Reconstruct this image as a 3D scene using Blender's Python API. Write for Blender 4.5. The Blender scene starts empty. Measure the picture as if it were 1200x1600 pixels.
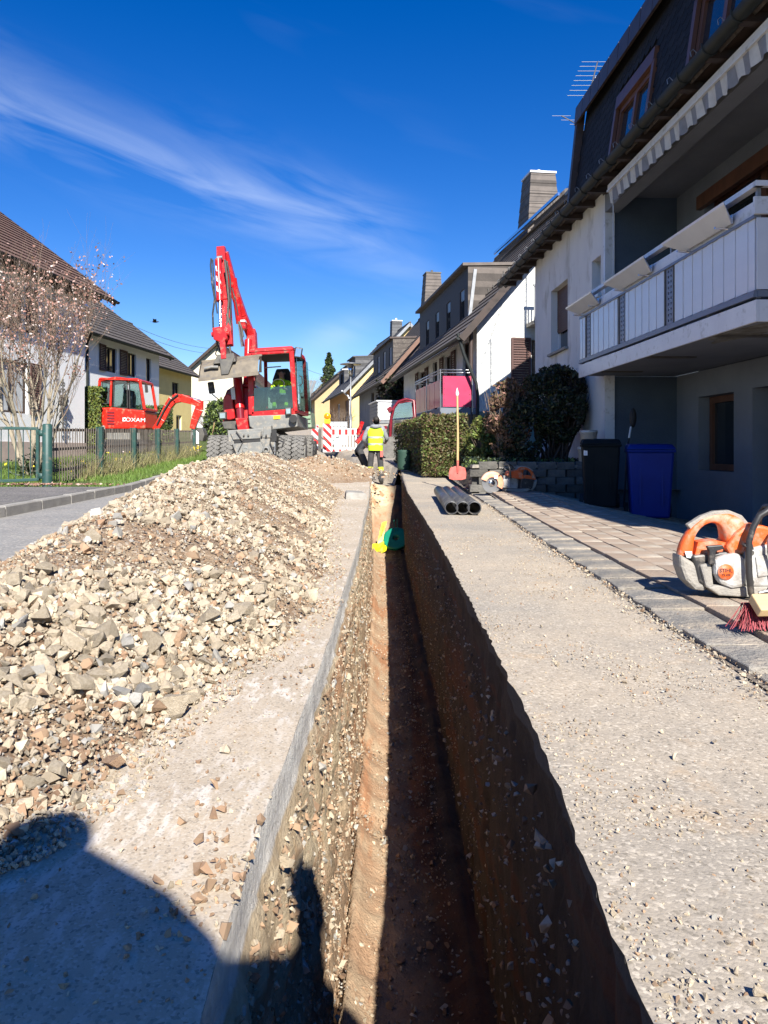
import bpy, bmesh, math, random
import numpy as np
from mathutils import Vector, Matrix, noise

random.seed(7)
RNG = np.random.default_rng(7)
S = bpy.context.scene
COL = S.collection
R = math.radians

# ------------------------------------------------------------------ camera, sky, sun, exposure
F = 1202.0          # focal length in photo pixels (1600 high)
CZ = 0.72           # lens height above the road
cam_d = bpy.data.cameras.new('camera')
cam = bpy.data.objects.new('camera', cam_d); COL.objects.link(cam)
cam.location = (0, 0, CZ); cam.rotation_euler = (R(90), 0, 0)
cam_d.sensor_width = 36; cam_d.lens = F / 1600 * 36
cam_d.shift_y = -97 / 1600
cam_d.clip_start = 0.05; cam_d.clip_end = 3000
S.camera = cam

SUN = Vector((0.29, -1.3, 1.0)).normalized()
EL = math.asin(SUN.z)
AZ = math.atan2(SUN.x, SUN.y)
sd = bpy.data.lights.new('sun', 'SUN'); sd.energy = 5.0; sd.angle = R(0.53); sd.color = (1.0, 0.955, 0.88)
so = bpy.data.objects.new('sun', sd); COL.objects.link(so)
so.rotation_euler = SUN.to_track_quat('Z', 'Y').to_euler(); so.location = (0, 0, 60)

W = bpy.data.worlds.new('World'); S.world = W; W.use_nodes = True
nt = W.node_tree; nt.nodes.clear()
def wn(t): return nt.nodes.new(t)
def wmath(op, a, b=None, c=None, clamp=False):
    n = wn('ShaderNodeMath'); n.operation = op; n.use_clamp = clamp
    for i, v in enumerate((a, b, c)):
        if v is None: continue
        if isinstance(v, (int, float)): n.inputs[i].default_value = v
        else: nt.links.new(v, n.inputs[i])
    return n.outputs[0]
sky = wn('ShaderNodeTexSky'); sky.sky_type = 'NISHITA'; sky.sun_disc = False
sky.sun_elevation = EL; sky.sun_rotation = AZ
sky.air_density = 1.0; sky.dust_density = 0.1; sky.ozone_density = 3.0; sky.altitude = 500
hs = wn('ShaderNodeHueSaturation'); hs.inputs['Saturation'].default_value = 1.42; hs.inputs['Value'].default_value = 1.0
hs.inputs['Hue'].default_value = 0.518
nt.links.new(sky.outputs[0], hs.inputs['Color'])
tc = wn('ShaderNodeTexCoord'); sx = wn('ShaderNodeSeparateXYZ'); nt.links.new(tc.outputs['Generated'], sx.inputs[0])
az = wmath('ARCTAN2', sx.outputs[0], sx.outputs[1]); el = wmath('ARCSINE', sx.outputs[2])
azd = wmath('MULTIPLY', az, 57.2958); eld = wmath('MULTIPLY', el, 57.2958)
# cirrus: thin streaks drifting down to the right; v is the height above the streak's own line
line = wmath('MULTIPLY_ADD', azd, -0.25, 15.4)
vv = wmath('SUBTRACT', eld, line)
cmb = wn('ShaderNodeCombineXYZ')
nt.links.new(wmath('MULTIPLY', azd, 0.06), cmb.inputs[0]); nt.links.new(wmath('MULTIPLY', vv, 0.30), cmb.inputs[1])
def wnoise(scale, det, rough, dist, vec):
    n = wn('ShaderNodeTexNoise'); n.inputs['Scale'].default_value = scale; n.inputs['Detail'].default_value = det
    n.inputs['Roughness'].default_value = rough; n.inputs['Distortion'].default_value = dist
    nt.links.new(vec, n.inputs['Vector']); return n.outputs[0]
n1 = wnoise(1.3, 6, 0.52, 0.7, cmb.outputs[0])
n2 = wnoise(0.55, 3, 0.5, 0.3, cmb.outputs[0])
vb = wmath('MULTIPLY_ADD', n2, 6.0, wmath('SUBTRACT', vv, 3.0))
band = wmath('POWER', 2.718, wmath('MULTIPLY', wmath('MULTIPLY', vb, vb), -0.15))
fade = wmath('SMOOTH_MIN', wmath('MULTIPLY_ADD', azd, -0.14, 0.65, clamp=True), 1.0, 0.1)
wisp = wmath('MULTIPLY', wmath('MULTIPLY', band, fade), wmath('MULTIPLY_ADD', n1, 3.0, -1.12, clamp=True))
oth = wmath('MULTIPLY', wmath('MULTIPLY_ADD', n2, 4.0, -2.2, clamp=True), wmath('MULTIPLY_ADD', n1, 2.0, -0.8, clamp=True))
pu = wmath('MULTIPLY_ADD', azd, 0.42, 1.6); pv = wmath('MULTIPLY_ADD', eld, 0.8, wmath('MULTIPLY_ADD', azd, -0.25, -7.6))
puff = wmath('MULTIPLY', wmath('POWER', 2.718, wmath('MULTIPLY', wmath('ADD', wmath('MULTIPLY', pu, pu), wmath('MULTIPLY', pv, pv)), -1.0)), wmath('MULTIPLY_ADD', n1, 2.4, -0.6, clamp=True))
fac = wmath('ADD', wmath('ADD', wmath('MULTIPLY', wisp, 0.32), wmath('MULTIPLY', puff, 0.28)), wmath('MULTIPLY', oth, 0.13), clamp=True)
mx = wn('ShaderNodeMixRGB'); nt.links.new(fac, mx.inputs[0]); nt.links.new(hs.outputs[0], mx.inputs[1])
mx.inputs[2].default_value = (6.6, 7.4, 8.6, 1)
bg = wn('ShaderNodeBackground'); bg.inputs[1].default_value = 0.08
nt.links.new(mx.outputs[0], bg.inputs[0])
wo = wn('ShaderNodeOutputWorld'); nt.links.new(bg.outputs[0], wo.inputs[0])

S.cycles.diffuse_bounces = 1; S.cycles.max_bounces = 8; S.cycles.transparent_max_bounces = 12
vs = S.view_settings
vs.view_transform = 'Standard'; vs.look = 'None'; vs.exposure = 0.92; vs.gamma = 1.0; vs.use_curve_mapping = False

# ------------------------------------------------------------------ helpers
def P(px, py, d): return Vector(((px - 600) * d / F, d, CZ + (703 - py) * d / F))
def lerp(a, b, t): return a + (b - a) * t
def interp(x, xs, ys):
    return float(np.interp(x, xs, ys))
def sstep(a, b, x):
    t = min(1, max(0, (x - a) / (b - a))); return t * t * (3 - 2 * t)
def gs(y):   # street profile
    return interp(y, [-60, 13, 16, 20, 32, 45, 60, 100, 400], [0, 0, .08, .25, .68, 1.45, 2.35, 3.8, 6])

MATS = {}
def mat(name, c1, c2=None, rough=.7, scale=6, metal=0, bump=0, bscale=None, det=6, rand=0, spec=.5, lo=.35, hi=.65, stretch=None, island=0, dirt=None):
    """c1/c2 mixed by noise in object space; rand = per-object value variation; dirt=(colour, amount, scale)"""
    if name in MATS: return MATS[name]
    m = bpy.data.materials.new(name); m.use_nodes = True; t = m.node_tree; L = t.links
    b = t.nodes['Principled BSDF']; b.inputs['Roughness'].default_value = rough
    b.inputs['Metallic'].default_value = metal; b.inputs['Specular IOR Level'].default_value = spec
    co = t.nodes.new('ShaderNodeTexCoord').outputs['Object']
    if stretch:
        mp = t.nodes.new('ShaderNodeMapping'); mp.inputs['Scale'].default_value = stretch; L.new(co, mp.inputs[0]); co = mp.outputs[0]
    def nz(sc, de=6):
        n = t.nodes.new('ShaderNodeTexNoise'); n.inputs['Scale'].default_value = sc; n.inputs['Detail'].default_value = de
        n.inputs['Roughness'].default_value = .6; L.new(co, n.inputs['Vector']); return n.outputs[0]
    def ramp(f, a, z):
        r = t.nodes.new('ShaderNodeMapRange'); r.inputs['From Min'].default_value = a; r.inputs['From Max'].default_value = z
        L.new(f, r.inputs['Value']); return r.outputs[0]
    def mix(f, a, z, mode='MIX'):
        x = t.nodes.new('ShaderNodeMixRGB'); x.blend_type = mode
        if isinstance(f, float): x.inputs[0].default_value = f
        else: L.new(f, x.inputs[0])
        for i, v in ((1, a), (2, z)):
            if isinstance(v, tuple): x.inputs[i].default_value = (*v, 1)
            else: L.new(v, x.inputs[i])
        return x.outputs[0]
    c2 = c2 or tuple(v * .82 for v in c1)
    col = mix(ramp(nz(scale, det), lo, hi), c1, c2)
    if dirt:
        col = mix(ramp(nz(dirt[2], 8), .62 - dirt[1] * .25, .72 - dirt[1] * .1), col, dirt[0])
    if rand or island:
        if island: rv = t.nodes.new('ShaderNodeNewGeometry').outputs['Random Per Island']
        else: rv = t.nodes.new('ShaderNodeObjectInfo').outputs['Random']
        r = t.nodes.new('ShaderNodeMapRange'); a = rand or island
        r.inputs['To Min'].default_value = 1 - a; r.inputs['To Max'].default_value = 1 + a * .8; L.new(rv, r.inputs['Value'])
        h = t.nodes.new('ShaderNodeHueSaturation'); L.new(r.outputs[0], h.inputs['Value']); L.new(col, h.inputs['Color']); col = h.outputs[0]
    L.new(col, b.inputs['Base Color'])
    if bump:
        bn = t.nodes.new('ShaderNodeBump'); bn.inputs['Strength'].default_value = min(1, bump); bn.inputs['Distance'].default_value = .02 * max(1, bump)
        L.new(nz(bscale or scale * 4, 8), bn.inputs['Height']); L.new(bn.outputs[0], b.inputs['Normal'])
    MATS[name] = m; return m

def glassmat(name, tint=(.02, .025, .03), rough=.04):
    if name in MATS: return MATS[name]
    m = bpy.data.materials.new(name); m.use_nodes = True; b = m.node_tree.nodes['Principled BSDF']
    b.inputs['Base Color'].default_value = (*tint, 1); b.inputs['Roughness'].default_value = rough; b.inputs['Specular IOR Level'].default_value = .8
    n = m.node_tree.nodes.new('ShaderNodeTexNoise'); n.inputs['Scale'].default_value = 1.3
    bp = m.node_tree.nodes.new('ShaderNodeBump'); bp.inputs['Strength'].default_value = .03
    m.node_tree.links.new(n.outputs[0], bp.inputs['Height']); m.node_tree.links.new(bp.outputs[0], b.inputs['Normal'])
    MATS[name] = m; return m
def clearglass(name='cab_glass', a=.16, tint=(.55, .72, .68)):
    if name in MATS: return MATS[name]
    m = bpy.data.materials.new(name); m.use_nodes = True; t = m.node_tree; t.nodes.clear()
    tr = t.nodes.new('ShaderNodeBsdfTransparent'); tr.inputs[0].default_value = (*tint, 1)
    g = t.nodes.new('ShaderNodeBsdfGlossy'); g.inputs['Roughness'].default_value = .03
    mx = t.nodes.new('ShaderNodeMixShader'); mx.inputs[0].default_value = a
    n = t.nodes.new('ShaderNodeTexNoise'); n.inputs['Scale'].default_value = 2
    r = t.nodes.new('ShaderNodeMapRange'); r.inputs['To Min'].default_value = a * .7; r.inputs['To Max'].default_value = a * 1.3
    t.links.new(n.outputs[0], r.inputs[0]); t.links.new(r.outputs[0], mx.inputs[0])
    o = t.nodes.new('ShaderNodeOutputMaterial'); t.links.new(tr.outputs[0], mx.inputs[1]); t.links.new(g.outputs[0], mx.inputs[2]); t.links.new(mx.outputs[0], o.inputs[0])
    MATS[name] = m; return m

class MB:
    def __init__(s): s.v = []; s.f = []; s.m = []; s.s = []
    def add(s, vs, fs, m=0, sm=False):
        o = len(s.v); s.v += [tuple(v) for v in vs]
        for f in fs: s.f.append(tuple(i + o for i in f)); s.m.append(m); s.s.append(sm)
        return s
    def hexa(s, p, m=0):   # 8 points: bottom 4 ccw, top 4
        return s.add(p, [(3, 2, 1, 0), (4, 5, 6, 7), (0, 1, 5, 4), (1, 2, 6, 5), (2, 3, 7, 6), (3, 0, 4, 7)], m)
    def box(s, x0, x1, y0, y1, z0, z1, m=0):
        if x0 > x1: x0, x1 = x1, x0
        if y0 > y1: y0, y1 = y1, y0
        if z0 > z1: z0, z1 = z1, z0
        return s.hexa([(x0, y0, z0), (x1, y0, z0), (x1, y1, z0), (x0, y1, z0), (x0, y0, z1), (x1, y0, z1), (x1, y1, z1), (x0, y1, z1)], m)
    def obox(s, c, size, rot, m=0):
        M = rot if isinstance(rot, Matrix) else Matrix.Rotation(rot, 3, 'Z')
        c = Vector(c); h = [v / 2 for v in size]
        pts = [c + M @ Vector((a * h[0], b * h[1], z * h[2])) for z in (-1, 1) for a, b in ((-1, -1), (1, -1), (1, 1), (-1, 1))]
        return s.hexa(pts, m)
    def bar(s, p, q, w, h, up=(0, 0, 1), m=0, w2=None, h2=None):
        p = Vector(p); q = Vector(q); d = (q - p).normalized(); up = Vector(up)
        if abs(d.dot(up)) > .98: up = Vector((1, 0, 0))
        a = d.cross(up).normalized(); b = a.cross(d).normalized()
        w2 = w2 or w; h2 = h2 or h
        pts = []
        for c, ww, hh in ((p, w, h), (q, w2, h2)):
            pts += [c - a * ww / 2 - b * hh / 2, c + a * ww / 2 - b * hh / 2, c + a * ww / 2 + b * hh / 2, c - a * ww / 2 + b * hh / 2]
        return s.add(pts, [(3, 2, 1, 0), (4, 5, 6, 7), (0, 1, 5, 4), (1, 2, 6, 5), (2, 3, 7, 6), (3, 0, 4, 7)], m)
    def tube(s, pts, r, n=8, m=0, cap=True):
        pts = [Vector(p) for p in pts]; k = len(pts)
        rs = r if isinstance(r, (list, tuple)) else [r] * k
        vs = []; u = None
        for i, p in enumerate(pts):
            d = (pts[min(k - 1, i + 1)] - pts[max(0, i - 1)]).normalized()
            if u is None:
                u = d.orthogonal().normalized()
            else:
                u = (u - d * u.dot(d)); u = u.normalized() if u.length > 1e-6 else d.orthogonal().normalized()
            w = d.cross(u)
            for j in range(n):
                a = 2 * math.pi * j / n
                vs.append(p + (u * math.cos(a) + w * math.sin(a)) * rs[i])
        fs = [(i * n + j, i * n + (j + 1) % n, (i + 1) * n + (j + 1) % n, (i + 1) * n + j) for i in range(k - 1) for j in range(n)]
        s.add(vs, fs, m, True)
        if cap:
            s.add(vs[:n], [tuple(range(n))[::-1]], m); s.add(vs[-n:], [tuple(range(n))], m)
        return s
    def cyl(s, p, q, r, n=16, m=0, r2=None): return s.tube([p, q], [r, r2 or r], n, m)
    def prism(s, poly, plane, a, b, m=0):
        def mk(p, t):
            if plane == 'xz': return (p[0], t, p[1])
            if plane == 'yz': return (t, p[0], p[1])
            return (p[0], p[1], t)
        n = len(poly); vs = [mk(p, a) for p in poly] + [mk(p, b) for p in poly]
        fs = [tuple(range(n)), tuple(range(n, 2 * n))[::-1]] + [(i, i + n, (i + 1) % n + n, (i + 1) % n) for i in range(n)]
        return s.add(vs, fs, m)
    def pxprism(s, pts, d, y0, y1, m=0):
        return s.prism([((x - 600) * d / F, CZ + (703 - y) * d / F) for x, y in pts], 'xz', y0, y1, m)
    def lathe(s, c, axis, prof, n=24, m=0, sm=True):
        c = Vector(c); ax = Vector(axis).normalized(); u = ax.orthogonal().normalized(); w = ax.cross(u)
        vs = [c + ax * h + (u * math.cos(2 * math.pi * j / n) + w * math.sin(2 * math.pi * j / n)) * r for r, h in prof for j in range(n)]
        fs = [(i * n + j, i * n + (j + 1) % n, (i + 1) * n + (j + 1) % n, (i + 1) * n + j) for i in range(len(prof) - 1) for j in range(n)]
        return s.add(vs, fs, m, sm)
    def ell(s, c, r, n=12, k=8, m=0):
        vs = []; c = Vector(c)
        for i in range(k + 1):
            a = math.pi * i / k
            for j in range(n):
                b = 2 * math.pi * j / n
                vs.append(c + Vector((r[0] * math.sin(a) * math.cos(b), r[1] * math.sin(a) * math.sin(b), r[2] * math.cos(a))))
        fs = [(i * n + j, (i + 1) * n + j, (i + 1) * n + (j + 1) % n, i * n + (j + 1) % n) for i in range(k) for j in range(n)]
        return s.add(vs, fs, m, True)
    def build(s, name, mats, parent=None, bevel=0, fix=True, **kw):
        me = bpy.data.meshes.new(name); me.from_pydata(s.v, [], s.f)
        for x in (mats if isinstance(mats, (list, tuple)) else [mats]): me.materials.append(x)
        me.polygons.foreach_set('material_index', s.m); me.polygons.foreach_set('use_smooth', s.s)
        if fix:
            b = bmesh.new(); b.from_mesh(me); bmesh.ops.recalc_face_normals(b, faces=b.faces); b.to_mesh(me); b.free()
        me.update()
        o = bpy.data.objects.new(name, me); COL.objects.link(o)
        if parent: o.parent = parent
        if bevel:
            md = o.modifiers.new('b', 'BEVEL'); md.width = bevel; md.segments = 2; md.limit_method = 'ANGLE'; md.angle_limit = R(40)
        for k, v in kw.items(): o[k] = v
        return o

def tag(o, label=None, category=None, group=None, kind=None):
    if label: o['label'] = label
    if category: o['category'] = category
    if group: o['group'] = group
    if kind: o['kind'] = kind
    return o
def thing(name, label, cat, loc=(0, 0, 0), rz=0, group=None):
    o = bpy.data.objects.new(name, None); COL.objects.link(o); o.location = loc; o.rotation_euler = (0, 0, rz)
    o.empty_display_size = .1
    return tag(o, label, cat, group)
KIDS = {}
def copy_tree(o, parent=None):
    c = o.copy(); COL.objects.link(c)
    if parent: c.parent = parent
    for ch in [x for x in COL.objects if x.parent == o]: copy_tree(ch, c)
    return c
def place(o, mesh, name, mats=None): pass

def npmesh(name, V, Fc, mats, parent=None, mi=None, smooth=False, **kw):
    """V (n,3), Fc (m,3 or 4)"""
    me = bpy.data.meshes.new(name); V = np.asarray(V, dtype=np.float32); Fc = np.asarray(Fc, dtype=np.int32)
    me.vertices.add(len(V)); me.vertices.foreach_set('co', V.ravel())
    k = Fc.shape[1]; me.loops.add(Fc.size); me.loops.foreach_set('vertex_index', Fc.ravel())
    me.polygons.add(len(Fc)); me.polygons.foreach_set('loop_start', np.arange(0, Fc.size, k, dtype=np.int32))
    if mi is not None: me.polygons.foreach_set('material_index', np.asarray(mi, dtype=np.int32))
    me.polygons.foreach_set('use_smooth', np.full(len(Fc), smooth))
    for x in (mats if isinstance(mats, (list, tuple)) else [mats]): me.materials.append(x)
    me.update(calc_edges=True); me.validate()
    o = bpy.data.objects.new(name, me); COL.objects.link(o)
    if parent: o.parent = parent
    for a, v in kw.items(): o[a] = v
    return o

def fbm(x, y, z=0, o=4): return noise.fractal(Vector((x, y, z)), 1.0, 2.0, o)

def sheet(name, xs, ys, zf, m, kind='structure', smooth=True, parent=None):
    nx, ny = len(xs), len(ys)
    V = [(zz if isinstance(zz, tuple) else (x, y, zz)) for y in ys for x in xs for zz in (zf(x, y),)]
    idx = np.arange(nx * ny).reshape(ny, nx)
    Q = np.stack([idx[:-1, :-1], idx[:-1, 1:], idx[1:, 1:], idx[1:, :-1]], -1).reshape(-1, 4)
    return npmesh(name, V, Q, m, parent, smooth=smooth, kind=kind)

# leaf clouds ------------------------------------------------------------
def leaf_cloud(name, pts, size, mats, parent=None, flat=.5, mix=None, kind='stuff', aspect=1.6):
    pts = np.asarray(pts); n = len(pts)
    a = RNG.normal(size=(n, 3)); a[:, 2] *= flat; a /= np.linalg.norm(a, axis=1)[:, None]
    b = np.cross(a, RNG.normal(size=(n, 3))); b /= np.linalg.norm(b, axis=1)[:, None] + 1e-9
    s = size * RNG.uniform(.6, 1.35, (n, 1))
    V = np.stack([pts - a * s * aspect * .5, pts + b * s * .38, pts + a * s * aspect * .5, pts - b * s * .38], 1).reshape(-1, 3)
    Fc = np.arange(4 * n).reshape(n, 4)
    mi = RNG.choice(len(mats), n, p=mix) if isinstance(mats, (list, tuple)) else None
    return npmesh(name, V, Fc, mats, parent, mi, kind=kind)

# stones -----------------------------------------------------------------
def stone_template(seed, n=14, flat=.72):
    r = random.Random(seed); bm = bmesh.new()
    for _ in range(n):
        v = Vector((r.gauss(0, 1), r.gauss(0, 1), r.gauss(0, 1))).normalized()
        v = Vector((v.x * r.uniform(.85, 1.1), v.y * .82, v.z * flat)) * r.uniform(.82, 1.05); bm.verts.new(v * .5)
    bmesh.ops.convex_hull(bm, input=bm.verts)
    for v in [v for v in bm.verts if not v.link_faces]: bm.verts.remove(v)
    bmesh.ops.triangulate(bm, faces=bm.faces)
    bm.verts.index_update(); V = np.array([v.co[:] for v in bm.verts]); T = np.array([[v.index for v in f.verts] for f in bm.faces]); bm.free()
    return V, T
TPL = [stone_template(i, 10 + i % 4) for i in range(14)]
TPL_S = [stone_template(50 + i, 8) for i in range(8)]
def rotmats(n, tilt=1.0):
    q = RNG.normal(size=(n, 4)); q /= np.linalg.norm(q, axis=1)[:, None]
    w, x, y, z = q.T
    return np.stack([np.stack([1 - 2 * (y * y + z * z), 2 * (x * y - z * w), 2 * (x * z + y * w)], -1),
                     np.stack([2 * (x * y + z * w), 1 - 2 * (x * x + z * z), 2 * (y * z - x * w)], -1),
                     np.stack([2 * (x * z - y * w), 2 * (y * z + x * w), 1 - 2 * (x * x + y * y)], -1)], 1)
def stones(name, pts, sizes, mats, parent=None, tpl=TPL, mi=None, kind='stuff'):
    pts = np.asarray(pts); n = len(pts); Rm = rotmats(n); ch = RNG.integers(0, len(tpl), n)
    Vs = []; Fs = []; Ms = []; off = 0
    for k, (V, T) in enumerate(tpl):
        ii = np.where(ch == k)[0]
        if not len(ii): continue
        X = np.einsum('nij,vj->nvi', Rm[ii], V) * np.asarray(sizes)[ii][:, None, None] + pts[ii][:, None, :]
        f = (T[None] + (np.arange(len(ii)) * len(V))[:, None, None]).reshape(-1, 3) + off
        Vs.append(X.reshape(-1, 3)); Fs.append(f); off += len(ii) * len(V)
        if mi is not None: Ms.append(np.repeat(np.asarray(mi)[ii], len(T)))
    return npmesh(name, np.concatenate(Vs), np.concatenate(Fs), mats, parent, np.concatenate(Ms) if mi is not None else None, kind=kind)

def text(body, size, m, name='lettering', parent=None, loc=(0, 0, 0), rot=(0, 0, 0), ext=.002, bold=0, sx=1.0):
    c = bpy.data.curves.new(name, 'FONT'); c.body = body; c.size = size; c.extrude = ext; c.offset = bold; c.align_x = 'CENTER'; c.align_y = 'CENTER'
    t = bpy.data.objects.new('tmp', c); COL.objects.link(t)
    dg = bpy.context.evaluated_depsgraph_get(); me = bpy.data.meshes.new_from_object(t.evaluated_get(dg)); bpy.data.objects.remove(t)
    me.materials.clear(); me.materials.append(m); me.name = name
    o = bpy.data.objects.new(name, me); COL.objects.link(o); o.location = loc; o.rotation_euler = rot; o.scale = (sx, 1, 1)
    if parent: o.parent = parent
    return o

# ------------------------------------------------------------------ materials
M = {}
M['white_wall'] = mat('white_render', (.80, .80, .78), (.70, .70, .69), .9, 1.0, dirt=((.52, .51, .47), .35, 2.2), stretch=(1, 1, .5), bump=.5, bscale=60)
M['bright_wall'] = mat('fresh_white_render', (.93, .93, .91), (.88, .88, .86), .9, 1.2, bump=.3, bscale=60)
M['rough_wall'] = mat('rough_white_render', (.78, .78, .73), (.68, .68, .64), .95, 2.5, bump=1.6, bscale=14)
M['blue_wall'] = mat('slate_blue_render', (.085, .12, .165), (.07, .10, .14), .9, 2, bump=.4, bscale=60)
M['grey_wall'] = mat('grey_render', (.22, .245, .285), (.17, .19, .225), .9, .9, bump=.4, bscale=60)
M['cream_wall'] = mat('cream_render', (.74, .66, .5), (.66, .6, .46), .9, 1.5, bump=.3, bscale=40)
M['yellow_wall'] = mat('yellow_render', (.78, .62, .27), (.72, .56, .24), .9, 1.5, bump=.3, bscale=40)
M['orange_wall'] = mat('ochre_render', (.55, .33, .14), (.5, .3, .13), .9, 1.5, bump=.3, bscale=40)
M['ochre'] = mat('mustard_render', (.5, .38, .2), (.45, .34, .18), .9, 1.5)
M['plinth'] = mat('pink_plinth', (.5, .4, .34), (.42, .33, .29), .9, 4)
M['green_plinth'] = mat('green_plinth', (.2, .27, .24), (.17, .23, .2), .9, 4)
M['tile_grey'] = mat('weathered_roof_tile', (.125, .105, .09), (.085, .072, .064), .85, 5, bump=.6, bscale=25, dirt=((.19, .17, .14), .4, 9), stretch=(1, 1, 1))
M['tile_red'] = mat('brown_red_roof_tile', (.20, .105, .075), (.13, .075, .055), .85, 6, bump=.6, bscale=25, dirt=((.28, .19, .14), .4, 12))
M['tile_slate'] = mat('grey_slate', (.15, .15, .15), (.10, .10, .105), .75, 5, bump=.5, bscale=25)
M['slate_dark'] = mat('black_slate', (.018, .017, .018), (.010, .010, .011), .75, 8, rand=.4, spec=.25, bump=.4, bscale=30)
M['brown_metal'] = mat('brown_metal', (.075, .05, .042), (.05, .035, .03), .5, 5)
M['brown_wood'] = mat('brown_wood', (.16, .07, .04), (.11, .05, .028), .45, 5, stretch=(1, 1, .2))
M['dark_wood'] = mat('dark_wood', (.05, .03, .022), (.03, .02, .015), .6, 5)
M['shutter'] = mat('brown_shutter', (.10, .045, .035), (.075, .035, .028), .6, 5)
M['roller'] = mat('roller_shutter', (.13, .075, .055), (.10, .06, .045), .6, 5)
M['gutter'] = mat('grey_gutter', (.022, .027, .026), (.016, .02, .02), .6, 5, metal=.0, spec=.3)
M['zinc'] = mat('zinc', (.3, .31, .32), (.22, .23, .24), .45, 5, metal=.6)
M['white_paint'] = mat('white_paint', (.78, .79, .8), (.7, .71, .73), .35, 3, dirt=((.5, .5, .48), .25, 9))
M['pvc'] = mat('white_plastic_slat', (.74, .76, .8), (.68, .7, .74), .22, 3)
M['grey_trim'] = mat('grey_trim', (.22, .25, .3), (.18, .2, .25), .4, 3, metal=.4)
M['glass'] = glassmat('window_glass')
M['curtain'] = mat('curtain', (.6, .62, .62), (.45, .47, .48), .9, 8, stretch=(6, 6, .3))
M['steel'] = mat('steel', (.5, .5, .5), (.4, .4, .4), .35, 4, metal=.9)
M['chrome'] = mat('chrome', (.75, .75, .78), (.65, .65, .68), .15, 4, metal=1)
M['black'] = mat('black_rubber', (.02, .02, .021), (.03, .03, .03), .7, 5)
M['black_pl'] = mat('black_plastic', (.022, .022, .024), (.04, .038, .036), .45, 5, dirt=((.2, .17, .14), .3, 14))
M['tyre'] = mat('dusty_tyre', (.13, .125, .115), (.2, .19, .17), .9, 8, bump=.5, bscale=40)
M['red'] = mat('red_machine_paint', (.52, .012, .014), (.44, .01, .013), .32, 2, dirt=((.30, .13, .09), .3, 7))
M['red2'] = mat('orange_red_machine_paint', (.62, .02, .008), (.54, .016, .007), .32, 2, dirt=((.36, .15, .09), .3, 7))
M['dkred'] = mat('dark_red_paint', (.22, .015, .03), (.16, .012, .02), .3, 3)
M['machine_grey'] = mat('machine_grey', (.22, .225, .21), (.17, .17, .16), .6, 4, dirt=((.33, .29, .23), .45, 9))
M['dusty_steel'] = mat('dusty_bucket_steel', (.22, .185, .135), (.14, .118, .09), .7, 5, dirt=((.12, .11, .1), .3, 7), bump=.3, bscale=30)
M['dark_steel'] = mat('dark_steel', (.06, .058, .055), (.12, .11, .09), .6, 6)
M['hivis'] = mat('hi_vis_yellow', (.55, .85, .02), (.48, .76, .015), .8, 6)
M['hivis_y'] = mat('hi_vis_lemon', (.8, .88, .02), (.7, .78, .02), .8, 6)
M['reflect'] = mat('reflective_tape', (.42, .45, .42), (.36, .38, .36), .4, 20)
M['hoodie'] = mat('grey_marl_hoodie', (.30, .31, .33), (.22, .23, .25), .95, 40, bump=.6, bscale=30)
M['trouser'] = mat('charcoal_work_trousers', (.045, .045, .048), (.07, .068, .066), .9, 8, bump=.7, bscale=12)
M['skin'] = mat('skin', (.5, .28, .2), (.44, .24, .17), .6, 8)
M['hair'] = mat('dark_hair', (.02, .016, .013), (.035, .028, .022), .7, 30)
M['navy'] = mat('dark_jacket', (.015, .017, .024), (.03, .032, .04), .8, 10, bump=.6, bscale=14)
M['cream_cloth'] = mat('pale_shirt', (.62, .58, .52), (.52, .48, .42), .9, 14)
M['orange'] = mat('orange_saw_plastic', (.78, .13, .02), (.66, .10, .018), .5, 4, dirt=((.50, .32, .22), .5, 16), bump=.15, bscale=90)
M['saw_white'] = mat('pale_grey_saw_plastic', (.58, .57, .54), (.44, .43, .40), .55, 5, dirt=((.30, .27, .23), .7, 14), bump=.3, bscale=60)
M['saw_dust'] = mat('dusty_grey_casting', (.27, .25, .22), (.36, .33, .28), .8, 9, bump=.5, bscale=50)
M['guard'] = mat('dusty_orange_guard', (.78, .27, .12), (.72, .42, .3), .5, 7)
M['green_fence'] = mat('green_fence_paint', (.018, .06, .052), (.026, .078, .066), .5, 6, dirt=((.1, .1, .08), .3, 12))
M['grey_fence'] = mat('weathered_fence_wood', (.12, .10, .085), (.2, .17, .14), .9, 8, bump=.3)
M['pipe_pl'] = mat('black_pipe', (.045, .047, .052), (.075, .075, .078), .38, 6, dirt=((.2, .18, .15), .3, 14))
M['blue_bin'] = mat('blue_bin_plastic', (.004, .025, .22), (.003, .02, .19), .5, 4, spec=.25)
M['black_bin'] = mat('anthracite_bin_plastic', (.006, .010, .012), (.009, .013, .015), .6, 5, spec=.15)
M['bucket_white'] = mat('white_bucket_plastic', (.68, .66, .62), (.6, .58, .54), .4, 5)
M['wood_handle'] = mat('pale_ash_handle', (.6, .42, .2), (.5, .34, .16), .5, 5, stretch=(6, 6, .5))
M['blade_red'] = mat('worn_red_shovel_steel', (.62, .10, .08), (.5, .16, .13), .5, 9)
M['pine'] = mat('broom_wood', (.66, .47, .24), (.55, .38, .19), .6, 3, stretch=(.4, 8, 8))
M['bristle'] = mat('dark_red_bristle', (.22, .02, .03), (.3, .04, .05), .5, 8, island=.5)
M['tape'] = mat('yellow_warning_tape', (.85, .76, .02), (.8, .7, .02), .4, 5)
M['tape_green'] = mat('green_flat_hose', (.0, .22, .13), (.0, .16, .1), .4, 6)
M['barrier_white'] = mat('barrier_white', (.8, .8, .78), (.72, .72, .7), .4, 4)
M['barrier_red'] = mat('barrier_red', (.62, .02, .02), (.52, .02, .02), .4, 4)
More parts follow.
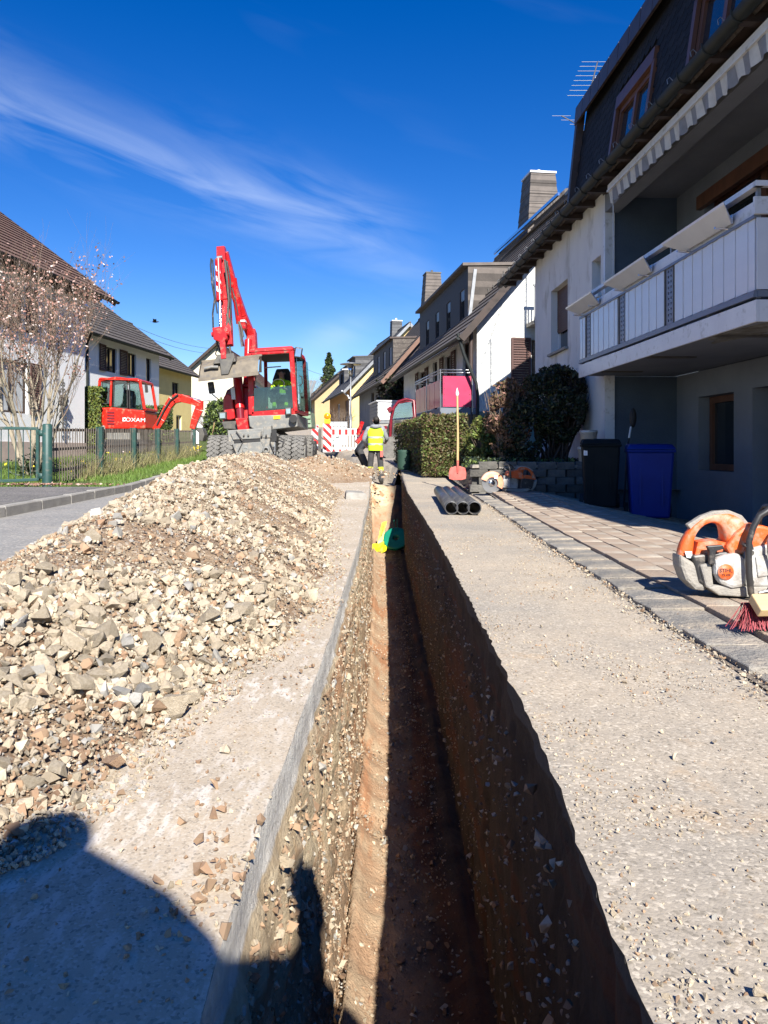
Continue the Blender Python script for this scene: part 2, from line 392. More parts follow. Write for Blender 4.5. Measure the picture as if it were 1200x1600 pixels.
M['amber'] = mat('amber_lens', (.95, .28, .01), (.9, .24, .01), .2, 5)
M['amber_y'] = mat('yellow_lamp_case', (.9, .6, .02), (.85, .55, .02), .4, 5)
M['pink'] = mat('magenta_balcony_panel', (.55, .05, .12), (.48, .04, .105), .35, 3)
M['rust'] = mat('terracotta', (.4, .12, .05), (.3, .1, .045), .8, 6)
M['limestone'] = mat('limestone', (.56, .475, .35), (.42, .34, .235), .95, 9, bump=.7, bscale=40, rand=.32)
M['limestone_i'] = mat('limestone_small', (.53, .445, .325), (.38, .305, .21), .95, 9, bump=.5, bscale=50, island=.34)
M['greystone'] = mat('grey_stone', (.42, .40, .36), (.33, .31, .27), .95, 9, bump=.6, bscale=40, rand=.3)
M['greystone_i'] = mat('grey_stone_small', (.42, .40, .36), (.32, .3, .26), .95, 9, island=.3)
M['brownstone'] = mat('brown_stone', (.27, .17, .10), (.36, .24, .15), .95, 7, bump=.6, bscale=30, rand=.3)
M['brownstone_i'] = mat('brown_stone_small', (.27, .165, .10), (.38, .26, .16), .95, 7, island=.35)
M['bark'] = mat('pale_bark', (.42, .36, .26), (.27, .23, .17), .95, 9, bump=.8, bscale=30, stretch=(1, 1, .35))
M['twig'] = mat('brown_twig', (.25, .19, .14), (.17, .125, .095), .95, 9)
M['petal'] = mat('pale_pink_petal', (.60, .43, .37), (.46, .29, .24), .7, 5, island=.3)
M['petal2'] = mat('rusty_petal', (.42, .22, .17), (.3, .15, .11), .8, 5, island=.3)
M['petal3'] = mat('cream_petal', (.85, .74, .68), (.78, .64, .58), .7, 5, island=.15)
M['leaf_dark'] = mat('dark_evergreen_leaf', (.016, .03, .013), (.026, .045, .017), .55, 5, island=.45)
M['leaf_olive'] = mat('olive_leaf', (.085, .085, .025), (.12, .105, .035), .6, 5, island=.45)
M['leaf_mid'] = mat('mid_green_leaf', (.10, .15, .03), (.14, .19, .04), .6, 5, island=.4)
M['leaf_yel'] = mat('yellow_green_leaf', (.17, .18, .03), (.12, .14, .025), .6, 5, island=.4)
M['leaf_brown'] = mat('dry_brown_leaf', (.14, .075, .045), (.2, .12, .07), .8, 5, island=.4)
M['grass'] = mat('grass_blade', (.09, .17, .025), (.14, .2, .035), .7, 3, island=.35)
M['daffodil'] = mat('daffodil_petal', (.85, .68, .03), (.8, .6, .02), .6, 5)
M['concrete'] = mat('concrete', (.36, .34, .30), (.28, .265, .235), .9, 5, bump=.5, bscale=60, rand=.15)
M['granite'] = mat('dark_granite', (.215, .205, .185), (.30, .28, .245), .9, 14, bump=1.0, bscale=50, rand=.12, dirt=((.42, .36, .28), .8, 5))
M['paver'] = mat('dusty_pink_paver', (.42, .32, .235), (.34, .26, .195), .92, 6, bump=.6, bscale=90, rand=.12, dirt=((.5, .44, .35), .55, 3))
M['wallblock'] = mat('dark_wall_block', (.10, .095, .085), (.16, .15, .13), .95, 8, bump=.9, bscale=30, rand=.35)
M['pale_mulch'] = mat('bed_soil', (.07, .05, .035), (.1, .075, .05), .95, 9, bump=.8, bscale=50)
# ------------------------------------------------------------------ ground materials
def ground_mat(name, base, over, spots=None, spot_amt=.5, s1=1.2, grain=130, bump=.7, extra=None, grainc=((.62, .56, .46), (.14, .12, .10)), ga=.5, marks=None):
    """two broad colours, a salt and pepper of grains, optional stains and scraped marks"""
    m = bpy.data.materials.new(name); m.use_nodes = True; t = m.node_tree; L = t.links; N = t.nodes
    b = N['Principled BSDF']; b.inputs['Roughness'].default_value = .95; b.inputs['Specular IOR Level'].default_value = .25
    co = N.new('ShaderNodeTexCoord').outputs['Object']
    def nz(sc, de=8, ro=.6, vec=None, out=0):
        n = N.new('ShaderNodeTexNoise'); n.inputs['Scale'].default_value = sc; n.inputs['Detail'].default_value = de; n.inputs['Roughness'].default_value = ro
        L.new(vec or co, n.inputs['Vector']); return n.outputs[out]
    def rp(f, a, z, ta=0, tb=1):
        r = N.new('ShaderNodeMapRange'); r.inputs['From Min'].default_value = a; r.inputs['From Max'].default_value = z
        r.inputs['To Min'].default_value = ta; r.inputs['To Max'].default_value = tb; L.new(f, r.inputs[0]); return r.outputs[0]
    def mix(f, a, z):
        x = N.new('ShaderNodeMixRGB')
        if isinstance(f, float): x.inputs[0].default_value = f
        else: L.new(f, x.inputs[0])
        for i, v in ((1, a), (2, z)):
            if isinstance(v, tuple): x.inputs[i].default_value = (*v, 1)
            else: L.new(v, x.inputs[i])
        return x.outputs[0]
    col = mix(rp(nz(s1), .38, .62), base, over)
    if spots: col = mix(rp(nz(s1 * 2.6, 10, .7), .56, .68, 0, spot_amt), col, spots)
    if marks:
        mp = N.new('ShaderNodeMapping'); mp.inputs['Rotation'].default_value = (0, 0, R(28)); mp.inputs['Scale'].default_value = (34, 11, 10); L.new(co, mp.inputs[0])
        f = N.new('ShaderNodeMath'); f.operation = 'MULTIPLY'
        L.new(rp(nz(1, 4, .6, mp.outputs[0]), .50, .62), f.inputs[0]); L.new(rp(nz(1.7, 4), .38, .56), f.inputs[1])
        col = mix(f.outputs[0], col, marks)
    vo = N.new('ShaderNodeTexVoronoi'); vo.inputs['Scale'].default_value = grain; L.new(co, vo.inputs['Vector'])
    sp = N.new('ShaderNodeSeparateColor'); L.new(vo.outputs['Color'], sp.inputs[0])
    col = mix(rp(sp.outputs[0], .72, .95, 0, ga), col, grainc[0])
    col = mix(rp(sp.outputs[1], .78, .98, 0, ga), col, grainc[1])
    if extra: col = extra(N, L, co, col, mix, rp, nz)
    L.new(col, b.inputs['Base Color'])
    b1 = N.new('ShaderNodeBump'); b1.inputs['Strength'].default_value = bump * .4; b1.inputs['Distance'].default_value = .006; L.new(vo.outputs['Distance'], b1.inputs['Height']); b1.invert = True
    b2 = N.new('ShaderNodeBump'); b2.inputs['Strength'].default_value = bump; b2.inputs['Distance'].default_value = .015; L.new(nz(38, 8, .7), b2.inputs['Height']); L.new(b1.outputs[0], b2.inputs['Normal'])
    L.new(b2.outputs[0], b.inputs['Normal'])
    MATS[name] = m; return m

G_slab = ground_mat('dusty_milled_asphalt', (.50, .415, .31), (.43, .36, .27), (.36, .265, .17), .5, 1.6, 210, .16, marks=(.64, .58, .50))
G_right = ground_mat('gravelly_asphalt', (.46, .385, .29), (.33, .295, .245), (.48, .36, .235), .9, .8, 150, .3, ga=.55, grainc=((.68, .60, .48), (.16, .14, .11)))
G_road = ground_mat('worn_street_asphalt', (.30, .29, .27), (.24, .235, .225), (.4, .36, .3), .5, .8, 60, .5, ga=.4)
G_entry = ground_mat('entrance_asphalt', (.17, .16, .155), (.13, .125, .12), (.25, .21, .17), .4, 1.5, 60, .5, ga=.35)
G_bed = ground_mat('sand_joint', (.16, .135, .11), (.22, .18, .14), None, 0, 3, 90, .6)
G_verge = ground_mat('grassy_verge', (.06, .10, .022), (.10, .12, .035), (.17, .12, .075), .9, 2.2, 60, .9, ga=.3, grainc=((.2, .22, .08), (.04, .05, .02)))
G_soil = ground_mat('brown_fill_soil', (.30, .195, .115), (.36, .26, .165), (.22, .12, .07), .7, 2.2, 70, 1.0, ga=.5)
G_fill = ground_mat('beige_rubble_fill', (.38, .29, .19), (.27, .18, .115), (.22, .14, .085), .7, 1.6, 70, 1.0, ga=.5)

def strata(N, L, co, col, mix, rp, nz):
    # beds of the ground read off the height: paving, pale gravel, brown clay, rust-red clay
    s = N.new('ShaderNodeSeparateXYZ'); L.new(co, s.inputs[0])
    a = N.new('ShaderNodeMath'); a.operation = 'MULTIPLY_ADD'; L.new(nz(1.7, 6, .6), a.inputs[0]); a.inputs[1].default_value = .55; L.new(s.outputs[2], a.inputs[2])
    z = a.outputs[0]   # height + noise (mean +.27)
    clay = mix(rp(nz(3.2, 8, .7), .4, .6), (.44, .275, .165), (.46, .34, .22))
    grav = mix(rp(nz(7, 8, .7), .4, .6), (.74, .60, .40), (.58, .43, .26))
    c = mix(rp(z, -.50, -.18), clay, grav)
    mp = N.new('ShaderNodeMapping'); mp.inputs['Scale'].default_value = (3, .25, 3); L.new(co, mp.inputs[0])
    c = mix(rp(nz(2.2, 4, .5, mp.outputs[0]), .54, .64, 0, .7), c, (.42, .18, .08))
    c = mix(rp(nz(22, 8, .7), .60, .68, 0, .6), c, (.58, .48, .33))
    c = mix(rp(nz(16, 8, .7), .62, .70, 0, .5), c, (.12, .07, .04))
    top = mix(rp(nz(9, 8, .6), .4, .6), (.80, .75, .66), (.64, .59, .52))
    shade_soil = mix(rp(nz(4, 8, .7), .4, .62), (.058, .044, .034), (.10, .075, .052))  # dark tone painting the shade on the trench's right side into the soil colour
    shade_soil = mix(rp(nz(2.2, 4, .5, mp.outputs[0]), .54, .64, 0, .7), shade_soil, (.15, .06, .03))
    c = mix(rp(s.outputs[0], .04, .26), c, shade_soil)
    top = mix(rp(s.outputs[0], .24, .30), top, (.115, .105, .095))  # right-hand paving lip darkened too, shade put into its colour
    return mix(rp(s.outputs[2], -.102, -.094), c, top)
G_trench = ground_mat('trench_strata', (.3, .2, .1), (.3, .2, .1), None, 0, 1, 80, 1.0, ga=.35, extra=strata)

# ------------------------------------------------------------------ streets
def grid(a, b, st): return list(np.linspace(a, b, max(2, int(round((b - a) / st)) + 1)))
YN = grid(-3, 6, .045) + grid(6.1, 19.2, .12)
def xl_e(y): return interp(y, [-3, 1.0, 1.3, 1.7, 2.9, 6, 11, 14, 17, 19.2], [-.236, -.236, -.245, -.236, -.205, -.2, -.225, -.26, -.34, -.40]) + .004 * math.sin(y * 1.3) + .003 * fbm(0, y * 3)
def xr_e(y): return interp(y, [-3, 1.0, 1.25, 1.8, 2.9, 4.4, 7, 13.7, 19], [.335, .335, .345, .385, .402, .418, .428, .40, .40]) + .008 * fbm(3, y * 9, 0, 6) + .010 * fbm(9, y * 22, 0, 3) + .008 * fbm(9, y * 1.3)
def strip_c(y): return interp(y, [-3, 3, 5.6, 8.5, 13.4, 19], [1.26, 1.28, 1.34, 1.43, 1.56, 1.5])
def kerbx(y): return interp(y, [-3, 7.9, 20, 32, 60, 110], [-3.5, -3.94, -4.75, -5.9, -9.5, -16])
def warp(fa, fb, n): 
    us = np.linspace(0, 1, n); return us
def wsheet(name, fa, fb, n, ys, zf, m, kind='structure', parent=None, pw=1):
    us = np.linspace(0, 1, n) ** pw
    V = []
    for y in ys:
        a, b = fa(y), fb(y)
        for u in us:
            x = lerp(a, b, u); V.append((x, y, zf(x, y)))
    idx = np.arange(len(V)).reshape(len(ys), n)
    Q = np.stack([idx[:-1, :-1], idx[:-1, 1:], idx[1:, 1:], idx[1:, :-1]], -1).reshape(-1, 4)
    return npmesh(name, V, Q, m, parent, smooth=True, kind=kind)
def rz(x, y): return gs(y) + .006 * fbm(x * 2, y * 2) + .0035 * fbm(x * 14, y * 14)
wsheet('road', lambda y: kerbx(y), xl_e, 70, YN, rz, G_slab)
wsheet('road', lambda y: kerbx(y) + .0, lambda y: -1.9 - .05 * y, 10, grid(-3, 19.2, .3), lambda x, y: gs(y) + .022, G_road)
wsheet('road', xr_e, lambda y: strip_c(y) - .11, 44, YN, lambda x, y: rz(x, y) * sstep(0, .05, x - .38), G_right)

# trench ----------------------------------------------------------------
def tfloor(y): return interp(y, [-3, 14.6, 15.6, 17.2, 18.7, 19.2], [-1.34, -1.34, -1.25, -.75, -.2, -.17])
nl, nf, nr = 26, 16, 24
V = []; ys = grid(-2.6, 6, .04) + grid(6.06, 19.2, .09)
for y in ys:
    fz = tfloor(y); row = []
    a, b = xl_e(y), xr_e(y)
    for i in range(nl):
        t = i / (nl - 1); z = fz * (t ** 1.3)
        x = a + .004
        if z < -.09:
            x = a + .006 + .02 * sstep(-.1, -1.2, z) + .010 * sstep(-.09, -.16, z) + .016 * fbm(z * 5, y * 2) + .016 * fbm(z * 24, y * 9, 3) + .03 * max(0, fbm(7 + z * 9, y * 8))
        elif z > -.002: x = a
        row.append((x, y, gs(y) * (1 - t) + z))
    for i in range(1, nf):
        t = i / nf; x = lerp(a + .04, b - .02, t)
        row.append((x, y, fz + .03 * fbm(x * 5, y * 4) + .016 * fbm(x * 22, y * 20) + .05 * (2 * t - 1) ** 4 + (.15 + .07 * fbm(4, y * 2.3)) * (1 - t) ** 5))
    for i in range(nr):
        t = 1 - i / (nr - 1); z = fz * (t ** 1.2)
        x = b
        if z < -.01: x = b + .012 * sstep(0, -.02, z) - .03 * sstep(-.2, -.9, z) + .014 * fbm(z * 5 + 4, y * 4) + .012 * fbm(z * 20, y * 18) + .02 * sstep(0, -.12, z)
        row.append((x, y, gs(y) * (1 - t) + z))
    V += row
nc = nl + nf - 1 + nr; idx = np.arange(len(V)).reshape(len(ys), nc)
Q = np.stack([idx[:-1, :-1], idx[1:, :-1], idx[1:, 1:], idx[:-1, 1:]], -1).reshape(-1, 4)
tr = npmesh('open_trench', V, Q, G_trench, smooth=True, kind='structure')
MB().box(-.25, .45, -2.75, -2.6, -1.5, .01).build('trench_end', G_trench, kind='structure')
# stones bedded in the lit wall and lying on the trench floor
n = 36000; yy = RNG.uniform(.6, 1, n) * 0 + RNG.beta(1.0, 1.9, n) * 17 + .6
pts = []; sz = []; mi = []
for y in yy:
    fz = tfloor(y); u = RNG.random()
    if u < .66:
        z = -RNG.uniform(.11, -fz if fz < -.2 else .3); x = xl_e(y) + .020 + .02 * sstep(-.1, -1.2, z) + .016 * fbm(z * 5, y * 2)
    elif u < .9: t_ = RNG.random() ** 1.4; x = lerp(xl_e(y) + .05, .36, t_); z = fz + .012 + .03 * fbm(x * 5, y * 4) + .13 * (1 - t_) ** 5
    else: x = xr_e(y) - .004; z = -RNG.uniform(.15, max(.2, -fz))
    pts.append((x, y, z)); sz.append(float(np.clip(RNG.lognormal(-4.45, .55), .005, .05))); mi.append(RNG.choice([0, 1, 2], p=[.42, .08, .5]))
stones('bedded_gravel', pts, sz, [M['limestone_i'], M['greystone_i'], M['brownstone_i']], tr, TPL_S, mi)
tag(tr, None, None, None, 'structure')

# far street with the narrow side trench -------------------------------
GRV = [(-.02, 18.9), (-.30, 21), (-1.3, 24.5), (-2.3, 32)]
def seg_d(x, y, pts):
    best = 9
    for (ax, ay), (bx, by) in zip(pts[:-1], pts[1:]):
        dx, dy = bx - ax, by - ay; t = max(0, min(1, ((x - ax) * dx + (y - ay) * dy) / (dx * dx + dy * dy)))
        best = min(best, math.hypot(x - ax - t * dx, y - ay - t * dy))
    return best
def fz_(x, y):
    z = gs(y) + .012 * fbm(x, y)
    if y < 33 and -3 < x < .7:
        d = seg_d(x, y, GRV)
        z -= .38 * (1 - sstep(.34 if y < 20.5 else .26, .40 if y < 20.5 else .31, d))
        z += .12 * sstep(.34, .6, d) * (1 - sstep(.8, 1.4, d)) * (fbm(x * 2, y * 2) * .8 + .5) * (1 if x < -1 else .3)
    return z
wsheet('road', kerbx, lambda y: 1.45 - max(0, y - 19) * .115, 64, grid(19.2, 33, .16) + grid(33.8, 120, 2.5), fz_, ground_mat('dusty_street_beyond', (.40, .335, .25), (.31, .28, .24), (.27, .17, .11), .6, .5, 50, .8, ga=.4))
# ground sheets to either side
G_far = ground_mat('far_ground', (.09, .11, .04), (.13, .12, .06), (.2, .17, .12), .5, .1, 20, .3)
wsheet('verge_ground', lambda y: -60, lambda y: kerbx(y) - .12, 40, grid(-3, 40, .5) + grid(42, 160, 6), lambda x, y: gs(y) + .09 + .03 * fbm(x * .8, y * .8), G_verge, pw=.25)
wsheet('entrance_surface', lambda y: -9.5, lambda y: kerbx(y) - .13, 14, grid(-3, 12.2, .4), lambda x, y: gs(y) + .135, G_entry)
wsheet('yard_ground', lambda y: 1.35 - max(0, y - 19) * .115, lambda y: 60, 30, grid(12.4, 40, .6) + grid(42, 160, 6), lambda x, y: gs(y) + .075, G_bed, pw=3)
def drz(x, y):
    z = gs(y) + .034 + .045 * sstep(9, 12, y) * 1.0
    return z - .19 * max(0, min(x, 4.9) - 2.35)
wsheet('driveway_bed', lambda y: strip_c(y) + .1, lambda y: 14, 30, grid(-3, 12.4, .3), lambda x, y: drz(x, y) - .035, G_bed, pw=2)
sheet('ground', grid(-60, 60, 8), grid(-60, -3, 6), lambda x, y: -.01, G_road)
sheet('terrain', grid(-1500, 1500, 100), grid(-1500, 1500, 100), lambda x, y: (gs(y) if y > 0 else 0) - 2.4 + (.0 if abs(x) < 200 else (abs(x) - 200) * .03) + max(0, y - 400) * .012, G_far)

# kerb, granite strip, pavers ------------------------------------------
kb = MB()
ys = grid(-3, 30, 1.0)
for a, b in zip(ys[:-1], ys[1:]): pass
kr = tag(MB().bar((kerbx(-3) - .02, -3, -.06), (kerbx(7.9) - .02, 7.9, -.06), .06, .1).build('kerb', M['concrete']), kind='structure')
def piece_mesh(w, l, h, jit, seed, mats, name, bev=.006):
    r = random.Random(seed); mb = MB(); p = []
    for z in (-h / 2, h / 2):
        for a, b in ((-1, -1), (1, -1), (1, 1), (-1, 1)):
            p.append((a * (w / 2 - r.random() * jit), b * (l / 2 - r.random() * jit), z + (r.uniform(-jit, jit) * .5 if z > 0 else 0)))
    # chamfered top
    q = p[:4] + [(x, y, z - bev) for x, y, z in p[4:]] + [(x - math.copysign(bev, x), y - math.copysign(bev, y), z) for x, y, z in p[4:]]
    f = [(3, 2, 1, 0), (8, 9, 10, 11)] + [(i, (i + 1) % 4, (i + 1) % 4 + 4, i + 4) for i in range(4)] + [(i + 4, (i + 1) % 4 + 4, (i + 1) % 4 + 8, i + 8) for i in range(4)]
    me = bpy.data.meshes.new(name); me.from_pydata(q, [], f); me.materials.append(mats); me.update(); return me
def inst(me, name, parent, loc, rot=(0, 0, 0), sc=(1, 1, 1)):
    o = bpy.data.objects.new(name, me); COL.objects.link(o); o.parent = parent; o.location = loc; o.rotation_euler = rot; o.scale = sc; return o
KM = [piece_mesh(.13, .985, .24, .008, i, M['concrete'], 'kerbstone', .014) for i in range(4)]
y = -2.0
while y < 31:
    x0, x1 = kerbx(y), kerbx(y + 1); a = math.atan2(-(x1 - x0), 1)
    inst(KM[int(y * 7) % 4], 'kerbstone', kr, ((x0 + x1) / 2 - .05, y + .5, gs(y + .5) + .02 + random.uniform(-.006, .006)), (math.atan2(gs(y + 1) - gs(y), 1), 0, a))
    y += 1.0
st = wsheet('gutter_strip', lambda y: strip_c(y) - .135, lambda y: strip_c(y) + .15, 4, grid(-3, 19, .3), lambda x, y: gs(y) + .004, G_bed)
SM = [piece_mesh(.25, .245, .07, .014, 20 + i, M['granite'], 'granite_sett', .003) for i in range(7)]
y = -1.5; k = 0
while y < 18:
    l = random.choice([.25, .25, .31, .36]); c = strip_c(y + l / 2)
    inst(SM[k % 7], 'granite_sett', st, (c + random.uniform(-.008, .008), y + l / 2, gs(y) - .012 + random.uniform(-.004, .004)), (random.uniform(-.015, .015), random.uniform(-.02, .02), -.03 + random.uniform(-.015, .015)), (1, l / .25, 1))
    y += l + .002; k += 1
drv = tag(MB().box(3.6, 3.64, 3, 3.2, -.5, -.45).build('driveway', M['paver']), kind='structure')
PW, PL = .17, .34
PM = [piece_mesh(PW - .006, PL - .006, .08, .003, 40 + i, M['paver'], 'paver', .002) for i in range(8)]
cells = []
for i in range(20):
    for j in range(42):
        y = -1.2 + j * PL + (i % 2) * PL / 2; x = strip_c(max(y, 0)) + .13 + PW / 2 + i * PW
        if y > 12.1 or x > 4.8: continue
        cells.append((x, y, drz(x, y) - .04 + random.uniform(-.0025, .0025), (i * 5 + j * 3) % 8))
seen = lambda c: (1 if (c[1] > .5 and c[0] / max(.1, c[1]) < .52) else .01) / (c[0] ** 2 + c[1] ** 2)
cells.sort(key=lambda c: -seen(c))
for x, y, z, k in cells[:300]:
    inst(PM[k], 'paver', drv, (x, y, z), (random.uniform(-.003, .003), math.atan(.19 if x > 2.35 else 0) + random.uniform(-.004, .004), -.02))
mbp = MB()
for x, y, z, k in cells[300:]: mbp.obox((x, y, z), (PW - .006, PL - .006, .08), Matrix.Rotation(math.atan(.19 if x > 2.35 else 0), 3, 'Y'))
mbp.build('pavers_beyond', M['paver'], drv, fix=False, kind='stuff')

# ------------------------------------------------------------------ rubble pile
PY = [1.25, 1.36, 1.55, 1.81, 2.36, 2.9, 3.5, 5, 6.3, 9.9, 13, 16.6]
PXR = [-.78, -.68, -.60, -.57, -.50, -.34, -.26, -.34, -.42, -.62, -.66, -1.5]
def pxr(y): return interp(y, PY, PXR) - .03 + .05 * fbm(1, y * 1.6)
def pxl(y): return interp(y, [1.25, 2, 3.5, 5, 7, 10, 14, 16.6], [-1.6, -1.85, -2.05, -2.3, -2.7, -3.05, -3.3, -2.9]) + .08 * fbm(5, y)
def pH(y): return interp(y, [1.2, 1.5, 2, 3, 4.5, 6, 7, 8, 10, 12, 14, 15.5, 16.6], [.03, .09, .19, .31, .41, .49, .54, .59, .62, .62, .54, .34, .02])
def hp(x, y):
    a, b = pxl(y), pxr(y)
    if not (a < x < b) or y < 1.25 or y > 16.6: return 0
    c = lerp(a, b, .45); t = (x - c) / (b - c) if x > c else (c - x) / (c - a)
    h = pH(y) * (1 - abs(t) ** 1.55)
    return max(0, h * (1 + .16 * fbm(x * 1.1, y * .9)) + .03 * fbm(x * 3, y * 3) * min(1, h / .15))
def hp_(x, y): return hp(x, y) + .018 * fbm(x * 9, y * 9) - .012
pile = thing('rubble_pile', 'long heap of broken limestone and brown soil lying along the trench on the left', 'rubble pile')
wsheet('soil_mound', lambda y: pxl(y) - .02, lambda y: pxr(y) + .02, 80, grid(1.25, 16.6, .07), lambda x, y: gs(y) + hp_(x, y), G_fill, kind=None, parent=pile)
for o in COL.objects:
    if o.name.startswith('soil_mound'): del o['kind']
cand = []
n = 40000
ry = 1.3 + 15.2 * RNG.random(n) ** 1.75; ru = RNG.random(n)
for y, u in zip(ry, ru):
    a, b = pxl(y), pxr(y); x = lerp(a, b, u)
    if x < -.52 * y - .35 - .1: continue                 # far outside the frame
    brown = fbm(x * .9 + 3, y * .7) - .25 * sstep(9, 13, y) * 0
    rich = .5 + .5 * fbm(x * 1.3, y * 1.1, 5)
    s = float(RNG.lognormal(-3.62, .47)); s = min(.11, max(.011, s))
    if y < 2.6 and RNG.random() < .3: s = min(.12, s * 1.45)
    if brown > .05 and RNG.random() < .8:
        if RNG.random() < .45: continue
        s *= .42
    k0 = RNG.random()
    h = hp(x, y)
    if h < .03 and s > .05 and RNG.random() < .6: s *= .5
    k = RNG.choice([0, 1, 2], p=[.78, .06, .16] if brown < .05 else [.38, .07, .55])
    if k == 2: s *= .72
    cand.append((x, y, gs(y) + h + s * .16, s, k))
cand = np.array(cand); vis = cand[:, 3] / np.hypot(cand[:, 1], cand[:, 2] - CZ); order = np.argsort(-vis)
big = cand[order[:300]]; rest = cand[order[300:]]
SMESH = {}
for k, mn in enumerate(('limestone', 'greystone', 'brownstone')):
    for i, (Vt, Tt) in enumerate(TPL):
        me = bpy.data.meshes.new('stone'); me.from_pydata(Vt.tolist(), [], Tt.tolist()); me.materials.append(M[mn]); me.update(); SMESH[k, i] = me
for x, y, z, s, k in big:
    o = bpy.data.objects.new('stone', SMESH[int(k), random.randrange(14)]); COL.objects.link(o); o.parent = pile
    o.location = (x, y, z + s * .08); o.scale = (s, s * random.uniform(.75, 1), s * random.uniform(.7, 1)); o.rotation_euler = (random.uniform(-.6, .6), random.uniform(-.6, .6), random.uniform(0, 6.3))
stones('small_stones', rest[:, :3], rest[:, 3], [M['limestone_i'], M['greystone_i'], M['brownstone_i']], pile, TPL, rest[:, 4].astype(int))
# crumbs on the pile
n = 26000; ry = 1.3 + 13 * RNG.random(n) ** 1.9; pts = []; sz = []; mi = []
for y in ry:
    a, b = pxl(y), pxr(y) + .10; x = lerp(a, b, RNG.random() ** .75)
    if x < -.52 * y - .3: continue
    s = float(np.clip(RNG.lognormal(-4.5, .4), .005, .026)); pts.append((x, y, gs(y) + hp(x, y) + s * .3)); sz.append(s); mi.append(RNG.choice([0, 1, 2], p=[.6, .1, .3]))
stones('stone_crumbs', pts, sz, [M['limestone_i'], M['greystone_i'], M['brownstone_i']], pile, TPL_S, mi)

# brown heap behind the rubble
def bh(x, y):
    e = math.exp(-((x + 1.5) / 1.15) ** 2 - ((y - 17.4) / 1.25) ** 2)
    return .44 * e * (1 + .2 * fbm(x * 2, y * 2)) - .02
heap = thing('soil_heap', 'low brown soil heap in front of the red wheeled excavator', 'soil heap')
sheet('mound', grid(-4.2, .0 - .25, .08), grid(14.6, 19.9, .09), lambda x, y: gs(y) + bh(x, y) + .02 * fbm(x * 6, y * 6) * (1 if bh(x, y) > 0 else 0), G_soil, kind='thing', parent=heap)
n = 1500; pts = []; sz = []; mi = []
for _ in range(n):
    x, y = RNG.normal(-1.5, .9), RNG.normal(17.3, 1.1)
    if bh(x, y) < 0.01 or y > 19.4: continue
    s = float(np.clip(RNG.lognormal(-3.2, .5), .015, .11)); pts.append((x, y, gs(y) + bh(x, y) + s * .2)); sz.append(s); mi.append(RNG.choice([0, 1, 2], p=[.45, .05, .5]))
stones('soil_lumps', pts, sz, [M['limestone_i'], M['greystone_i'], M['brownstone_i']], heap, TPL, mi)
tag(stones('spoil_stones', [(RNG.normal(-.75, .3), RNG.uniform(15.5, 19.3), 0) for _ in range(5)], [.1] * 5, M['limestone']), None, None, None, 'stuff')
bpy.data.objects.remove(bpy.data.objects['spoil_stones'])

# loose gravel on the right-hand strip, along the granite and on the slab
n = 26000; pts = []; sz = []; mi = []
for _ in range(n):
    y = .85 + 12 * RNG.random() ** 2.3; a, b = xr_e(y) + .008, strip_c(y) - .13; u = RNG.random(); x = lerp(a, b, u)
    dens = .05 + .75 * sstep(-.05, .3, fbm(x * 2.6, y * 1.4, 2)) + .35 * sstep(1.8, 1.0, y) + .55 * (u > .86) + .4 * (u < .08)
    if RNG.random() > dens: continue
    s = float(np.clip(RNG.lognormal(-5.15, .42), .003, .015)); pts.append((x, y, gs(y) + s * .25)); sz.append(s); mi.append(RNG.choice([0, 1, 2], p=[.66, .12, .22]))
for _ in range(60):
    y = 1 + 6 * RNG.random() ** 1.6; x = lerp(xr_e(y), strip_c(y) - .13, RNG.random()); s = RNG.uniform(.012, .026)
    pts.append((x, y, gs(y) + s * .3)); sz.append(s); mi.append(0)
for _ in range(2600):
    y = 1 + 9 * RNG.random() ** 1.5; x = strip_c(y) + RNG.normal(-.12, .045); s = float(np.clip(RNG.lognormal(-4.7, .45), .004, .028)); pts.append((x, y, gs(y) + .01 + s * .2)); sz.append(s); mi.append(RNG.choice([0, 1, 2], p=[.7, .1, .2]))
tag(stones('loose_gravel', pts, sz, [M['limestone_i'], M['greystone_i'], M['brownstone_i']], None, TPL_S, mi), 'pale loose gravel strewn over the asphalt between the trench and the granite strip', None, None, 'stuff')
pts = []; sz = []; mi = []
for _ in range(1700):
    y = 1.0 + 14 * RNG.random() ** 1.7; x = xl_e(y) - .01 - abs(RNG.normal(0, .22)) if RNG.random() < .5 else pxr(y) + abs(RNG.normal(0, .06))
    if x > xl_e(y) - .01: continue
    s = float(np.clip(RNG.lognormal(-5.1, .5), .003, .02)); pts.append((x, y, gs(y) + s * .25)); sz.append(s); mi.append(RNG.choice([0, 2], p=[.5, .5]))
for cx, cy, nn in ((-.245, 1.32, 70), (-.33, 1.52, 26), (-.30, 1.22, 60), (-.36, 1.7, 8), (-.27, 5.2, 30), (-.25, 2.45, 14), (.62, 1.9, 0)):
    for _ in range(nn):
        s = float(np.clip(RNG.lognormal(-4.4, .5), .005, .034)); pts.append((min(cx + RNG.normal(0, .045), -.235), cy + RNG.normal(0, .07), s * .3)); sz.append(s); mi.append(RNG.choice([0, 2], p=[.25, .75]))
tag(stones('soil_clods', pts, sz, [M['limestone_i'], M['greystone_i'], M['brownstone_i']], None, TPL_S, mi), 'brown clods and crumbs dropped on the milled slab between heap and trench', None, None, 'stuff')
ck = piece_mesh(.34, .5, .11, .05, 99, M['greystone'], 'asphalt_chunk', .02)
o = inst(ck, 'asphalt_chunk', None, P(555, 775, 11.4), (0, 0, .1)); o.location.z = gs(11.4) + .05
tag(o, 'flat grey slab of broken asphalt lying at the trench edge near the worker', 'asphalt chunk')
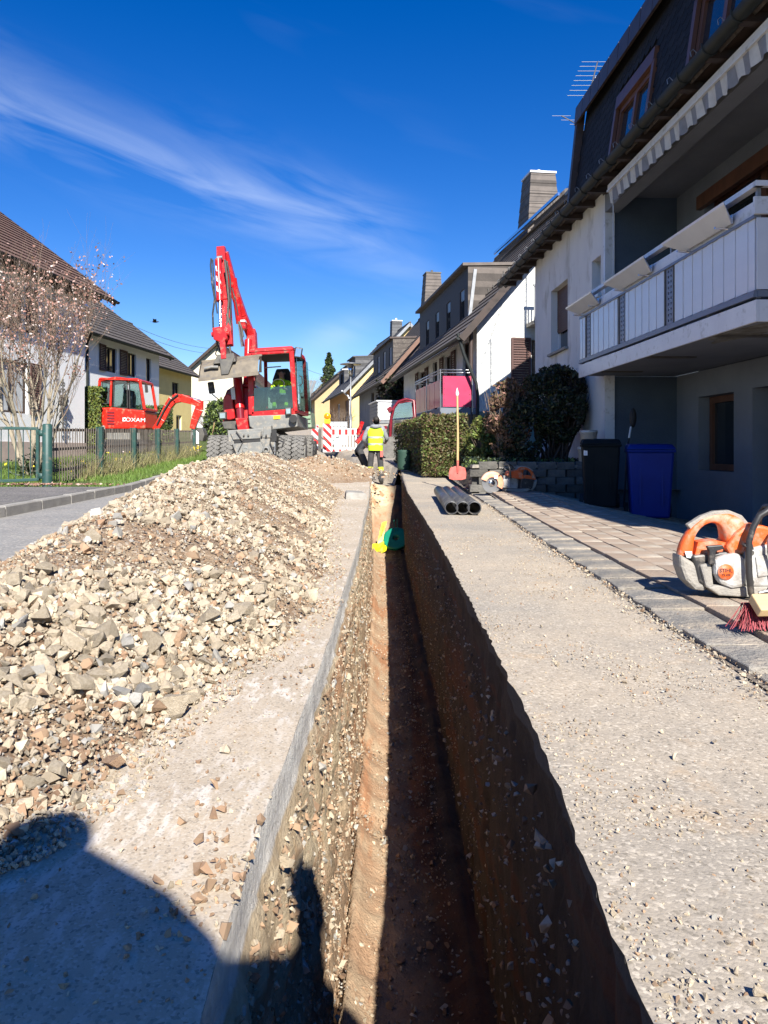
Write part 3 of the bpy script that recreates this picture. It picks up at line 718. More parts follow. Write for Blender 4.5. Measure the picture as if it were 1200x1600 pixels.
# ------------------------------------------------------------------ building helpers
def holed(mb, O, U, V, N, Wd, H, holes, depth=.2, m=0, mr=None):
    O, U, V, N = map(Vector, (O, U, V, N)); mr = m if mr is None else mr
    us = sorted({0, Wd, *[h[0] for h in holes], *[h[1] for h in holes]}); vs_ = sorted({0, H, *[h[2] for h in holes], *[h[3] for h in holes]})
    for a, b in zip(us[:-1], us[1:]):
        for c, d in zip(vs_[:-1], vs_[1:]):
            cu, cv = (a + b) / 2, (c + d) / 2
            if any(h[0] < cu < h[1] and h[2] < cv < h[3] for h in holes): continue
            mb.add([O + U * a + V * c, O + U * b + V * c, O + U * b + V * d, O + U * a + V * d], [(0, 1, 2, 3)], m)
    for a, b, c, d in holes:
        q = [O + U * a + V * c, O + U * b + V * c, O + U * b + V * d, O + U * a + V * d]; w = [p - N * depth for p in q]
        for i in range(4):
            j = (i + 1) % 4; mb.add([q[i], q[j], w[j], w[i]], [(0, 1, 2, 3)], mr)
    return mb
def window(par, O, U, V, N, hole, depth=.14, fm=None, nm=1, fw=.06, sill=None, roller=0, rm=None, curtain=False, name='window', transom=0, label=None):
    """frame with its panes set into a wall opening"""
    O, U, V, N = map(Vector, (O, U, V, N)); a, b, c, d = hole; fm = fm or M['white_paint']
    def pt(u, v, n): return O + U * u + V * v + N * n
    def slab(mb, u0, u1, v0, v1, n0, n1, m=0): mb.hexa([pt(u0, v0, n0), pt(u1, v0, n0), pt(u1, v0, n1), pt(u0, v0, n1), pt(u0, v1, n0), pt(u1, v1, n0), pt(u1, v1, n1), pt(u0, v1, n1)], m)
    f = MB(); n0, n1 = -depth - .02, -depth + .05; e = .004
    slab(f, a + e, a + fw, c + e, d - e, n0, n1); slab(f, b - fw, b - e, c + e, d - e, n0, n1)
    slab(f, a + fw, b - fw, c + e, c + fw, n0, n1); slab(f, a + fw, b - fw, d - fw, d - e, n0, n1)
    cells = []
    wd = (b - a - 2 * fw - (nm - 1) * fw) / nm
    for i in range(nm):
        u0 = a + fw + i * (wd + fw); cells.append((u0, u0 + wd))
        if i: slab(f, u0 - fw, u0, c + fw, d - fw, n0, n1)
    if transom: slab(f, a + fw, b - fw, c + transom - .02, c + transom + .02, n0, n1 - .005)
    fo = f.build(name, fm, par)
    if label: fo['label'] = label
    for u0, u1 in cells:
        g = MB(); slab(g, u0, u1, c + fw, d - fw, n0 + .015, n0 + .03); g.build('pane', M['glass'], fo)
        if curtain:
            g = MB(); slab(g, u0 + .02, u1 - .02, c + fw, d - fw, n0 + .032, n0 + .034); g.build('curtain', M['curtain'], fo)
    if sill:
        s = MB(); slab(s, a - .05, b + .05, c - .05, c - .004, -.04, .07); s.build('sill', sill, fo)
    if roller:
        s = MB(); h = (d - c) * roller; k = int(h / .045)
        for i in range(k):
            v1 = d - .004 - i * .045; slab(s, a + .01, b - .01, v1 - .038, v1, n1 + .004, n1 + .018)
        slab(s, a + .012, b - .012, d - .01 - k * .045 - .02, d - .004, n1 + .002, n1 + .005)
        s.build('roller_blind', rm or M['roller'], fo)
    return fo
def shutter(par, O, U, V, N, u0, u1, c, d, n=.03, m=None, label=None):
    O, U, V, N = map(Vector, (O, U, V, N)); mb = MB()
    def pt(u, v, k): return O + U * u + V * v + N * k
    def slab(u0, u1, v0, v1, n0, n1): mb.hexa([pt(u0, v0, n0), pt(u1, v0, n0), pt(u1, v0, n1), pt(u0, v0, n1), pt(u0, v1, n0), pt(u1, v1, n0), pt(u1, v1, n1), pt(u0, v1, n1)])
    w = .06; slab(u0, u0 + w, c, d, n, n + .04); slab(u1 - w, u1, c, d, n, n + .04); slab(u0 + w, u1 - w, c, c + w, n, n + .04); slab(u0 + w, u1 - w, d - w, d, n, n + .04)
    k = int((d - c - 2 * w) / .07)
    for i in range(k):
        v = c + w + (i + .5) * (d - c - 2 * w) / k
        mb.hexa([pt(u0 + w, v - .028, n + .03), pt(u1 - w, v - .028, n + .03), pt(u1 - w, v - .02, n + .036), pt(u0 + w, v - .02, n + .036), pt(u0 + w, v + .02, n + .002), pt(u1 - w, v + .02, n + .002), pt(u1 - w, v + .028, n + .008), pt(u0 + w, v + .028, n + .008)])
    return mb.build('shutter', m or M['shutter'], par)

def roof_plane(mb, A, B, Cc, D, th=.12, course=.33, m=0, mu=1):
    """A,B eave ends; C,D ridge ends (above B and A). Courses step like lapped tiles; underside mu."""
    A, B, Cc, D = map(Vector, (A, B, Cc, D)); up = (D - A); Ls = up.length; n = max(2, int(Ls / course)); nr = (B - A).cross(D - A).normalized()
    if nr.z < 0: nr = -nr
    vs = []; fs = []
    for i in range(n):
        t0, t1 = i / n, (i + 1) / n
        p0, q0 = A.lerp(D, t0), B.lerp(Cc, t0); p1, q1 = A.lerp(D, t1), B.lerp(Cc, t1)
        lift = .035
        mb.add([p0 + nr * lift, q0 + nr * lift, q1 + nr * .004, p1 + nr * .004], [(0, 1, 2, 3)], m)
        mb.add([p0 - nr * .001, q0 - nr * .001, q0 + nr * lift, p0 + nr * lift], [(0, 1, 2, 3)], m)
    mb.add([A, B, B - nr * th, A - nr * th], [(0, 1, 2, 3)], m)
    mb.add([A - nr * th, B - nr * th, Cc - nr * th, D - nr * th], [(0, 1, 2, 3)], mu)
    mb.add([A, D, D - nr * th, A - nr * th], [(0, 1, 2, 3)], mu); mb.add([B, Cc, Cc - nr * th, B - nr * th], [(0, 1, 2, 3)], mu)

def gable_house(name, label, loc, rz_, L, Wd, zb, ze, pitch, side=1, eo=.5, vo=.45, wall=None, roof=None, under=None, street=(), near=(), gw=(), plinth=None, plz=0, gutter=True, gablem=None, verge=None, cat='house', group=None):
    """origin on the street-side wall line at y=0; y runs away; side=+1: building lies towards +x, -1: towards -x.
    street / near: window dicts in (u along y or x, v height)"""
    h = thing(name, label, cat, loc, rz_, group); s = side; wall = wall or M['white_wall']; roof = roof or M['tile_grey']; under = under or M['dark_wood']
    half = Wd / 2; zr = ze + half * math.tan(pitch)
    mb = MB()
    U, V, N = Vector((0, 1, 0)), Vector((0, 0, 1)), Vector((-s, 0, 0))
    holed(mb, (0, 0, zb), U, V, N, L, ze - zb, [(w['u'][0], w['u'][1], w['v'][0] - zb, w['v'][1] - zb) for w in street], .16)
    mb.box(s * (Wd - .02), s * Wd, 0, L, zb, ze)
    U2, N2 = Vector((s, 0, 0)), Vector((0, -1, 0))
    holed(mb, (0, 0, zb), U2, V, N2, Wd, ze - zb, [(w['u'][0], w['u'][1], w['v'][0] - zb, w['v'][1] - zb) for w in near], .16, 1 if gablem else 0)
    mb.add([(0, 0, ze), (s * Wd, 0, ze), (s * half, 0, zr)], [(0, 1, 2)], 1 if gablem else 0)
    mb.add([(0, L, zb), (s * Wd, L, zb), (s * Wd, L, ze), (s * half, L, zr), (0, L, ze)], [(0, 1, 2, 3, 4)])
    mb.build('wall', [wall, gablem or wall], h, fix=False)
    if plinth:
        mb = MB(); mb.box(-s * .03, s * (Wd + .03), -.03, L + .03, zb - .1, plz); mb.build('plinth', plinth, h)
    rb = MB(); e = eo; dz = e * math.tan(pitch); y0, y1 = -vo, L + vo; o = .13
    roof_plane(rb, (-s * e, y0, ze - dz + o), (-s * e, y1, ze - dz + o), (s * half, y1, zr + o), (s * half, y0, zr + o))
    roof_plane(rb, (s * (Wd + e), y0, ze - dz + o), (s * (Wd + e), y1, ze - dz + o), (s * half, y1, zr + o), (s * half, y0, zr + o))
    ro = rb.build('roof', [roof, under], h, fix=False)
    mb = MB().tube([(s * half, y0 - .02, zr + o + .02), (s * half, y1 + .02, zr + o + .02)], .09, 8); mb.build('ridge_tiles', roof, ro)
    for yy in (y0 - .025, y1 + .0):
        for q in ((-s * e, ze - dz), (s * (Wd + e), ze - dz)):
            MB().bar((q[0], yy + .0125, q[1] + o - .09), (s * half, yy + .0125, zr + o - .09), .028, .2).build('verge_board', verge or under, ro)
    # rafters under the street eave
    if gutter:
        gx = -s * (e + .07); gz = ze - dz + o - .04
        g = MB(); n = 8
        for yy0, yy1 in ((y0, y1),):
            vs_ = []
            for yy in (yy0, yy1):
                for k in range(n + 1):
                    a = math.pi + math.pi * k / n; vs_.append((gx + .075 * math.cos(a), yy, gz + .075 * math.sin(a)))
            fs = [(k, k + 1, k + n + 2, k + n + 1) for k in range(n)]
            g.add(vs_, fs, 0, True); g.add([vs_[k] for k in range(n + 1)], [tuple(range(n + 1))]); g.add([vs_[k + n + 1] for k in range(n + 1)], [tuple(range(n + 1))])
        g.build('gutter', M['gutter'], h)
    for w in gw: window(h, (0, 0, 0), U2, V, N2, (*w['u'], *w['v']), -.03, w.get('fm'), w.get('n', 1), sill=w.get('sill'), curtain=w.get('curtain', False))
    for w in street:
        window(h, (0, 0, 0), U, V, N, (*w['u'], *w['v']), .13, w.get('fm'), w.get('n', 1), sill=w.get('sill'), roller=w.get('roller', 0), curtain=w.get('curtain', False))
        for q in w.get('sh', ()): shutter(h, (0, 0, 0), U, V, N, q[0], q[1], w['v'][0] - .02, w['v'][1] + .02)
    for w in near:
        window(h, (0, 0, 0), U2, V, N2, (*w['u'], *w['v']), .13, w.get('fm'), w.get('n', 1), sill=w.get('sill'), roller=w.get('roller', 0), curtain=w.get('curtain', False))
        for q in w.get('sh', ()): shutter(h, (0, 0, 0), U2, V, N2, q[0], q[1], w['v'][0] - .02, w['v'][1] + .02)
    return h
def dormer(h, y0, y1, zbot, ztop, xf, xb, wins, face, capm, cheek=None, lean=0.0, s=1):
    """box dormer: front face at x=xf from zbot to ztop; flat lid back to xb"""
    d = MB(); L = y1 - y0
    O = Vector((xf, y0, zbot)); U = Vector((0, 1, 0)); V = Vector((s * lean, 0, ztop - zbot)); H = V.length; V = V.normalized(); N = Vector((-s, 0, 0))
    holed(d, O, U, V, N, L, H, wins and [w[:4] for w in wins] or [], .12)
    for yy in (y0, y1): d.add([(xf, yy, zbot), (xf + s * lean, yy, ztop), (xb, yy, ztop + .05), (xb, yy, zbot)], [(0, 1, 2, 3)], 1)
    dm = d.build('dormer', [face, cheek or face], h, fix=False)
    c = MB(); c.hexa([(xf + s * lean - s * .18, y0 - .04, ztop), (xb, y0 - .04, ztop + .1), (xb, y1 + .1, ztop + .1), (xf + s * lean - s * .18, y1 + .1, ztop), (xf + s * lean - s * .18, y0 - .04, ztop + .09), (xb, y0 - .04, ztop + .2), (xb, y1 + .1, ztop + .2), (xf + s * lean - s * .18, y1 + .1, ztop + .09)])
    c.build('dormer_lid', capm, dm)
    for w in wins or []:
        window(dm, O, U, V, N, w[:4], .1, w[4] if len(w) > 4 else M['dark_wood'], w[5] if len(w) > 5 else 2, .05, name='dormer_window', roller=w[6] if len(w) > 6 else 0, rm=M['zinc'])
    return dm
def chimney(par, cx, cy, w0, w1, l0, l1, zb, zt, m, cap, label=None):
    mb = MB(); p = []
    for z, w, l in ((zb, w0, l0), (zt, w1, l1)): p += [(cx - w / 2, cy - l / 2, z), (cx + w / 2, cy - l / 2, z), (cx + w / 2, cy + l / 2, z), (cx - w / 2, cy + l / 2, z)]
    n = 8
    for i in range(n):
        t0, t1 = i / n, (i + 1) / n; q = [Vector(p[k]).lerp(Vector(p[k + 4]), t0) for k in range(4)] + [Vector(p[k]).lerp(Vector(p[k + 4]), t1) for k in range(4)]
        c0 = Vector((cx, cy, 0))
        for k in range(4): q[k] = Vector((cx + (q[k].x - cx) * 1.03, cy + (q[k].y - cy) * 1.03, q[k].z))
        mb.hexa(q)
    c = mb.build('chimney', m, par)
    MB().box(cx - w1 / 2 - .04, cx + w1 / 2 + .04, cy - l1 / 2 - .04, cy + l1 / 2 + .04, zt + .002, zt + .08).build('cap', cap, c)
    MB().cyl((cx, cy, zt + .08), (cx, cy, zt + .3), .08, 10).build('flue', cap, c)
    return c

slate_tile = mat('small_slate_shingle', (.175, .148, .128), (.125, .106, .092), .8, 3, bump=.4, bscale=20)
def brickify(m, sc, c=.35, rowh=.25, bw=.5):
    """add tile joints to the colour relief of a far roof (fine relief only)"""
    t = m.node_tree; L = t.links; b = t.nodes['Principled BSDF']; co = t.nodes.new('ShaderNodeTexCoord').outputs['Object']
    sp = t.nodes.new('ShaderNodeSeparateXYZ'); L.new(co, sp.inputs[0]); cb = t.nodes.new('ShaderNodeCombineXYZ'); L.new(sp.outputs[1], cb.inputs[0]); L.new(sp.outputs[2], cb.inputs[1])
    br = t.nodes.new('ShaderNodeTexBrick'); br.inputs['Scale'].default_value = sc; br.inputs['Row Height'].default_value = rowh; br.inputs['Brick Width'].default_value = bw
    br.inputs['Mortar Size'].default_value = .02; br.inputs['Color1'].default_value = (1, 1, 1, 1); br.inputs['Color2'].default_value = (.78, .78, .78, 1); br.inputs['Mortar'].default_value = (c, c, c, 1)
    L.new(cb.outputs[0], br.inputs['Vector']); src = b.inputs['Base Color'].links[0].from_socket
    mx = t.nodes.new('ShaderNodeMixRGB'); mx.blend_type = 'MULTIPLY'; mx.inputs[0].default_value = 1; L.new(src, mx.inputs[1]); L.new(br.outputs[0], mx.inputs[2]); L.new(mx.outputs[0], b.inputs['Base Color'])
brickify(M['tile_grey'], 1.0, .5, .26, .36); brickify(slate_tile, 1.0, .45, .22, .4); brickify(M['tile_red'], 1.0, .5, .2, .24); brickify(M['tile_slate'], 1.0, .5, .26, .4)

# ------------------------------------------------------------------ house one, on the right, with the balcony
H1 = thing('white_house', 'nearest house on the right with black shingled attic above a white balcony', 'house', (3.59, 12.6, 0), R(2.2))
UY, VZ, NX = Vector((0, 1, 0)), Vector((0, 0, 1)), Vector((-1, 0, 0))
UX, NY = Vector((1, 0, 0)), Vector((0, -1, 0))
ZE = 5.0
w = MB()
wins = [(2.1, 3.35, 3.2, 4.5), (.18, .68, 3.9, 4.5)]     # v counted from -.45
holed(w, (0, 0, -.45), UY, VZ, NX, 4.75, ZE + .45, [(2.1, 3.35, 3.15, 4.45), (.12, .6, 3.75, 4.4)], .26)
w.add([(0, 4.75, -.45), (9.6, 4.75, -.45), (9.6, 4.75, ZE), (4.8, 4.75, 9.1), (0, 4.75, ZE)], [(0, 1, 2, 3, 4)])
w.build('wall', M['white_wall'], H1, fix=False)
MB().box(0, .16, -.003, -.09, -.45, ZE - .12).build('pier', M['white_paint'], H1)
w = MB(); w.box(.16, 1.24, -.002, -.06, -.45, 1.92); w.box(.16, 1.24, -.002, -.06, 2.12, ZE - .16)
w.build('side_wall', M['blue_wall'], H1)
# back walls of ground floor and loggia
w = MB()
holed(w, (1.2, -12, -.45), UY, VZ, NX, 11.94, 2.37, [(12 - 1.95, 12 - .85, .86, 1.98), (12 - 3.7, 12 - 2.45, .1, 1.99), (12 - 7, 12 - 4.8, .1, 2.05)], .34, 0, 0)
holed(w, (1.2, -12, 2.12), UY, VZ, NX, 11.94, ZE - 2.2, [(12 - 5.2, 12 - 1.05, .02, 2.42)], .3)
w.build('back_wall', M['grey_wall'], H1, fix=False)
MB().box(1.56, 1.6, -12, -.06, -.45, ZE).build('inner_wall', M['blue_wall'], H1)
lw = window(H1, (1.2, -12, -.45), UY, VZ, NX, (12 - 1.95, 12 - .85, .86, 1.98), .22, M['brown_wood'], 1, .1, label='brown framed ground floor window beside the blue bin')
window(H1, (1.2, -12, 2.12), UY, VZ, NX, (12 - 5.2, 12 - 1.05, .02, 2.42), .2, M['brown_wood'], 3, .13, name='balcony_door', transom=0)
MB().box(1.12, 1.2, -5.3, -.95, 4.36, 4.56).build('shutter_box', M['brown_wood'], H1)
d = MB().box(1.42, 1.47, -3.68, -2.47, -.34, 1.53).build('door', M['blue_wall'], H1)
MB().cyl((1.38, -2.6, .7), (1.38, -2.6, .85), .015, 8).build('handle', M['steel'], d)
MB().box(1.42, 1.47, -6.98, -4.82, -.34, 1.58).build('garage_door', M['grey_wall'], H1)
# window on the white facade
window(H1, (0, 0, -.45), UY, VZ, NX, (2.1, 3.35, 3.15, 4.45), .2, M['white_paint'], 1, .06, sill=M['concrete'], roller=.68, label='facade window with its brown blind two thirds down')
MB().box(.03, .14, 2.06, 3.39, 4.02, 4.2).build('blind_box', M['white_paint'], H1)
window(H1, (0, 0, -.45), UY, VZ, NX, (.12, .6, 3.75, 4.4), .2, M['white_paint'], 1, .05, sill=M['white_paint'])
MB().box(-.02, -.002, -.0, 4.75, -.45, .3).build('plinth', M['concrete'], H1)
# soffit above the loggia, its beam, and the deck
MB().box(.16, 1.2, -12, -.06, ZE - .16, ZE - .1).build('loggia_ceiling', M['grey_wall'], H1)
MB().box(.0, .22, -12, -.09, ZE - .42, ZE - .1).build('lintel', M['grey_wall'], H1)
bal = MB().box(-.36, 1.2, -5.5, .02, 1.93, 2.11).build('balcony', M['grey_wall'], H1)
MB().box(-.39, -.362, -5.53, .05, 1.90, 2.10).build('fascia', M['white_paint'], bal)
MB().box(-.36, 1.4, -5.53, -5.502, 1.90, 2.10).build('fascia', M['white_paint'], bal)
for yy in (-.75, -2.6, -4.5): MB().box(-.25, .35, yy - .07, yy + .07, 1.915, 1.932).build('drain_slot', M['dark_steel'], bal)
stn = mat('damp_plaster', (.12, .11, .09), (.25, .26, .25), .95, 6, bump=1)
MB().prism([(-.05 + .18 * math.cos(a) * (1 + .3 * math.sin(3 * a)), -4.9 + .95 * math.sin(a) * (1 + .15 * math.cos(5 * a))) for a in np.linspace(0, 2 * math.pi, 26)[:-1]], 'xy', 1.924, 1.929).build('damp_patch', stn, bal)
# balcony railing: slats, perforated strips, rails
rail = MB(); RX = -.37
rail.box(RX - .02, RX + .02, -5.5, .03, 2.16, 2.19); rail.box(RX - .03, RX + .03, -5.5, .03, 2.13, 2.16)
rl = rail.build('bottom_rail', M['grey_trim'], bal)
MB().box(RX - .03, RX + .05, -5.54, .05, 3.14, 3.19).build('handrail', M['white_paint'], bal)
MB().box(RX - .02, RX + .02, -5.5, .03, 2.86, 2.89).build('middle_rail', M['grey_trim'], bal)
MB().box(RX + .01, RX + .03, -5.5, .03, 2.90, 3.03).build('screen_strip', M['white_paint'], bal)
slat = MB().box(-.008, .008, -.058, .058, 0, .66).build('balcony_slat', M['pvc'], bal); first = [slat]
perf = MB()
holed(perf, (0, -.11, 0), UY, VZ, NX, .22, .66, [(a, a + .03, b, b + .03) for a in (.055, .13) for b in [x * .064 + .03 for x in range(10)]], .01)
perf.box(-.01, .01, -.135, -.112, 0, .66, 1); perf.box(-.01, .01, .112, .135, 0, .66, 1)
pf = perf.build('perforated_strip', [M['grey_trim'], M['dark_steel']], bal, fix=False); pf_used = False
pos = [-.42, -1.95, -3.55]; yy = -.02
def near_perf(y): return next((p for p in pos if abs(y - p) < .19), None)
k = 0; y = -.05; used = False
while y > -5.42:
    p = near_perf(y)
    if p is not None: y = p - .2; continue
    if not used: slat.location = (RX, y, 2.2); used = True
    else: inst(slat.data, 'balcony_slat', bal, (RX + (.006 if k % 2 else 0), y, 2.2))
    y -= .119; k += 1
for i, p in enumerate(pos):
    if i == 0: pf.location = (RX, p, 2.2)
    else: inst(pf.data, 'perforated_strip', bal, (RX, p, 2.2))
for p in (-.03, *pos, -2.75, -4.5, -5.48):
    MB().box(RX + .012, RX + .045, p - .018, p + .018, 2.12, 3.14).build('baluster', M['zinc'], bal)
# the return end of the balcony, facing the viewer
for i, x in enumerate(np.arange(-.30, 1.2, .15)): MB().box(x - .07, x + .07, -5.512, -5.5, 2.2, 2.86).build('balcony_slat', M['pvc'], bal)
MB().box(-.4, 1.3, -5.55, -5.49, 3.14, 3.19).build('handrail', M['white_paint'], bal); MB().box(-.4, 1.3, -5.53, -5.5, 2.89, 3.05).build('screen_strip', M['white_paint'], bal)
MB().box(-.36, 1.3, -5.52, -5.49, 2.13, 2.19).build('bottom_rail', M['grey_trim'], bal)
# eave: gutter, brackets, rafter tails
gx, gz = -.36, 4.93
g = MB(); n = 10; vs_ = []
for yy in (-12, 7.05):
    for k in range(n + 1):
        a = math.pi + math.pi * k / n; vs_.append((gx + .085 * math.cos(a), yy, gz + .085 * math.sin(a)))
g.add(vs_, [(k, k + 1, k + n + 2, k + n + 1) for k in range(n)], 0, True)
for o_ in (0, n + 1): g.add([vs_[k + o_] for k in range(n + 1)], [tuple(range(n + 1))])
gu = g.build('gutter', M['gutter'], H1)
br = MB()
br0 = None
for i in range(24):
    y = 6.6 - i * .62
    b_ = MB().tube([(gx - .09, y, gz + .03), (gx - .085, y, gz - .02), (gx - .06, y, gz - .07), (gx, y, gz - .093), (gx + .06, y, gz - .07), (gx + .09, y, gz)], .011, 5).build('gutter_bracket', M['gutter'], gu)
    MB().tube([(gx - .09, y + .25, gz + .02), (gx - .1, y + .25, gz + .07), (gx - .07, y + .25, gz + .1), (gx - .03, y + .25, gz + .06)], .006, 4).build('snow_hook', M['zinc'], gu)
MB().box(-.3, .0, -12, 6.9, ZE - .06, ZE - .03).build('soffit_board', M['dark_wood'], H1)
for i in range(26):
    y = 6.75 - i * .7
    MB().box(-.34, -.01, y - .05, y + .05, ZE - .16, ZE - .062).build('rafter_tail', M['dark_wood'], H1)
# main roof (hidden from the street by its own pitch) and the mansard attic
rb = MB(); pt_ = math.tan(R(38))
roof_plane(rb, (-.3, -12, 4.99), (-.3, 6.95, 4.99), (4.8, 6.95, 4.99 + 5.1 * pt_), (4.8, -12, 4.99 + 5.1 * pt_))
roof_plane(rb, (9.9, -12, 4.99), (9.9, 6.95, 4.99), (4.8, 6.95, 4.99 + 5.1 * pt_), (4.8, -12, 4.99 + 5.1 * pt_))
r1 = rb.build('roof', [M['tile_grey'], M['dark_wood']], H1, fix=False)
MB().bar((-.3, 6.99, 4.93), (4.8, 6.99, 4.93 + 5.1 * pt_), .04, .24).build('verge_board', M['dark_wood'], r1)
MZ0, MZ1, MX0, MX1, MY = 4.96, 6.62, -.28, -.04, .75
mv = Vector((MX1 - MX0, 0, MZ1 - MZ0)); mh = mv.length; mvn = mv.normalized()
D = MB()
WN = [(12 + MY - 12 + 0, 0, 0, 0)]
O1 = Vector((MX0, -12, MZ0)); Lm = 12 + MY
whs = [(12 - 2.62, 12 - 1.28, .02, .78), (12 - 5.3, 12 - 3.95, .02, .84)]
holed(D, O1, UY, mvn, NX, Lm, mh, whs, .14)
D.add([(MX0, MY, MZ0), (MX1, MY, MZ1), (2.6, MY, MZ1 + .3), (2.6, MY, MZ0)], [(0, 1, 2, 3)])
att = D.build('attic', M['slate_dark'], H1, fix=False)
MB().hexa([(MX1 - .16, -12, MZ1 + .0), (3, -12, MZ1 + .5), (3, MY + .12, MZ1 + .5), (MX1 - .16, MY + .12, MZ1), (MX1 - .16, -12, MZ1 + .05), (3, -12, MZ1 + .56), (3, MY + .12, MZ1 + .56), (MX1 - .16, MY + .12, MZ1 + .05)]).build('attic_lid', M['brown_metal'], att)
# folded metal cap in panels along the top, side trim
y = MY + .1
while y > -11.5:
    MB().hexa([(MX1 - .2, y - .43, MZ1 - .24), (MX1 - .17, y - .43, MZ1 + .07), (MX1 - .17, y - .008, MZ1 + .07), (MX1 - .2, y - .008, MZ1 - .24), (MX1 - .16, y - .43, MZ1 - .24), (MX1 - .12, y - .43, MZ1 + .07), (MX1 - .12, y - .008, MZ1 + .07), (MX1 - .16, y - .008, MZ1 - .24)]).build('cap_panel', M['brown_metal'], att); y -= .44
MB().bar((MX0 - .03, MY + .03, MZ0 - .02), (MX1 - .1, MY + .03, MZ1 - .05), .12, .13, (1, 0, 0)).build('corner_board', M['brown_metal'], att)
# individual slates, scale-cut
sm = bpy.data.meshes.new('shingle')
pr = [(-.1, 0), (.1, 0), (.1, -.13), (.075, -.175), (.035, -.2), (-.035, -.2), (-.075, -.175), (-.1, -.13)]
sm.from_pydata([(-.018, a, b) for a, b in pr] + [(-.006, a, b) for a, b in pr], [], [tuple(range(8))] + [(i, (i + 1) % 8, (i + 1) % 8 + 8, i + 8) for i in range(8)]); sm.materials.append(M['slate_dark']); sm.update()
lean = math.atan2(MX1 - MX0, MZ1 - MZ0); c = 0; row = 0
z = .2
while z < mh - .16:
    y = MY - .14 - (row % 2) * .1
    while y > -7.2:
        u = y + 12
        if not any(a - .1 < u < b + .1 and cc - .02 < z < dd + .42 for a, b, cc, dd in whs) and c < 300:
            p = O1 + mvn * z + Vector((0, u, 0)); inst(sm, 'shingle', att, p, (random.uniform(-.02, .02), lean + .03, 0)); c += 1
        y -= .205
    z += .135; row += 1
for i, q in enumerate(whs):
    fo = window(att, O1, UY, mvn, NX, q, .05, M['brown_wood'], 2, .085, name='attic_window')
    b_ = MB(); p0 = O1 + mvn * q[3]
    b_.hexa([p0 + Vector((-.06, q[0] - .06, 0)), p0 + Vector((-.06, q[1] + .06, 0)), p0 + Vector((.02, q[1] + .06, 0)), p0 + Vector((.02, q[0] - .06, 0)), p0 + Vector((-.03, q[0] - .06, .2)), p0 + Vector((-.03, q[1] + .06, .2)), p0 + Vector((.05, q[1] + .06, .2)), p0 + Vector((.05, q[0] - .06, .2))])
    b_.build('blind_box', M['brown_wood'], fo)
    for yy in (q[0] - .05, q[1] + .05): MB().bar(O1 + Vector((-.03, yy, 0)), O1 + mvn * (q[3] + .02) + Vector((-.03, yy, 0)), .09, .05, (1, 0, 0)).build('casing', M['brown_wood'], fo)

# things on house one --------------------------------------------------
def h1p(x, y, z): return H1.matrix_basis @ Vector((x, y, z))
RZ1 = R(2.2)
def canopy():
    t = thing('awning', 'grey and white striped awning valance rolled up under the gutter above the balcony', 'awning', h1p(0, 0, 0), RZ1)
    stripe = [mat('awning_pale', (.62, .61, .58), None, .9, 9), mat('awning_grey', (.26, .27, .30), None, .9, 9)]
    mb = MB(); V_ = []; k = 0; y = -.75; st = .04; yy = []
    mb2 = MB(); n = int(6.6 / st)
    zs = [4.72, 4.655, 4.59, 4.52]
    for i in range(n + 1):
        Y = y - i * st; wv = .022 * math.sin(i * 1.05) ; ph = (i * st / .15) % 1; scal = .022 * abs(math.sin(math.pi * ph))
        for j, z in enumerate(zs): V_.append((-.16 + wv * (j / 3) + .01 * j, Y, z - (scal if j == 3 else 0)))
    for i in range(n):
        for j in range(3): mb2.f.append((i * 4 + j, (i + 1) * 4 + j, (i + 1) * 4 + j + 1, i * 4 + j + 1)); mb2.m.append(int(i * st / .15) % 2); mb2.s.append(True)
    mb2.v = V_; mb2.build('valance', stripe, t, fix=False)
    MB().box(-.17, .0, -7.35, -.73, 4.722, 4.80).build('awning_case', M['white_paint'], t)
    MB().box(-.185, -.15, -7.35, -.73, 4.69, 4.722).build('front_bar', M['white_paint'], t)
    return t
canopy()
t = thing('awning_crank', 'thin cord hanging beside the pier from the end of the awning', 'cord', h1p(-.1, -.78, 3.0), RZ1)
MB().tube([(0, 0, 1.7), (.004, 0, .9), (0, 0, 0)], .008, 6).build('cord', M['white_paint'], t)
PB = [(-4.55, .74, 'planter bracket board nearest the viewer on the balcony rail'), (-2.5, .76, 'middle tilted white planter board hooked on the balcony rail'), (-.5, .68, 'farthest tilted white planter board hooked on the balcony rail')]
for y, half, lb in PB:
    t = thing('flower_box', lb, 'flower box', h1p(-.40, y, 2.93), RZ1, 'white boxes on the balcony rail')
    mb = MB()
    q = .72
    mb.hexa([(.0, -half * q, 0), (-.17, -half, .12), (-.175, -half, .145), (.015, -half * q, .02), (.0, half * q, 0), (-.17, half, .12), (-.175, half, .145), (.015, half * q, .02)])
    mb.hexa([(.0, -half * q, .0), (.012, -half * q, .09), (.022, -half * q, .09), (.018, -half * q, .0), (.0, half * q, .0), (.012, half * q, .09), (.022, half * q, .09), (.018, half * q, .0)])
    mb.build('trough', M['pvc'], t)
    for sg in (-.6, .6): MB().tube([(-.12, sg * half, -.02), (.05, sg * half, -.03), (.06, sg * half, -.1)], .012, 6).build('bracket', M['chrome'], t)
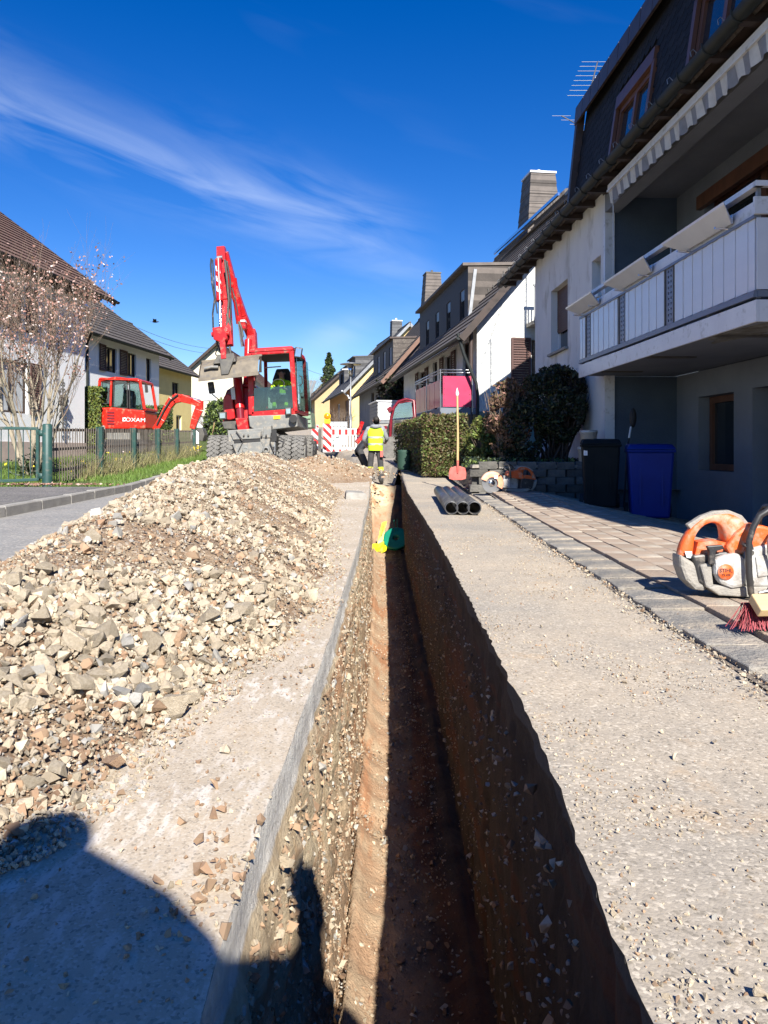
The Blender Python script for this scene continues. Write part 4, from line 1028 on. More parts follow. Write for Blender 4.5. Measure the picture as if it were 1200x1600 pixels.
# aerial
def aerial(name, label, base, top, boom_a, boom_b, nel, L0, L1, tilt):
    t = thing(name, label, 'aerial', base)
    MB().cyl((0, 0, 0), (0, 0, top), .022, 8).build('mast', M['zinc'], t)
    MB().tube([boom_a, boom_b], .014, 6).build('boom', M['dark_steel'], t)
    A, B = Vector(boom_a), Vector(boom_b)
    for i in range(nel):
        p = A.lerp(B, (i / (nel - 1))); l = lerp(L0, L1, i / (nel - 1)) / 2; MB().tube([p - Vector((l, 0, 0)), p + Vector((l, 0, 0))], .0055, 5).build('element', M['zinc'], t)
ab = P(930, 172, 17.5)
aerial('roof_aerial', 'tall comb-shaped television aerial on the nearest right-hand roof', (ab.x, ab.y, 6.3), ab.z + .75 - 6.3, (-.28, -.5, ab.z + .35 - 6.3 - .25), (.22, .6, ab.z + 1.5 - 6.3 - .1), 8, .95, .75, 0)
ab = P(905, 240, 20.5)
aerial('roof_aerial', 'small faint aerial lower down behind the shingled attic', (ab.x + .1, ab.y, 6.0), ab.z + .75 - 6.0, (-.15, 0, ab.z + .78 - 6.0), (-.55, .1, ab.z + 1.05 - 6.0), 3, .4, .5, 0)

# ------------------------------------------------------------------ house two
SH = M['shutter']
a2 = math.atan(.133)
H2 = gable_house('gabled_house', 'white gabled house with dark roof, dormer and magenta balcony on the right', (2.66, 22, 0), a2, 13.3, 8.9, -.2, 4.42, R(49), 1, .55, .4,
    M['rough_wall'], slate_tile, M['dark_wood'], gablem=M['rough_wall'],
    street=[dict(u=(.9, 1.75), v=(2.0, 4.0), fm=M['dark_wood'], n=2), dict(u=(3.2, 4.4), v=(2.7, 3.9), fm=M['dark_wood'], n=2, sh=[(2.6, 3.15), (4.45, 5.0)]), dict(u=(5.7, 6.5), v=(1.95, 3.95), fm=M['dark_wood']), dict(u=(7.9, 9.3), v=(2.6, 3.85), fm=M['dark_wood'], n=2, sh=[(7.25, 7.85), (9.35, 9.95)])],
    near=[dict(u=(1.62, 2.2), v=(2.3, 3.9), fm=M['dark_wood'])], plinth=M['green_plinth'], plz=1.82, verge=M['dark_wood'])
shutter(H2, (0, 0, 0), UX, VZ, NY, 1.0, 1.58, 2.25, 3.95, .03, M['shutter'])
def street_pt(x0, a, y): return x0
dm = dormer(H2, 2.6, 11.3, 4.55, 6.62, .38, 2.75, [(.5, 1.15, .3, 1.45, M['black_pl'], 1, .3), (2.6, 3.25, .3, 1.45, M['black_pl'], 1, .3), (4.6, 5.25, .3, 1.45, M['black_pl'], 1, .3), (6.6, 7.25, .3, 1.45, M['black_pl'], 1, .3)], mat('dark_fascia', (.05, .042, .04), None, .7, 5), slate_tile, slate_tile)
MB().bar((.36, 2.56, 4.5), (.6, 2.56, 6.5), .1, .1, (1, 0, 0)).build('flashing', M['zinc'], dm)
chimney(H2, 4.78, 8.6, 1.5, 1.0, 1.6, 1.1, 8.4, 11.75, slate_tile, M['white_paint'])
# solar frame edge near the ridge and snow hooks
MB().bar((3.6, 1.8, 9.1), (3.6, 9.2, 9.1), .9, .07, (0.75, 0, -.65)).build('solar_panel', M['glass'], H2)
MB().bar((3.1, 1.8, 8.78), (3.1, 9.2, 8.78), .06, .1).build('panel_frame', M['chrome'], H2)
for r_ in (1.0, 1.5):
    for i in range(22):
        x = r_; z = 4.55 + x * math.tan(R(49)) + .02
        if i * .6 < 2.5 or i * .6 > 11.5 or r_ > 1.9: MB().bar((x, .0 + i * .6, z), (x - .02, i * .6, z + .14), .06, .02).build('snow_hook', M['dark_steel'], H2)
MB().tube([(-.62, -.25, 4.0), (-.45, -.3, 3.4), (-.1, -.3, 2.6), (-.06, -.3, 2.3), (-.06, -.3, 0)], .05, 8).build('downpipe', M['gutter'], H2)
# magenta balcony
b2 = MB().box(-1.05, 0, .0, 4.1, 1.74, 1.92).build('balcony', M['grey_wall'], H2)
for i in range(5): MB().box(-1.07, -1.045, .06 + i * .8, .82 + i * .8, 1.95, 2.72).build('balcony_panel', M['pink'], b2)
pn = MB().box(-1.0, -.18, -.04, -.015, 1.95, 2.82).build('balcony_panel', M['pink'], b2)
bm_ = MB()
for i in range(5):
    for j in range(6):
        if i in (0, 4) or j in (0, 5): bm_.cyl((-.96 + i * .185, -.055, 2.0 + j * .155), (-.96 + i * .185, -.04, 2.0 + j * .155), .012, 6)
bm_.build('fixing_screws', M['dark_steel'], pn)
for z in (2.92, 3.0): MB().tube([(-.16, -.02, z), (-1.07, -.02, z), (-1.07, 4.1, z), (0, 4.1, z)], .018, 6).build('handrail', M['steel'], b2)
for x, y in ((-1.07, -.02), (-.14, -.02), (-1.07, 2.05), (-1.07, 4.1)): MB().cyl((x, y, 1.8), (x, y, 3.0), .018, 6).build('post', M['steel'], b2)
MB().cyl((-.16, .05, 0), (-.16, .05, 4.2), .06, 8).build('support_post', M['brown_metal'], b2)
# little balcony with a satellite dish on the gable
b3 = MB().box(1.45, 2.6, -.7, -.002, 4.25, 4.35).build('small_balcony', M['concrete'], H2)
for i in range(11): MB().box(1.46 + i * .1, 1.5 + i * .1, -.7, -.68, 4.36, 5.3).build('bar', M['zinc'], b3)
MB().box(1.44, 2.62, -.72, -.66, 5.3, 5.36).build('handrail', M['zinc'], b3)
MB().lathe((1.75, -.85, 4.45), (-.2, -1, .35), [(0, 0), (.1, .01), (.2, .05), (.27, .1)], 16).build('satellite_dish', M['white_paint'], H2)
# small awning over its ground floor door
MB().hexa([(-.5, 1.6, 3.85), (-.5, 6.2, 3.85), (-.03, 6.2, 4.05), (-.03, 1.6, 4.05), (-.5, 1.6, 3.98), (-.5, 6.2, 3.98), (-.03, 6.2, 4.13), (-.03, 1.6, 4.13)]).build('awning_case', M['white_paint'], H2)

H2.location = (2.66 * 1.09, 24.0, .72 - .72 * 1.09); H2.scale = (1.09, 1.09, 1.09)

# ------------------------------------------------------------------ house three
a3 = math.atan(.16)
H3 = gable_house('brown_verge_house', 'grey house with brown verge boards and a dormer, third along the right side', (.35, 40, 0), a3, 13.0, 8.6, .6, 4.75, R(49), 1, .55, .5,
    M['grey_wall'], M['tile_grey'], M['dark_wood'], street=[dict(u=(2, 3.2), v=(3.1, 4.2), fm=M['dark_wood'], n=2), dict(u=(6, 7.2), v=(3.1, 4.2), fm=M['dark_wood'], n=2)],
    near=[dict(u=(.5, .95), v=(2.9, 4.4), fm=M['dark_wood'])], verge=mat('pale_brown_board', (.22, .13, .095), None, .8, 5))
dormer(H3, 1.6, 9.0, 4.9, 6.75, .4, 2.4, [(.5, 1.3, .3, 1.5, M['white_paint'], 2), (2.6, 3.4, .3, 1.5, M['white_paint'], 2), (4.8, 5.6, .3, 1.5, M['white_paint'], 2)], mat('dark_fascia', (.05, .042, .04)), M['brown_metal'], M['tile_grey'])
chimney(H3, 4.5, 10.3, 1.4, .95, 1.4, 1.0, 9.0, 12.3, slate_tile, M['dark_steel'])
# white upper balcony and awning at its near end
ub = MB().box(1.0, 4.2, -1.6, -.03, 4.25, 4.75).build('upper_balcony', M['white_paint'], H3)
MB().box(.95, 1.25, -1.65, -1.35, 1.2, 5.6).build('white_pier', M['white_paint'], H3)
MB().box(1.26, 4.2, -1.62, -1.58, 4.9, 5.0).build('handrail', M['gutter'], ub)
vb_ = MB()
for i in range(9): vb_.prism([(1.3 + i * .3, 4.16), (1.6 + i * .3, 4.16), (1.6 + i * .3, 3.95), (1.45 + i * .3, 3.85), (1.3 + i * .3, 3.95)], 'xz', -1.72 - .01 * (i % 2), -1.70 - .01 * (i % 2), i % 2)
vb_.build('awning_valance', [M['white_paint'], M['curtain']], H3)
MB().box(1.3, 1.9, -1.6, -1.5, 2.9, 3.1).build('white_box', M['white_paint'], H3)
# terrace with grey boards
tb = MB().box(-1.2, 1.7, -3.6, -1.9, .7, 1.95).build('terrace', M['concrete'], H3)
for i in range(6):
    MB().box(-1.22, 1.72, -3.64, -3.605, 1.97 + i * .17, 2.12 + i * .17).build('terrace_board', M['white_paint'] if i > 0 else M['zinc'], tb)
    MB().box(-1.245, -1.215, -3.6, -1.0, 1.97 + i * .17, 2.12 + i * .17).build('terrace_board', mat('grey_board', (.3, .29, .27)), tb)
MB().box(-1.3, 1.8, -3.7, -.95, 3.0, 3.06).build('coping', M['white_paint'], tb)
iv = [(RNG.normal(-.15, .12), RNG.uniform(-.6, 2.6), RNG.uniform(2.2, 4.6)) for _ in range(1500)] + [(RNG.uniform(-.2, .9), RNG.normal(-.2, .12), RNG.uniform(2.4, 4.6)) for _ in range(1500)]
leaf_cloud('ivy_foliage', iv, .14, [M['leaf_dark'], M['dark_wood']], H3, mix=[.7, .3])

# ------------------------------------------------------------------ house four and the ones behind
a4 = math.atan(.2)
H4 = gable_house('yellow_house', 'yellow gabled house with ochre side and grey slate roof beyond the street lamp', (-2.5, 58, 0), a4, 12.5, 9.0, 1.6, 5.6, R(46), 1, .6, .4,
    M['orange_wall'], M['tile_slate'], M['white_paint'], gablem=M['yellow_wall'], street=[dict(u=(1.2, 3.0), v=(2.9, 4.6), fm=M['white_paint'], n=2, roller=.7, rm=M['zinc']), dict(u=(6, 7.4), v=(3.2, 4.6), fm=M['white_paint'], n=2)], verge=M['zinc'])
dormer(H4, 2.2, 5.4, 6.3, 8.0, .7, 3.0, [(.6, 2.2, .35, 1.4, M['white_paint'], 2)], M['tile_slate'], M['tile_slate'])
dormer(H4, 8.2, 11.4, 6.2, 7.6, .7, 3.0, [(.6, 2.2, .3, 1.2, M['dark_wood'], 2)], M['tile_slate'], M['white_paint'])
chimney(H4, 4.4, 4.2, .9, .8, .9, .8, 9.3, 11.2, M['tile_slate'], M['white_paint'])
MB().tube([(-.66, .3, 5.2), (-.2, .1, 4.8), (-.06, .1, 4.5), (-.06, .1, 1.8)], .06, 6, 0).build('downpipe', M['white_paint'], H4)
gable_house('far_house', 'distant brown roofed house partly hidden behind the yellow house', (-7.2, 80, 0), a4, 12, 9, 2.5, 6.2, R(42), 1, .5, .4, M['ochre'], M['tile_grey'], street=[dict(u=(2, 3.4), v=(3.9, 5.2)), dict(u=(6, 7.4), v=(3.9, 5.2))])
gable_house('far_house', 'small far house with pale walls glimpsed between bare trees at the street end', (-11.5, 108, 0), a4, 12, 10, 3.4, 7.2, R(40), 1, .5, .4, M['cream_wall'], M['tile_red'], near=[dict(u=(2, 3.2), v=(4.6, 6)), dict(u=(6, 7.2), v=(4.6, 6))])

# ------------------------------------------------------------------ left-hand houses
al = -math.atan(.105)
W_ = M['white_paint']; DW = M['dark_wood']
HA = gable_house('white_house', 'large white house behind the magnolia on the left with brown tiled roof', (-9.85, 25.4, 0), al, 0.001, 9.5, .0, 5.9, R(37), -1) if False else None
HA = gable_house('white_house', 'large white house behind the magnolia on the left with brown tiled roof', (-9.85 - .105 * 13, 25.4 - 13, 0), al, 13, 10.5, .0, 6.15, R(37), -1, .68, .85,
    M['bright_wall'], M['tile_red'], DW, plinth=M['plinth'], plz=.95,
    street=[dict(u=(8.2, 9.7), v=(1.75, 3.2), fm=DW, n=2, curtain=True, sh=[(7.6, 8.15), (9.75, 10.3)]), dict(u=(8.3, 9.5), v=(4.1, 5.35), fm=DW, n=2, sh=[(7.7, 8.25), (9.55, 10.1)]), dict(u=(10.75, 11.35), v=(4.2, 5.3), fm=DW)])
for i in range(22): MB().box(.0, .6, .3 + i * .6, .4 + i * .6, 5.62, 5.74).build('rafter_tail', DW, HA)
lp = MB().box(.04, .1, 11.4, 11.5, 1.9, 2.4).build('wall_lamp', M['dark_steel'], HA)
MB().lathe((.16, 11.45, 2.05), (0, 0, 1), [(.02, 0), (.08, .05), (.1, .28), (.12, .3), (.02, .42)], 8).build('lantern', M['dark_steel'], lp)
wb = thing('wall_trellis', 'black wrought-iron ornament on the white wall beside the magnolia', 'wall ornament', (-9.9, 23.6, 0), al)
tb_ = MB(); tb_.tube([(.05, 0, 1.3), (.05, 0, 2.9)], .025, 6)
for k in range(7):
    z = 1.5 + k * .2; r0 = .24 - .02 * k
    for sg in (-1, 1): tb_.tube([(.05, 0, z), (.05, sg * r0 * .6, z + .1), (.05, sg * r0, z + .05), (.05, sg * r0 * .8, z - .03), (.05, sg * r0 * .55, z)], .014, 5)
tb_.build('scrollwork', M['dark_steel'], wb)
HB = gable_house('white_house', 'second white house on the left with dark shutters and a skylight, behind the mini excavator', (-11.5 - .105 * 10.5, 39.4 - 10.5, 0), al, 10.5, 9.5, .3, 5.75, R(37), -1, .5, .45,
    M['bright_wall'], M['tile_grey'], M['tile_grey'], street=[dict(u=(4.6, 5.7), v=(4.15, 5.25), fm=DW, n=2, sh=[(4.0, 4.55)]), dict(u=(6.75, 7.75), v=(4.15, 5.25), fm=DW, n=2, sh=[(5.95, 6.7)]), dict(u=(7.9, 8.0), v=(1.0, 1.1)), dict(u=(8.9, 9.5), v=(4.0, 5.25), fm=DW)])
MB().tube([(.2, 2.9, 5.5), (.05, 2.9, 5.1), (.05, 2.9, .3)], .055, 8).build('downpipe', M['gutter'], HB)
sk = MB().bar((-1.6, 6.2, 5.75 + 1.6 * .7536 + .22), (-2.9, 6.2, 5.75 + 2.9 * .7536 + .22), .95, .1, (.6, 0, .8)).build('skylight', M['dark_steel'], HB)
MB().bar((-1.7, 6.2, 5.75 + 1.7 * .7536 + .28), (-2.8, 6.2, 5.75 + 2.8 * .7536 + .28), .75, .03, (.6, 0, .8)).build('pane', M['chrome'], sk)
HC = gable_house('yellow_house', 'ochre house between the white shuttered house and the cream gable on the left', (-13.3 - 1.0, 43, 0), al, 10, 9, .8, 6.0, R(37), -1, .5, .5,
    M['yellow_wall'], M['tile_grey'], DW, street=[dict(u=(2.5, 3.6), v=(4.0, 5.1), fm=DW, n=2), dict(u=(6.5, 7.6), v=(4.0, 5.1), fm=DW, n=2), dict(u=(7.2, 8.2), v=(1.9, 3.0), fm=W_)])
HD = gable_house('cream_house', 'cream gabled house straight behind the red wheeled excavator with white windows', (-18.2, 62, 0), 0, 11, 9.6, 1.8, 4.9, R(42), 1, .5, .45,
    M['cream_wall'], M['tile_red'], DW, street=[dict(u=(2, 3), v=(3.2, 4.3))], gw=[dict(u=(3.6, 4.7), v=(4.75, 5.7), fm=W_, n=2, curtain=True, sill=W_)], near=[dict(u=(3.0, 4.3), v=(2.35, 3.45), fm=W_, n=2, curtain=True, sill=W_), dict(u=(6.2, 7.3), v=(2.4, 3.5), fm=W_, n=2)])
dormer(HD, 2, 2.1, 5, 5.1, .5, 1, [], M['cream_wall'], M['tile_red']) if False else None
# ------------------------------------------------------------------ people
def skin_body(name, J, E, RAD, mats, rule, parent, root='pelvis', sub=2):
    keys = list(J); me = bpy.data.meshes.new('tmp'); me.from_pydata([J[k] for k in keys], [(keys.index(a), keys.index(b)) for a, b in E], [])
    o = bpy.data.objects.new('tmp', me); COL.objects.link(o)
    o.modifiers.new('s', 'SKIN'); 
    sv = me.skin_vertices[0].data
    for i, k in enumerate(keys):
        r = RAD[k]; sv[i].radius = r if isinstance(r, tuple) else (r, r); sv[i].use_root = (k == root)
    md = o.modifiers.new('u', 'SUBSURF'); md.levels = sub; md.render_levels = sub
    dg = bpy.context.evaluated_depsgraph_get(); dg.update(); m2 = bpy.data.meshes.new_from_object(o.evaluated_get(dg)); bpy.data.objects.remove(o)
    m2.materials.clear(); m2.name = name
    for x in mats: m2.materials.append(x)
    segs = [(a, b, Vector(J[a]), Vector(J[b])) for a, b in E]
    for p in m2.polygons:
        c = p.center; best = (9, None)
        for a, b, A, B in segs:
            d = B - A; t = max(0, min(1, (c - A).dot(d) / max(1e-9, d.length_squared))); q = (c - A - d * t).length
            if q < best[0]: best = (q, (a, b, t))
        p.material_index = rule(best[1], c); p.use_smooth = True
    r = bpy.data.objects.new(name, m2); COL.objects.link(r); r.parent = parent
    return r
EDG = [('pelvis', 'spine'), ('spine', 'chest'), ('chest', 'neck'), ('neck', 'skull'), ('skull', 'crown')]
for s in 'lr': EDG += [('chest', 'sh' + s), ('sh' + s, 'el' + s), ('el' + s, 'wr' + s), ('wr' + s, 'pa' + s), ('pelvis', 'hi' + s), ('hi' + s, 'kn' + s), ('kn' + s, 'an' + s), ('an' + s, 'to' + s)]
RAD = dict(pelvis=(.15, .11), spine=(.14, .105), chest=(.15, .11), neck=.058, skull=(.078, .095), crown=(.062, .075))
for s in 'lr': RAD.update({'sh' + s: .068, 'el' + s: .047, 'wr' + s: .032, 'pa' + s: (.038, .022), 'hi' + s: .09, 'kn' + s: .062, 'an' + s: .045, 'to' + s: (.042, .034)})
def fingers(body, J, s, parent, bend=(0, 0, -.6)):
    w, p = Vector(J['wr' + s]), Vector(J['pa' + s]); d = (p - w).normalized(); side = d.cross(Vector((0, 0, 1))).normalized(); b = Vector(bend)
    mb = MB(); sg = 1 if s == 'l' else -1
    for i, L in enumerate((.062, .072, .068, .052)):
        q = p + side * (i - 1.5) * .019 + d * .01; m1 = q + d * L * .55; m2 = m1 + (d + b).normalized() * L * .5
        mb.tube([q, m1, m2], [.0095, .009, .007], 6)
    q = p - d * .03 + side * sg * .034; mb.tube([q, q + (d * .6 + side * sg).normalized() * .035, q + (d + side * sg * .5).normalized() * .062], [.011, .01, .008], 6)
    return mb.build('fingers', M['skin'], parent)
def face(body, c, fwd, m=None):
    """eyes, nose, mouth, ears round the head centre c looking along fwd"""
    f = Vector(fwd).normalized(); sd_ = f.cross(Vector((0, 0, 1))).normalized(); up = sd_.cross(f); c = Vector(c)
    MB().add([c + f * .098 + up * .02, c + f * .098 - sd_ * .015 - up * .022, c + f * .122 - up * .018, c + f * .098 + sd_ * .015 - up * .022], [(0, 1, 2), (0, 2, 3), (1, 3, 2)]).build('nose', M['skin'], body)
    for k in (-1, 1):
        MB().ell(c + f * .088 + sd_ * k * .032 + up * .022, (.012, .012, .008), 8, 6).build('eye', M['hair'], body)
        MB().ell(c + sd_ * k * .088, (.012, .022, .032), 8, 6).build('ear', M['skin'], body)
    MB().bar(c + f * .094 - sd_ * .025 - up * .045, c + f * .094 + sd_ * .025 - up * .045, .008, .008).build('mouth', M['dkred'], body)
def torso_shell(name, rings, m, parent, n=20):
    mb = MB(); vs = []
    for cx, cy, z, rx, ry in rings:
        for j in range(n):
            a = 2 * math.pi * j / n; e = .8
            ca, sa = math.cos(a), math.sin(a)
            vs.append((cx + rx * math.copysign(abs(ca) ** e, ca), cy + ry * math.copysign(abs(sa) ** e, sa) * (1 + .03 * math.sin(a * 5 + z * 30)), z))
    k = len(rings)
    mb.add(vs, [(i * n + j, i * n + (j + 1) % n, (i + 1) * n + (j + 1) % n, (i + 1) * n + j) for i in range(k - 1) for j in range(n)], 0, True)
    return mb.build(name, m, parent)

# worker in the hi-vis vest, seen from behind
wk = P(588, 757, 19.5)
T = thing('person', 'worker seen from behind in yellow hi-vis vest and charcoal trousers standing in the trench', 'worker', (wk.x - .02, 19.4, wk.z), 0)
J = dict(pelvis=(0, 0, .93), spine=(0, .02, 1.13), chest=(0, .05, 1.34), neck=(0.01, .11, 1.49), skull=(.02, .17, 1.60), crown=(.03, .20, 1.68),
         shl=(-.19, .05, 1.40), ell=(-.30, .06, 1.13), wrl=(-.25, .28, .99), pal=(-.23, .36, .96), shr=(.19, .05, 1.40), elr=(.29, .10, 1.16), wrr=(.26, .32, 1.08), par=(.25, .40, 1.06),
         hil=(-.10, 0, .89), knl=(-.13, .06, .48), anl=(-.13, -.02, .09), tol=(-.15, .15, .035), hir=(.10, 0, .89), knr=(.13, .04, .48), anr=(.14, -.01, .09), tor=(.17, .16, .035))
def rule(s, c):
    a, b, t = s
    if a in ('neck', 'skull'): return 3 if (a == 'skull' or t > .55) else 0
    if a[:2] == 'wr' or (a[:2] == 'el' and t > .93): return 1
    if a[:2] in ('kn',) and .12 < t < .34: return 4
    if a[:2] in ('pe', 'hi', 'kn') and not (a == 'pelvis' and b == 'spine'): return 2
    if a[:2] == 'an': return 5
    return 0
bd = skin_body('body', J, EDG, {**RAD, 'knl': .078, 'knr': .078, 'anl': .07, 'anr': .07, 'ell': .06, 'elr': .06, 'shl': .08, 'shr': .08}, [M['hoodie'], M['skin'], M['trouser'], M['hair'], M['hivis_y'], M['black_pl']], rule, T)
for s in 'lr': fingers(bd, J, s, bd)
face(bd, (.025, .185, 1.62), (.05, .8, -.5))
MB().ell((.022, .165, 1.655), (.083, .10, .075), 14, 8).build('hair', M['hair'], bd)
MB().tube([(-.13, .03, 1.44), (-.08, -.05, 1.47), (.0, -.085, 1.46), (.09, -.05, 1.47), (.14, .03, 1.44)], [.03, .05, .055, .05, .03], 10).build('hood', M['hoodie'], bd)
vest = torso_shell('vest', [(0, .0, .86, .185, .15), (0, .0, .95, .19, .15), (0, .02, 1.1, .19, .15), (0, .04, 1.25, .205, .15), (0, .05, 1.36, .215, .14), (0, .06, 1.44, .165, .11), (0, .08, 1.49, .09, .08)], M['hivis'], bd)
for z, cy in ((1.02, .01), (1.19, .03)): torso_shell('reflective_band', [(0, cy, z - .025, .195, .155), (0, cy, z + .025, .199, .157)], M['reflect'], vest)
MB().box(.12, .19, -.14, -.10, .70, .86).build('red_glove', M['blade_red'], bd)

# second worker, in dark clothes, bending at the trench
w2 = P(569, 745, 20.6)
T = thing('person', 'worker in dark jacket bending down left of the one in the yellow vest', 'worker', (w2.x + .02, 20.6, gs(20.6) - .40), R(-70))
J2 = dict(pelvis=(0, -.18, .86), spine=(0, -.02, 1.02), chest=(0, .16, 1.16), neck=(0, .31, 1.22), skull=(0, .42, 1.20), crown=(0, .49, 1.17),
          shl=(-.18, .17, 1.17), ell=(-.24, .28, .90), wrl=(-.18, .42, .70), pal=(-.16, .46, .62), shr=(.18, .17, 1.17), elr=(.24, .26, .90), wrr=(.16, .40, .70), par=(.14, .44, .62),
          hil=(-.1, -.18, .84), knl=(-.13, .02, .46), anl=(-.13, -.06, .09), tol=(-.15, .1, .035), hir=(.1, -.18, .84), knr=(.13, .0, .46), anr=(.14, -.1, .09), tor=(.16, .06, .035))
def rule2(s, c):
    a, b, t = s
    if a in ('neck', 'skull'): return 1
    if a[:2] == 'wr': return 1
    if a[:2] == 'el' and t < .8: return 3
    return 2 if a[:2] in ('hi', 'kn', 'an') else 0
b2_ = skin_body('body', J2, EDG, {**RAD, 'knl': .075, 'knr': .075, 'anl': .06, 'anr': .06, 'ell': .06, 'elr': .06}, [M['navy'], M['skin'], M['trouser'], M['hoodie']], rule2, T)
for s in 'lr': fingers(b2_, J2, s, b2_)
face(b2_, (0, .44, 1.19), (0, .6, -.6)); MB().ell((0, .42, 1.235), (.083, .095, .075), 14, 8).build('hair', M['hair'], b2_)

# the photographer straddling the trench behind the lens
T = thing('person', 'photographer standing astride the trench with arms stretched low towards the lens', 'photographer', (.33, -.88, 0), 0)
J3 = dict(pelvis=(.08, -.05, .92), spine=(.08, .0, 1.12), chest=(.09, .07, 1.33), neck=(.09, .12, 1.48), skull=(.09, .17, 1.59), crown=(.09, .19, 1.68),
          shl=(-.12, .08, 1.38), ell=(-.33, .12, 1.10), wrl=(-.20, .40, .88), pal=(-.24, .50, .82), shr=(.29, .08, 1.38), elr=(.44, .15, 1.10), wrr=(.02, .42, .85), par=(-.12, .52, .80),
          hil=(-.05, -.05, .88), knl=(-.42, .05, .47), anl=(-.66, -.05, .09), tol=(-.68, .12, .035), hir=(.2, -.05, .88), knr=(.36, .03, .47), anr=(.42, -.05, .09), tor=(.46, .12, .035))
b3_ = skin_body('body', J3, EDG, {**RAD, 'chest': (.17, .12), 'shl': .08, 'shr': .08, 'ell': .06, 'elr': .06, 'knl': .078, 'knr': .078, 'anl': .06, 'anr': .06}, [M['navy'], M['skin'], M['trouser'], M['navy']], rule2, T)
for s in 'lr': fingers(b3_, J3, s, b3_)
face(b3_, (.09, .19, 1.60), (0, .9, -.4)); MB().ell((.09, .16, 1.64), (.083, .095, .08), 14, 8).build('hair', M['hair'], b3_)

# bulky figure next to him, added out of view for its cast shadow
T = thing('person', 'onlooker in bulky dark jacket added out of view beside the photographer to cast a shadow', 'figure', (-.20, -.78, 0), R(-8))
J5 = dict(J3, pelvis=(0, -.05, .92), spine=(0, .0, 1.12), chest=(0, .05, 1.30), neck=(0, .12, 1.42), skull=(0, .19, 1.48), crown=(0, .23, 1.53), shl=(-.24, .06, 1.38), ell=(-.34, .08, 1.12), wrl=(-.10, .24, 1.12), pal=(-.02, .26, 1.13), shr=(.24, .06, 1.38), elr=(.34, .08, 1.12), wrr=(.12, .26, 1.16), par=(.03, .29, 1.17), hil=(-.1, -.05, .88), knl=(-.12, .02, .47), anl=(-.13, -.05, .09), tol=(-.15, .12, .035), hir=(.1, -.05, .88), knr=(.08, .02, .47), anr=(.02, -.05, .09), tor=(.02, .12, .035))
b5_ = skin_body('body', J5, EDG, {**RAD, 'spine': (.20, .15), 'chest': (.24, .16), 'shl': .12, 'shr': .12, 'ell': .085, 'elr': .085, 'knl': .078, 'knr': .078, 'anl': .06, 'anr': .06}, [M['navy'], M['skin'], M['trouser'], M['navy']], rule2, T)
for s in 'lr': fingers(b5_, J5, s, b5_)
face(b5_, (0, .20, 1.49), (0, .8, -.6)); MB().ell((0, .18, 1.53), (.085, .10, .08), 14, 8).build('hair', M['hair'], b5_)
torso_shell('jacket', [(0, .0, .80, .30, .2), (0, .02, 1.0, .34, .24), (0, .04, 1.2, .39, .26), (0, .05, 1.36, .38, .22), (0, .06, 1.46, .30, .17), (0, .08, 1.53, .15, .13), (0, .1, 1.57, .03, .03)], M['navy'], b5_)  # padded wide so the cast shadow comes out broad and rounded

# ------------------------------------------------------------------ red wheeled excavator
D0 = 20.0
EX = thing('excavator', 'red wheeled excavator with raised arm and ditching bucket facing the viewer', 'excavator', (0, 0, 0))
def wheel(parent, cx, cy, cz, r, w, m_rim):
    wl = MB().lathe((cx - w / 2, cy, cz), (1, 0, 0), [(.0, .0), (r * .5, 0), (r * .52, w * .5), (r * .5, w), (0, w)], 20).build('wheel', m_rim, parent)
    t = MB(); t.lathe((cx - w / 2, cy, cz), (1, 0, 0), [(r * .56, .01), (r * .9, 0), (r * .965, w * .12), (r * .97, w * .88), (r * .9, w), (r * .56, w - .01)], 40)
    n = 26
    for k in range(n):
        a0 = 2 * math.pi * k / n
        for side in (0, 1):
            pts = []
            for j in range(4):
                u = (.02 + .47 * j / 3) if side == 0 else (.98 - .47 * j / 3); a = a0 + (.11 * math.sin(j * 2.1)) + (.12 if side else 0)
                pts.append((cx - w / 2 + u * w, cy + r * .975 * math.cos(a), cz + r * .975 * math.sin(a)))
            for p, q in zip(pts[:-1], pts[1:]):
                nn = Vector((0, p[1] - cy, p[2] - cz)); t.bar(p, q, .07, .045, nn)
    t.build('tyre', M['tyre'], wl, fix=False)
    return wl
zc = .62
for px in (338.5, 359): wheel(EX, P(px, 0, 19.3).x, 19.3, zc, .46, .30, M['machine_grey'])
for px in (448, 468): wheel(EX, P(px, 0, 19.3).x, 19.3, zc, .46, .30, M['machine_grey'])
for px in (350, 369, 461, 480): wheel(EX, P(px, 0, 21.5).x, 21.5, zc + .04, .46, .30, M['machine_grey'])
ch = MB().pxprism([(368, 674), (427, 670), (441, 680), (437, 704), (420, 717), (385, 718), (370, 700)], D0, 18.95, 21.8).build('chassis', M['machine_grey'], EX, bevel=.02)
f = MB()
f.pxprism([(373, 678), (419, 675), (417, 686), (377, 688)], D0, 18.90, 18.94); f.pxprism([(376, 694), (418, 691), (424, 703), (414, 712), (384, 713)], D0, 18.86, 18.94)
f.build('front_plate', M['machine_grey'], ch, bevel=.01)
for pts in ([(378, 687), (417, 685), (417, 691), (378, 693)], [(370, 702), (378, 702), (386, 716), (374, 717)], [(421, 700), (438, 698), (437, 712), (424, 715)], [(430, 673), (441, 673), (441, 690), (432, 690)]): MB().pxprism(pts, D0, 18.925, 18.947).build('shade_plate', M['black'], ch)  # flat black plates standing in for the shade in the chassis gaps
for pts in ([(369, 674), (380, 690), (372, 706)], [(424, 676), (422, 692), (428, 706), (438, 704)], [(433, 680), (444, 688), (440, 700)]): MB().tube([P(a_, b_, 18.86) for a_, b_ in pts], .016, 6).build('hose', M['black_pl'], ch)
for px in (381, 388, 409, 416): MB().cyl(P(px, 680, 18.85), P(px, 680, 18.90), .022, 8).build('bolt', M['dark_steel'], ch)
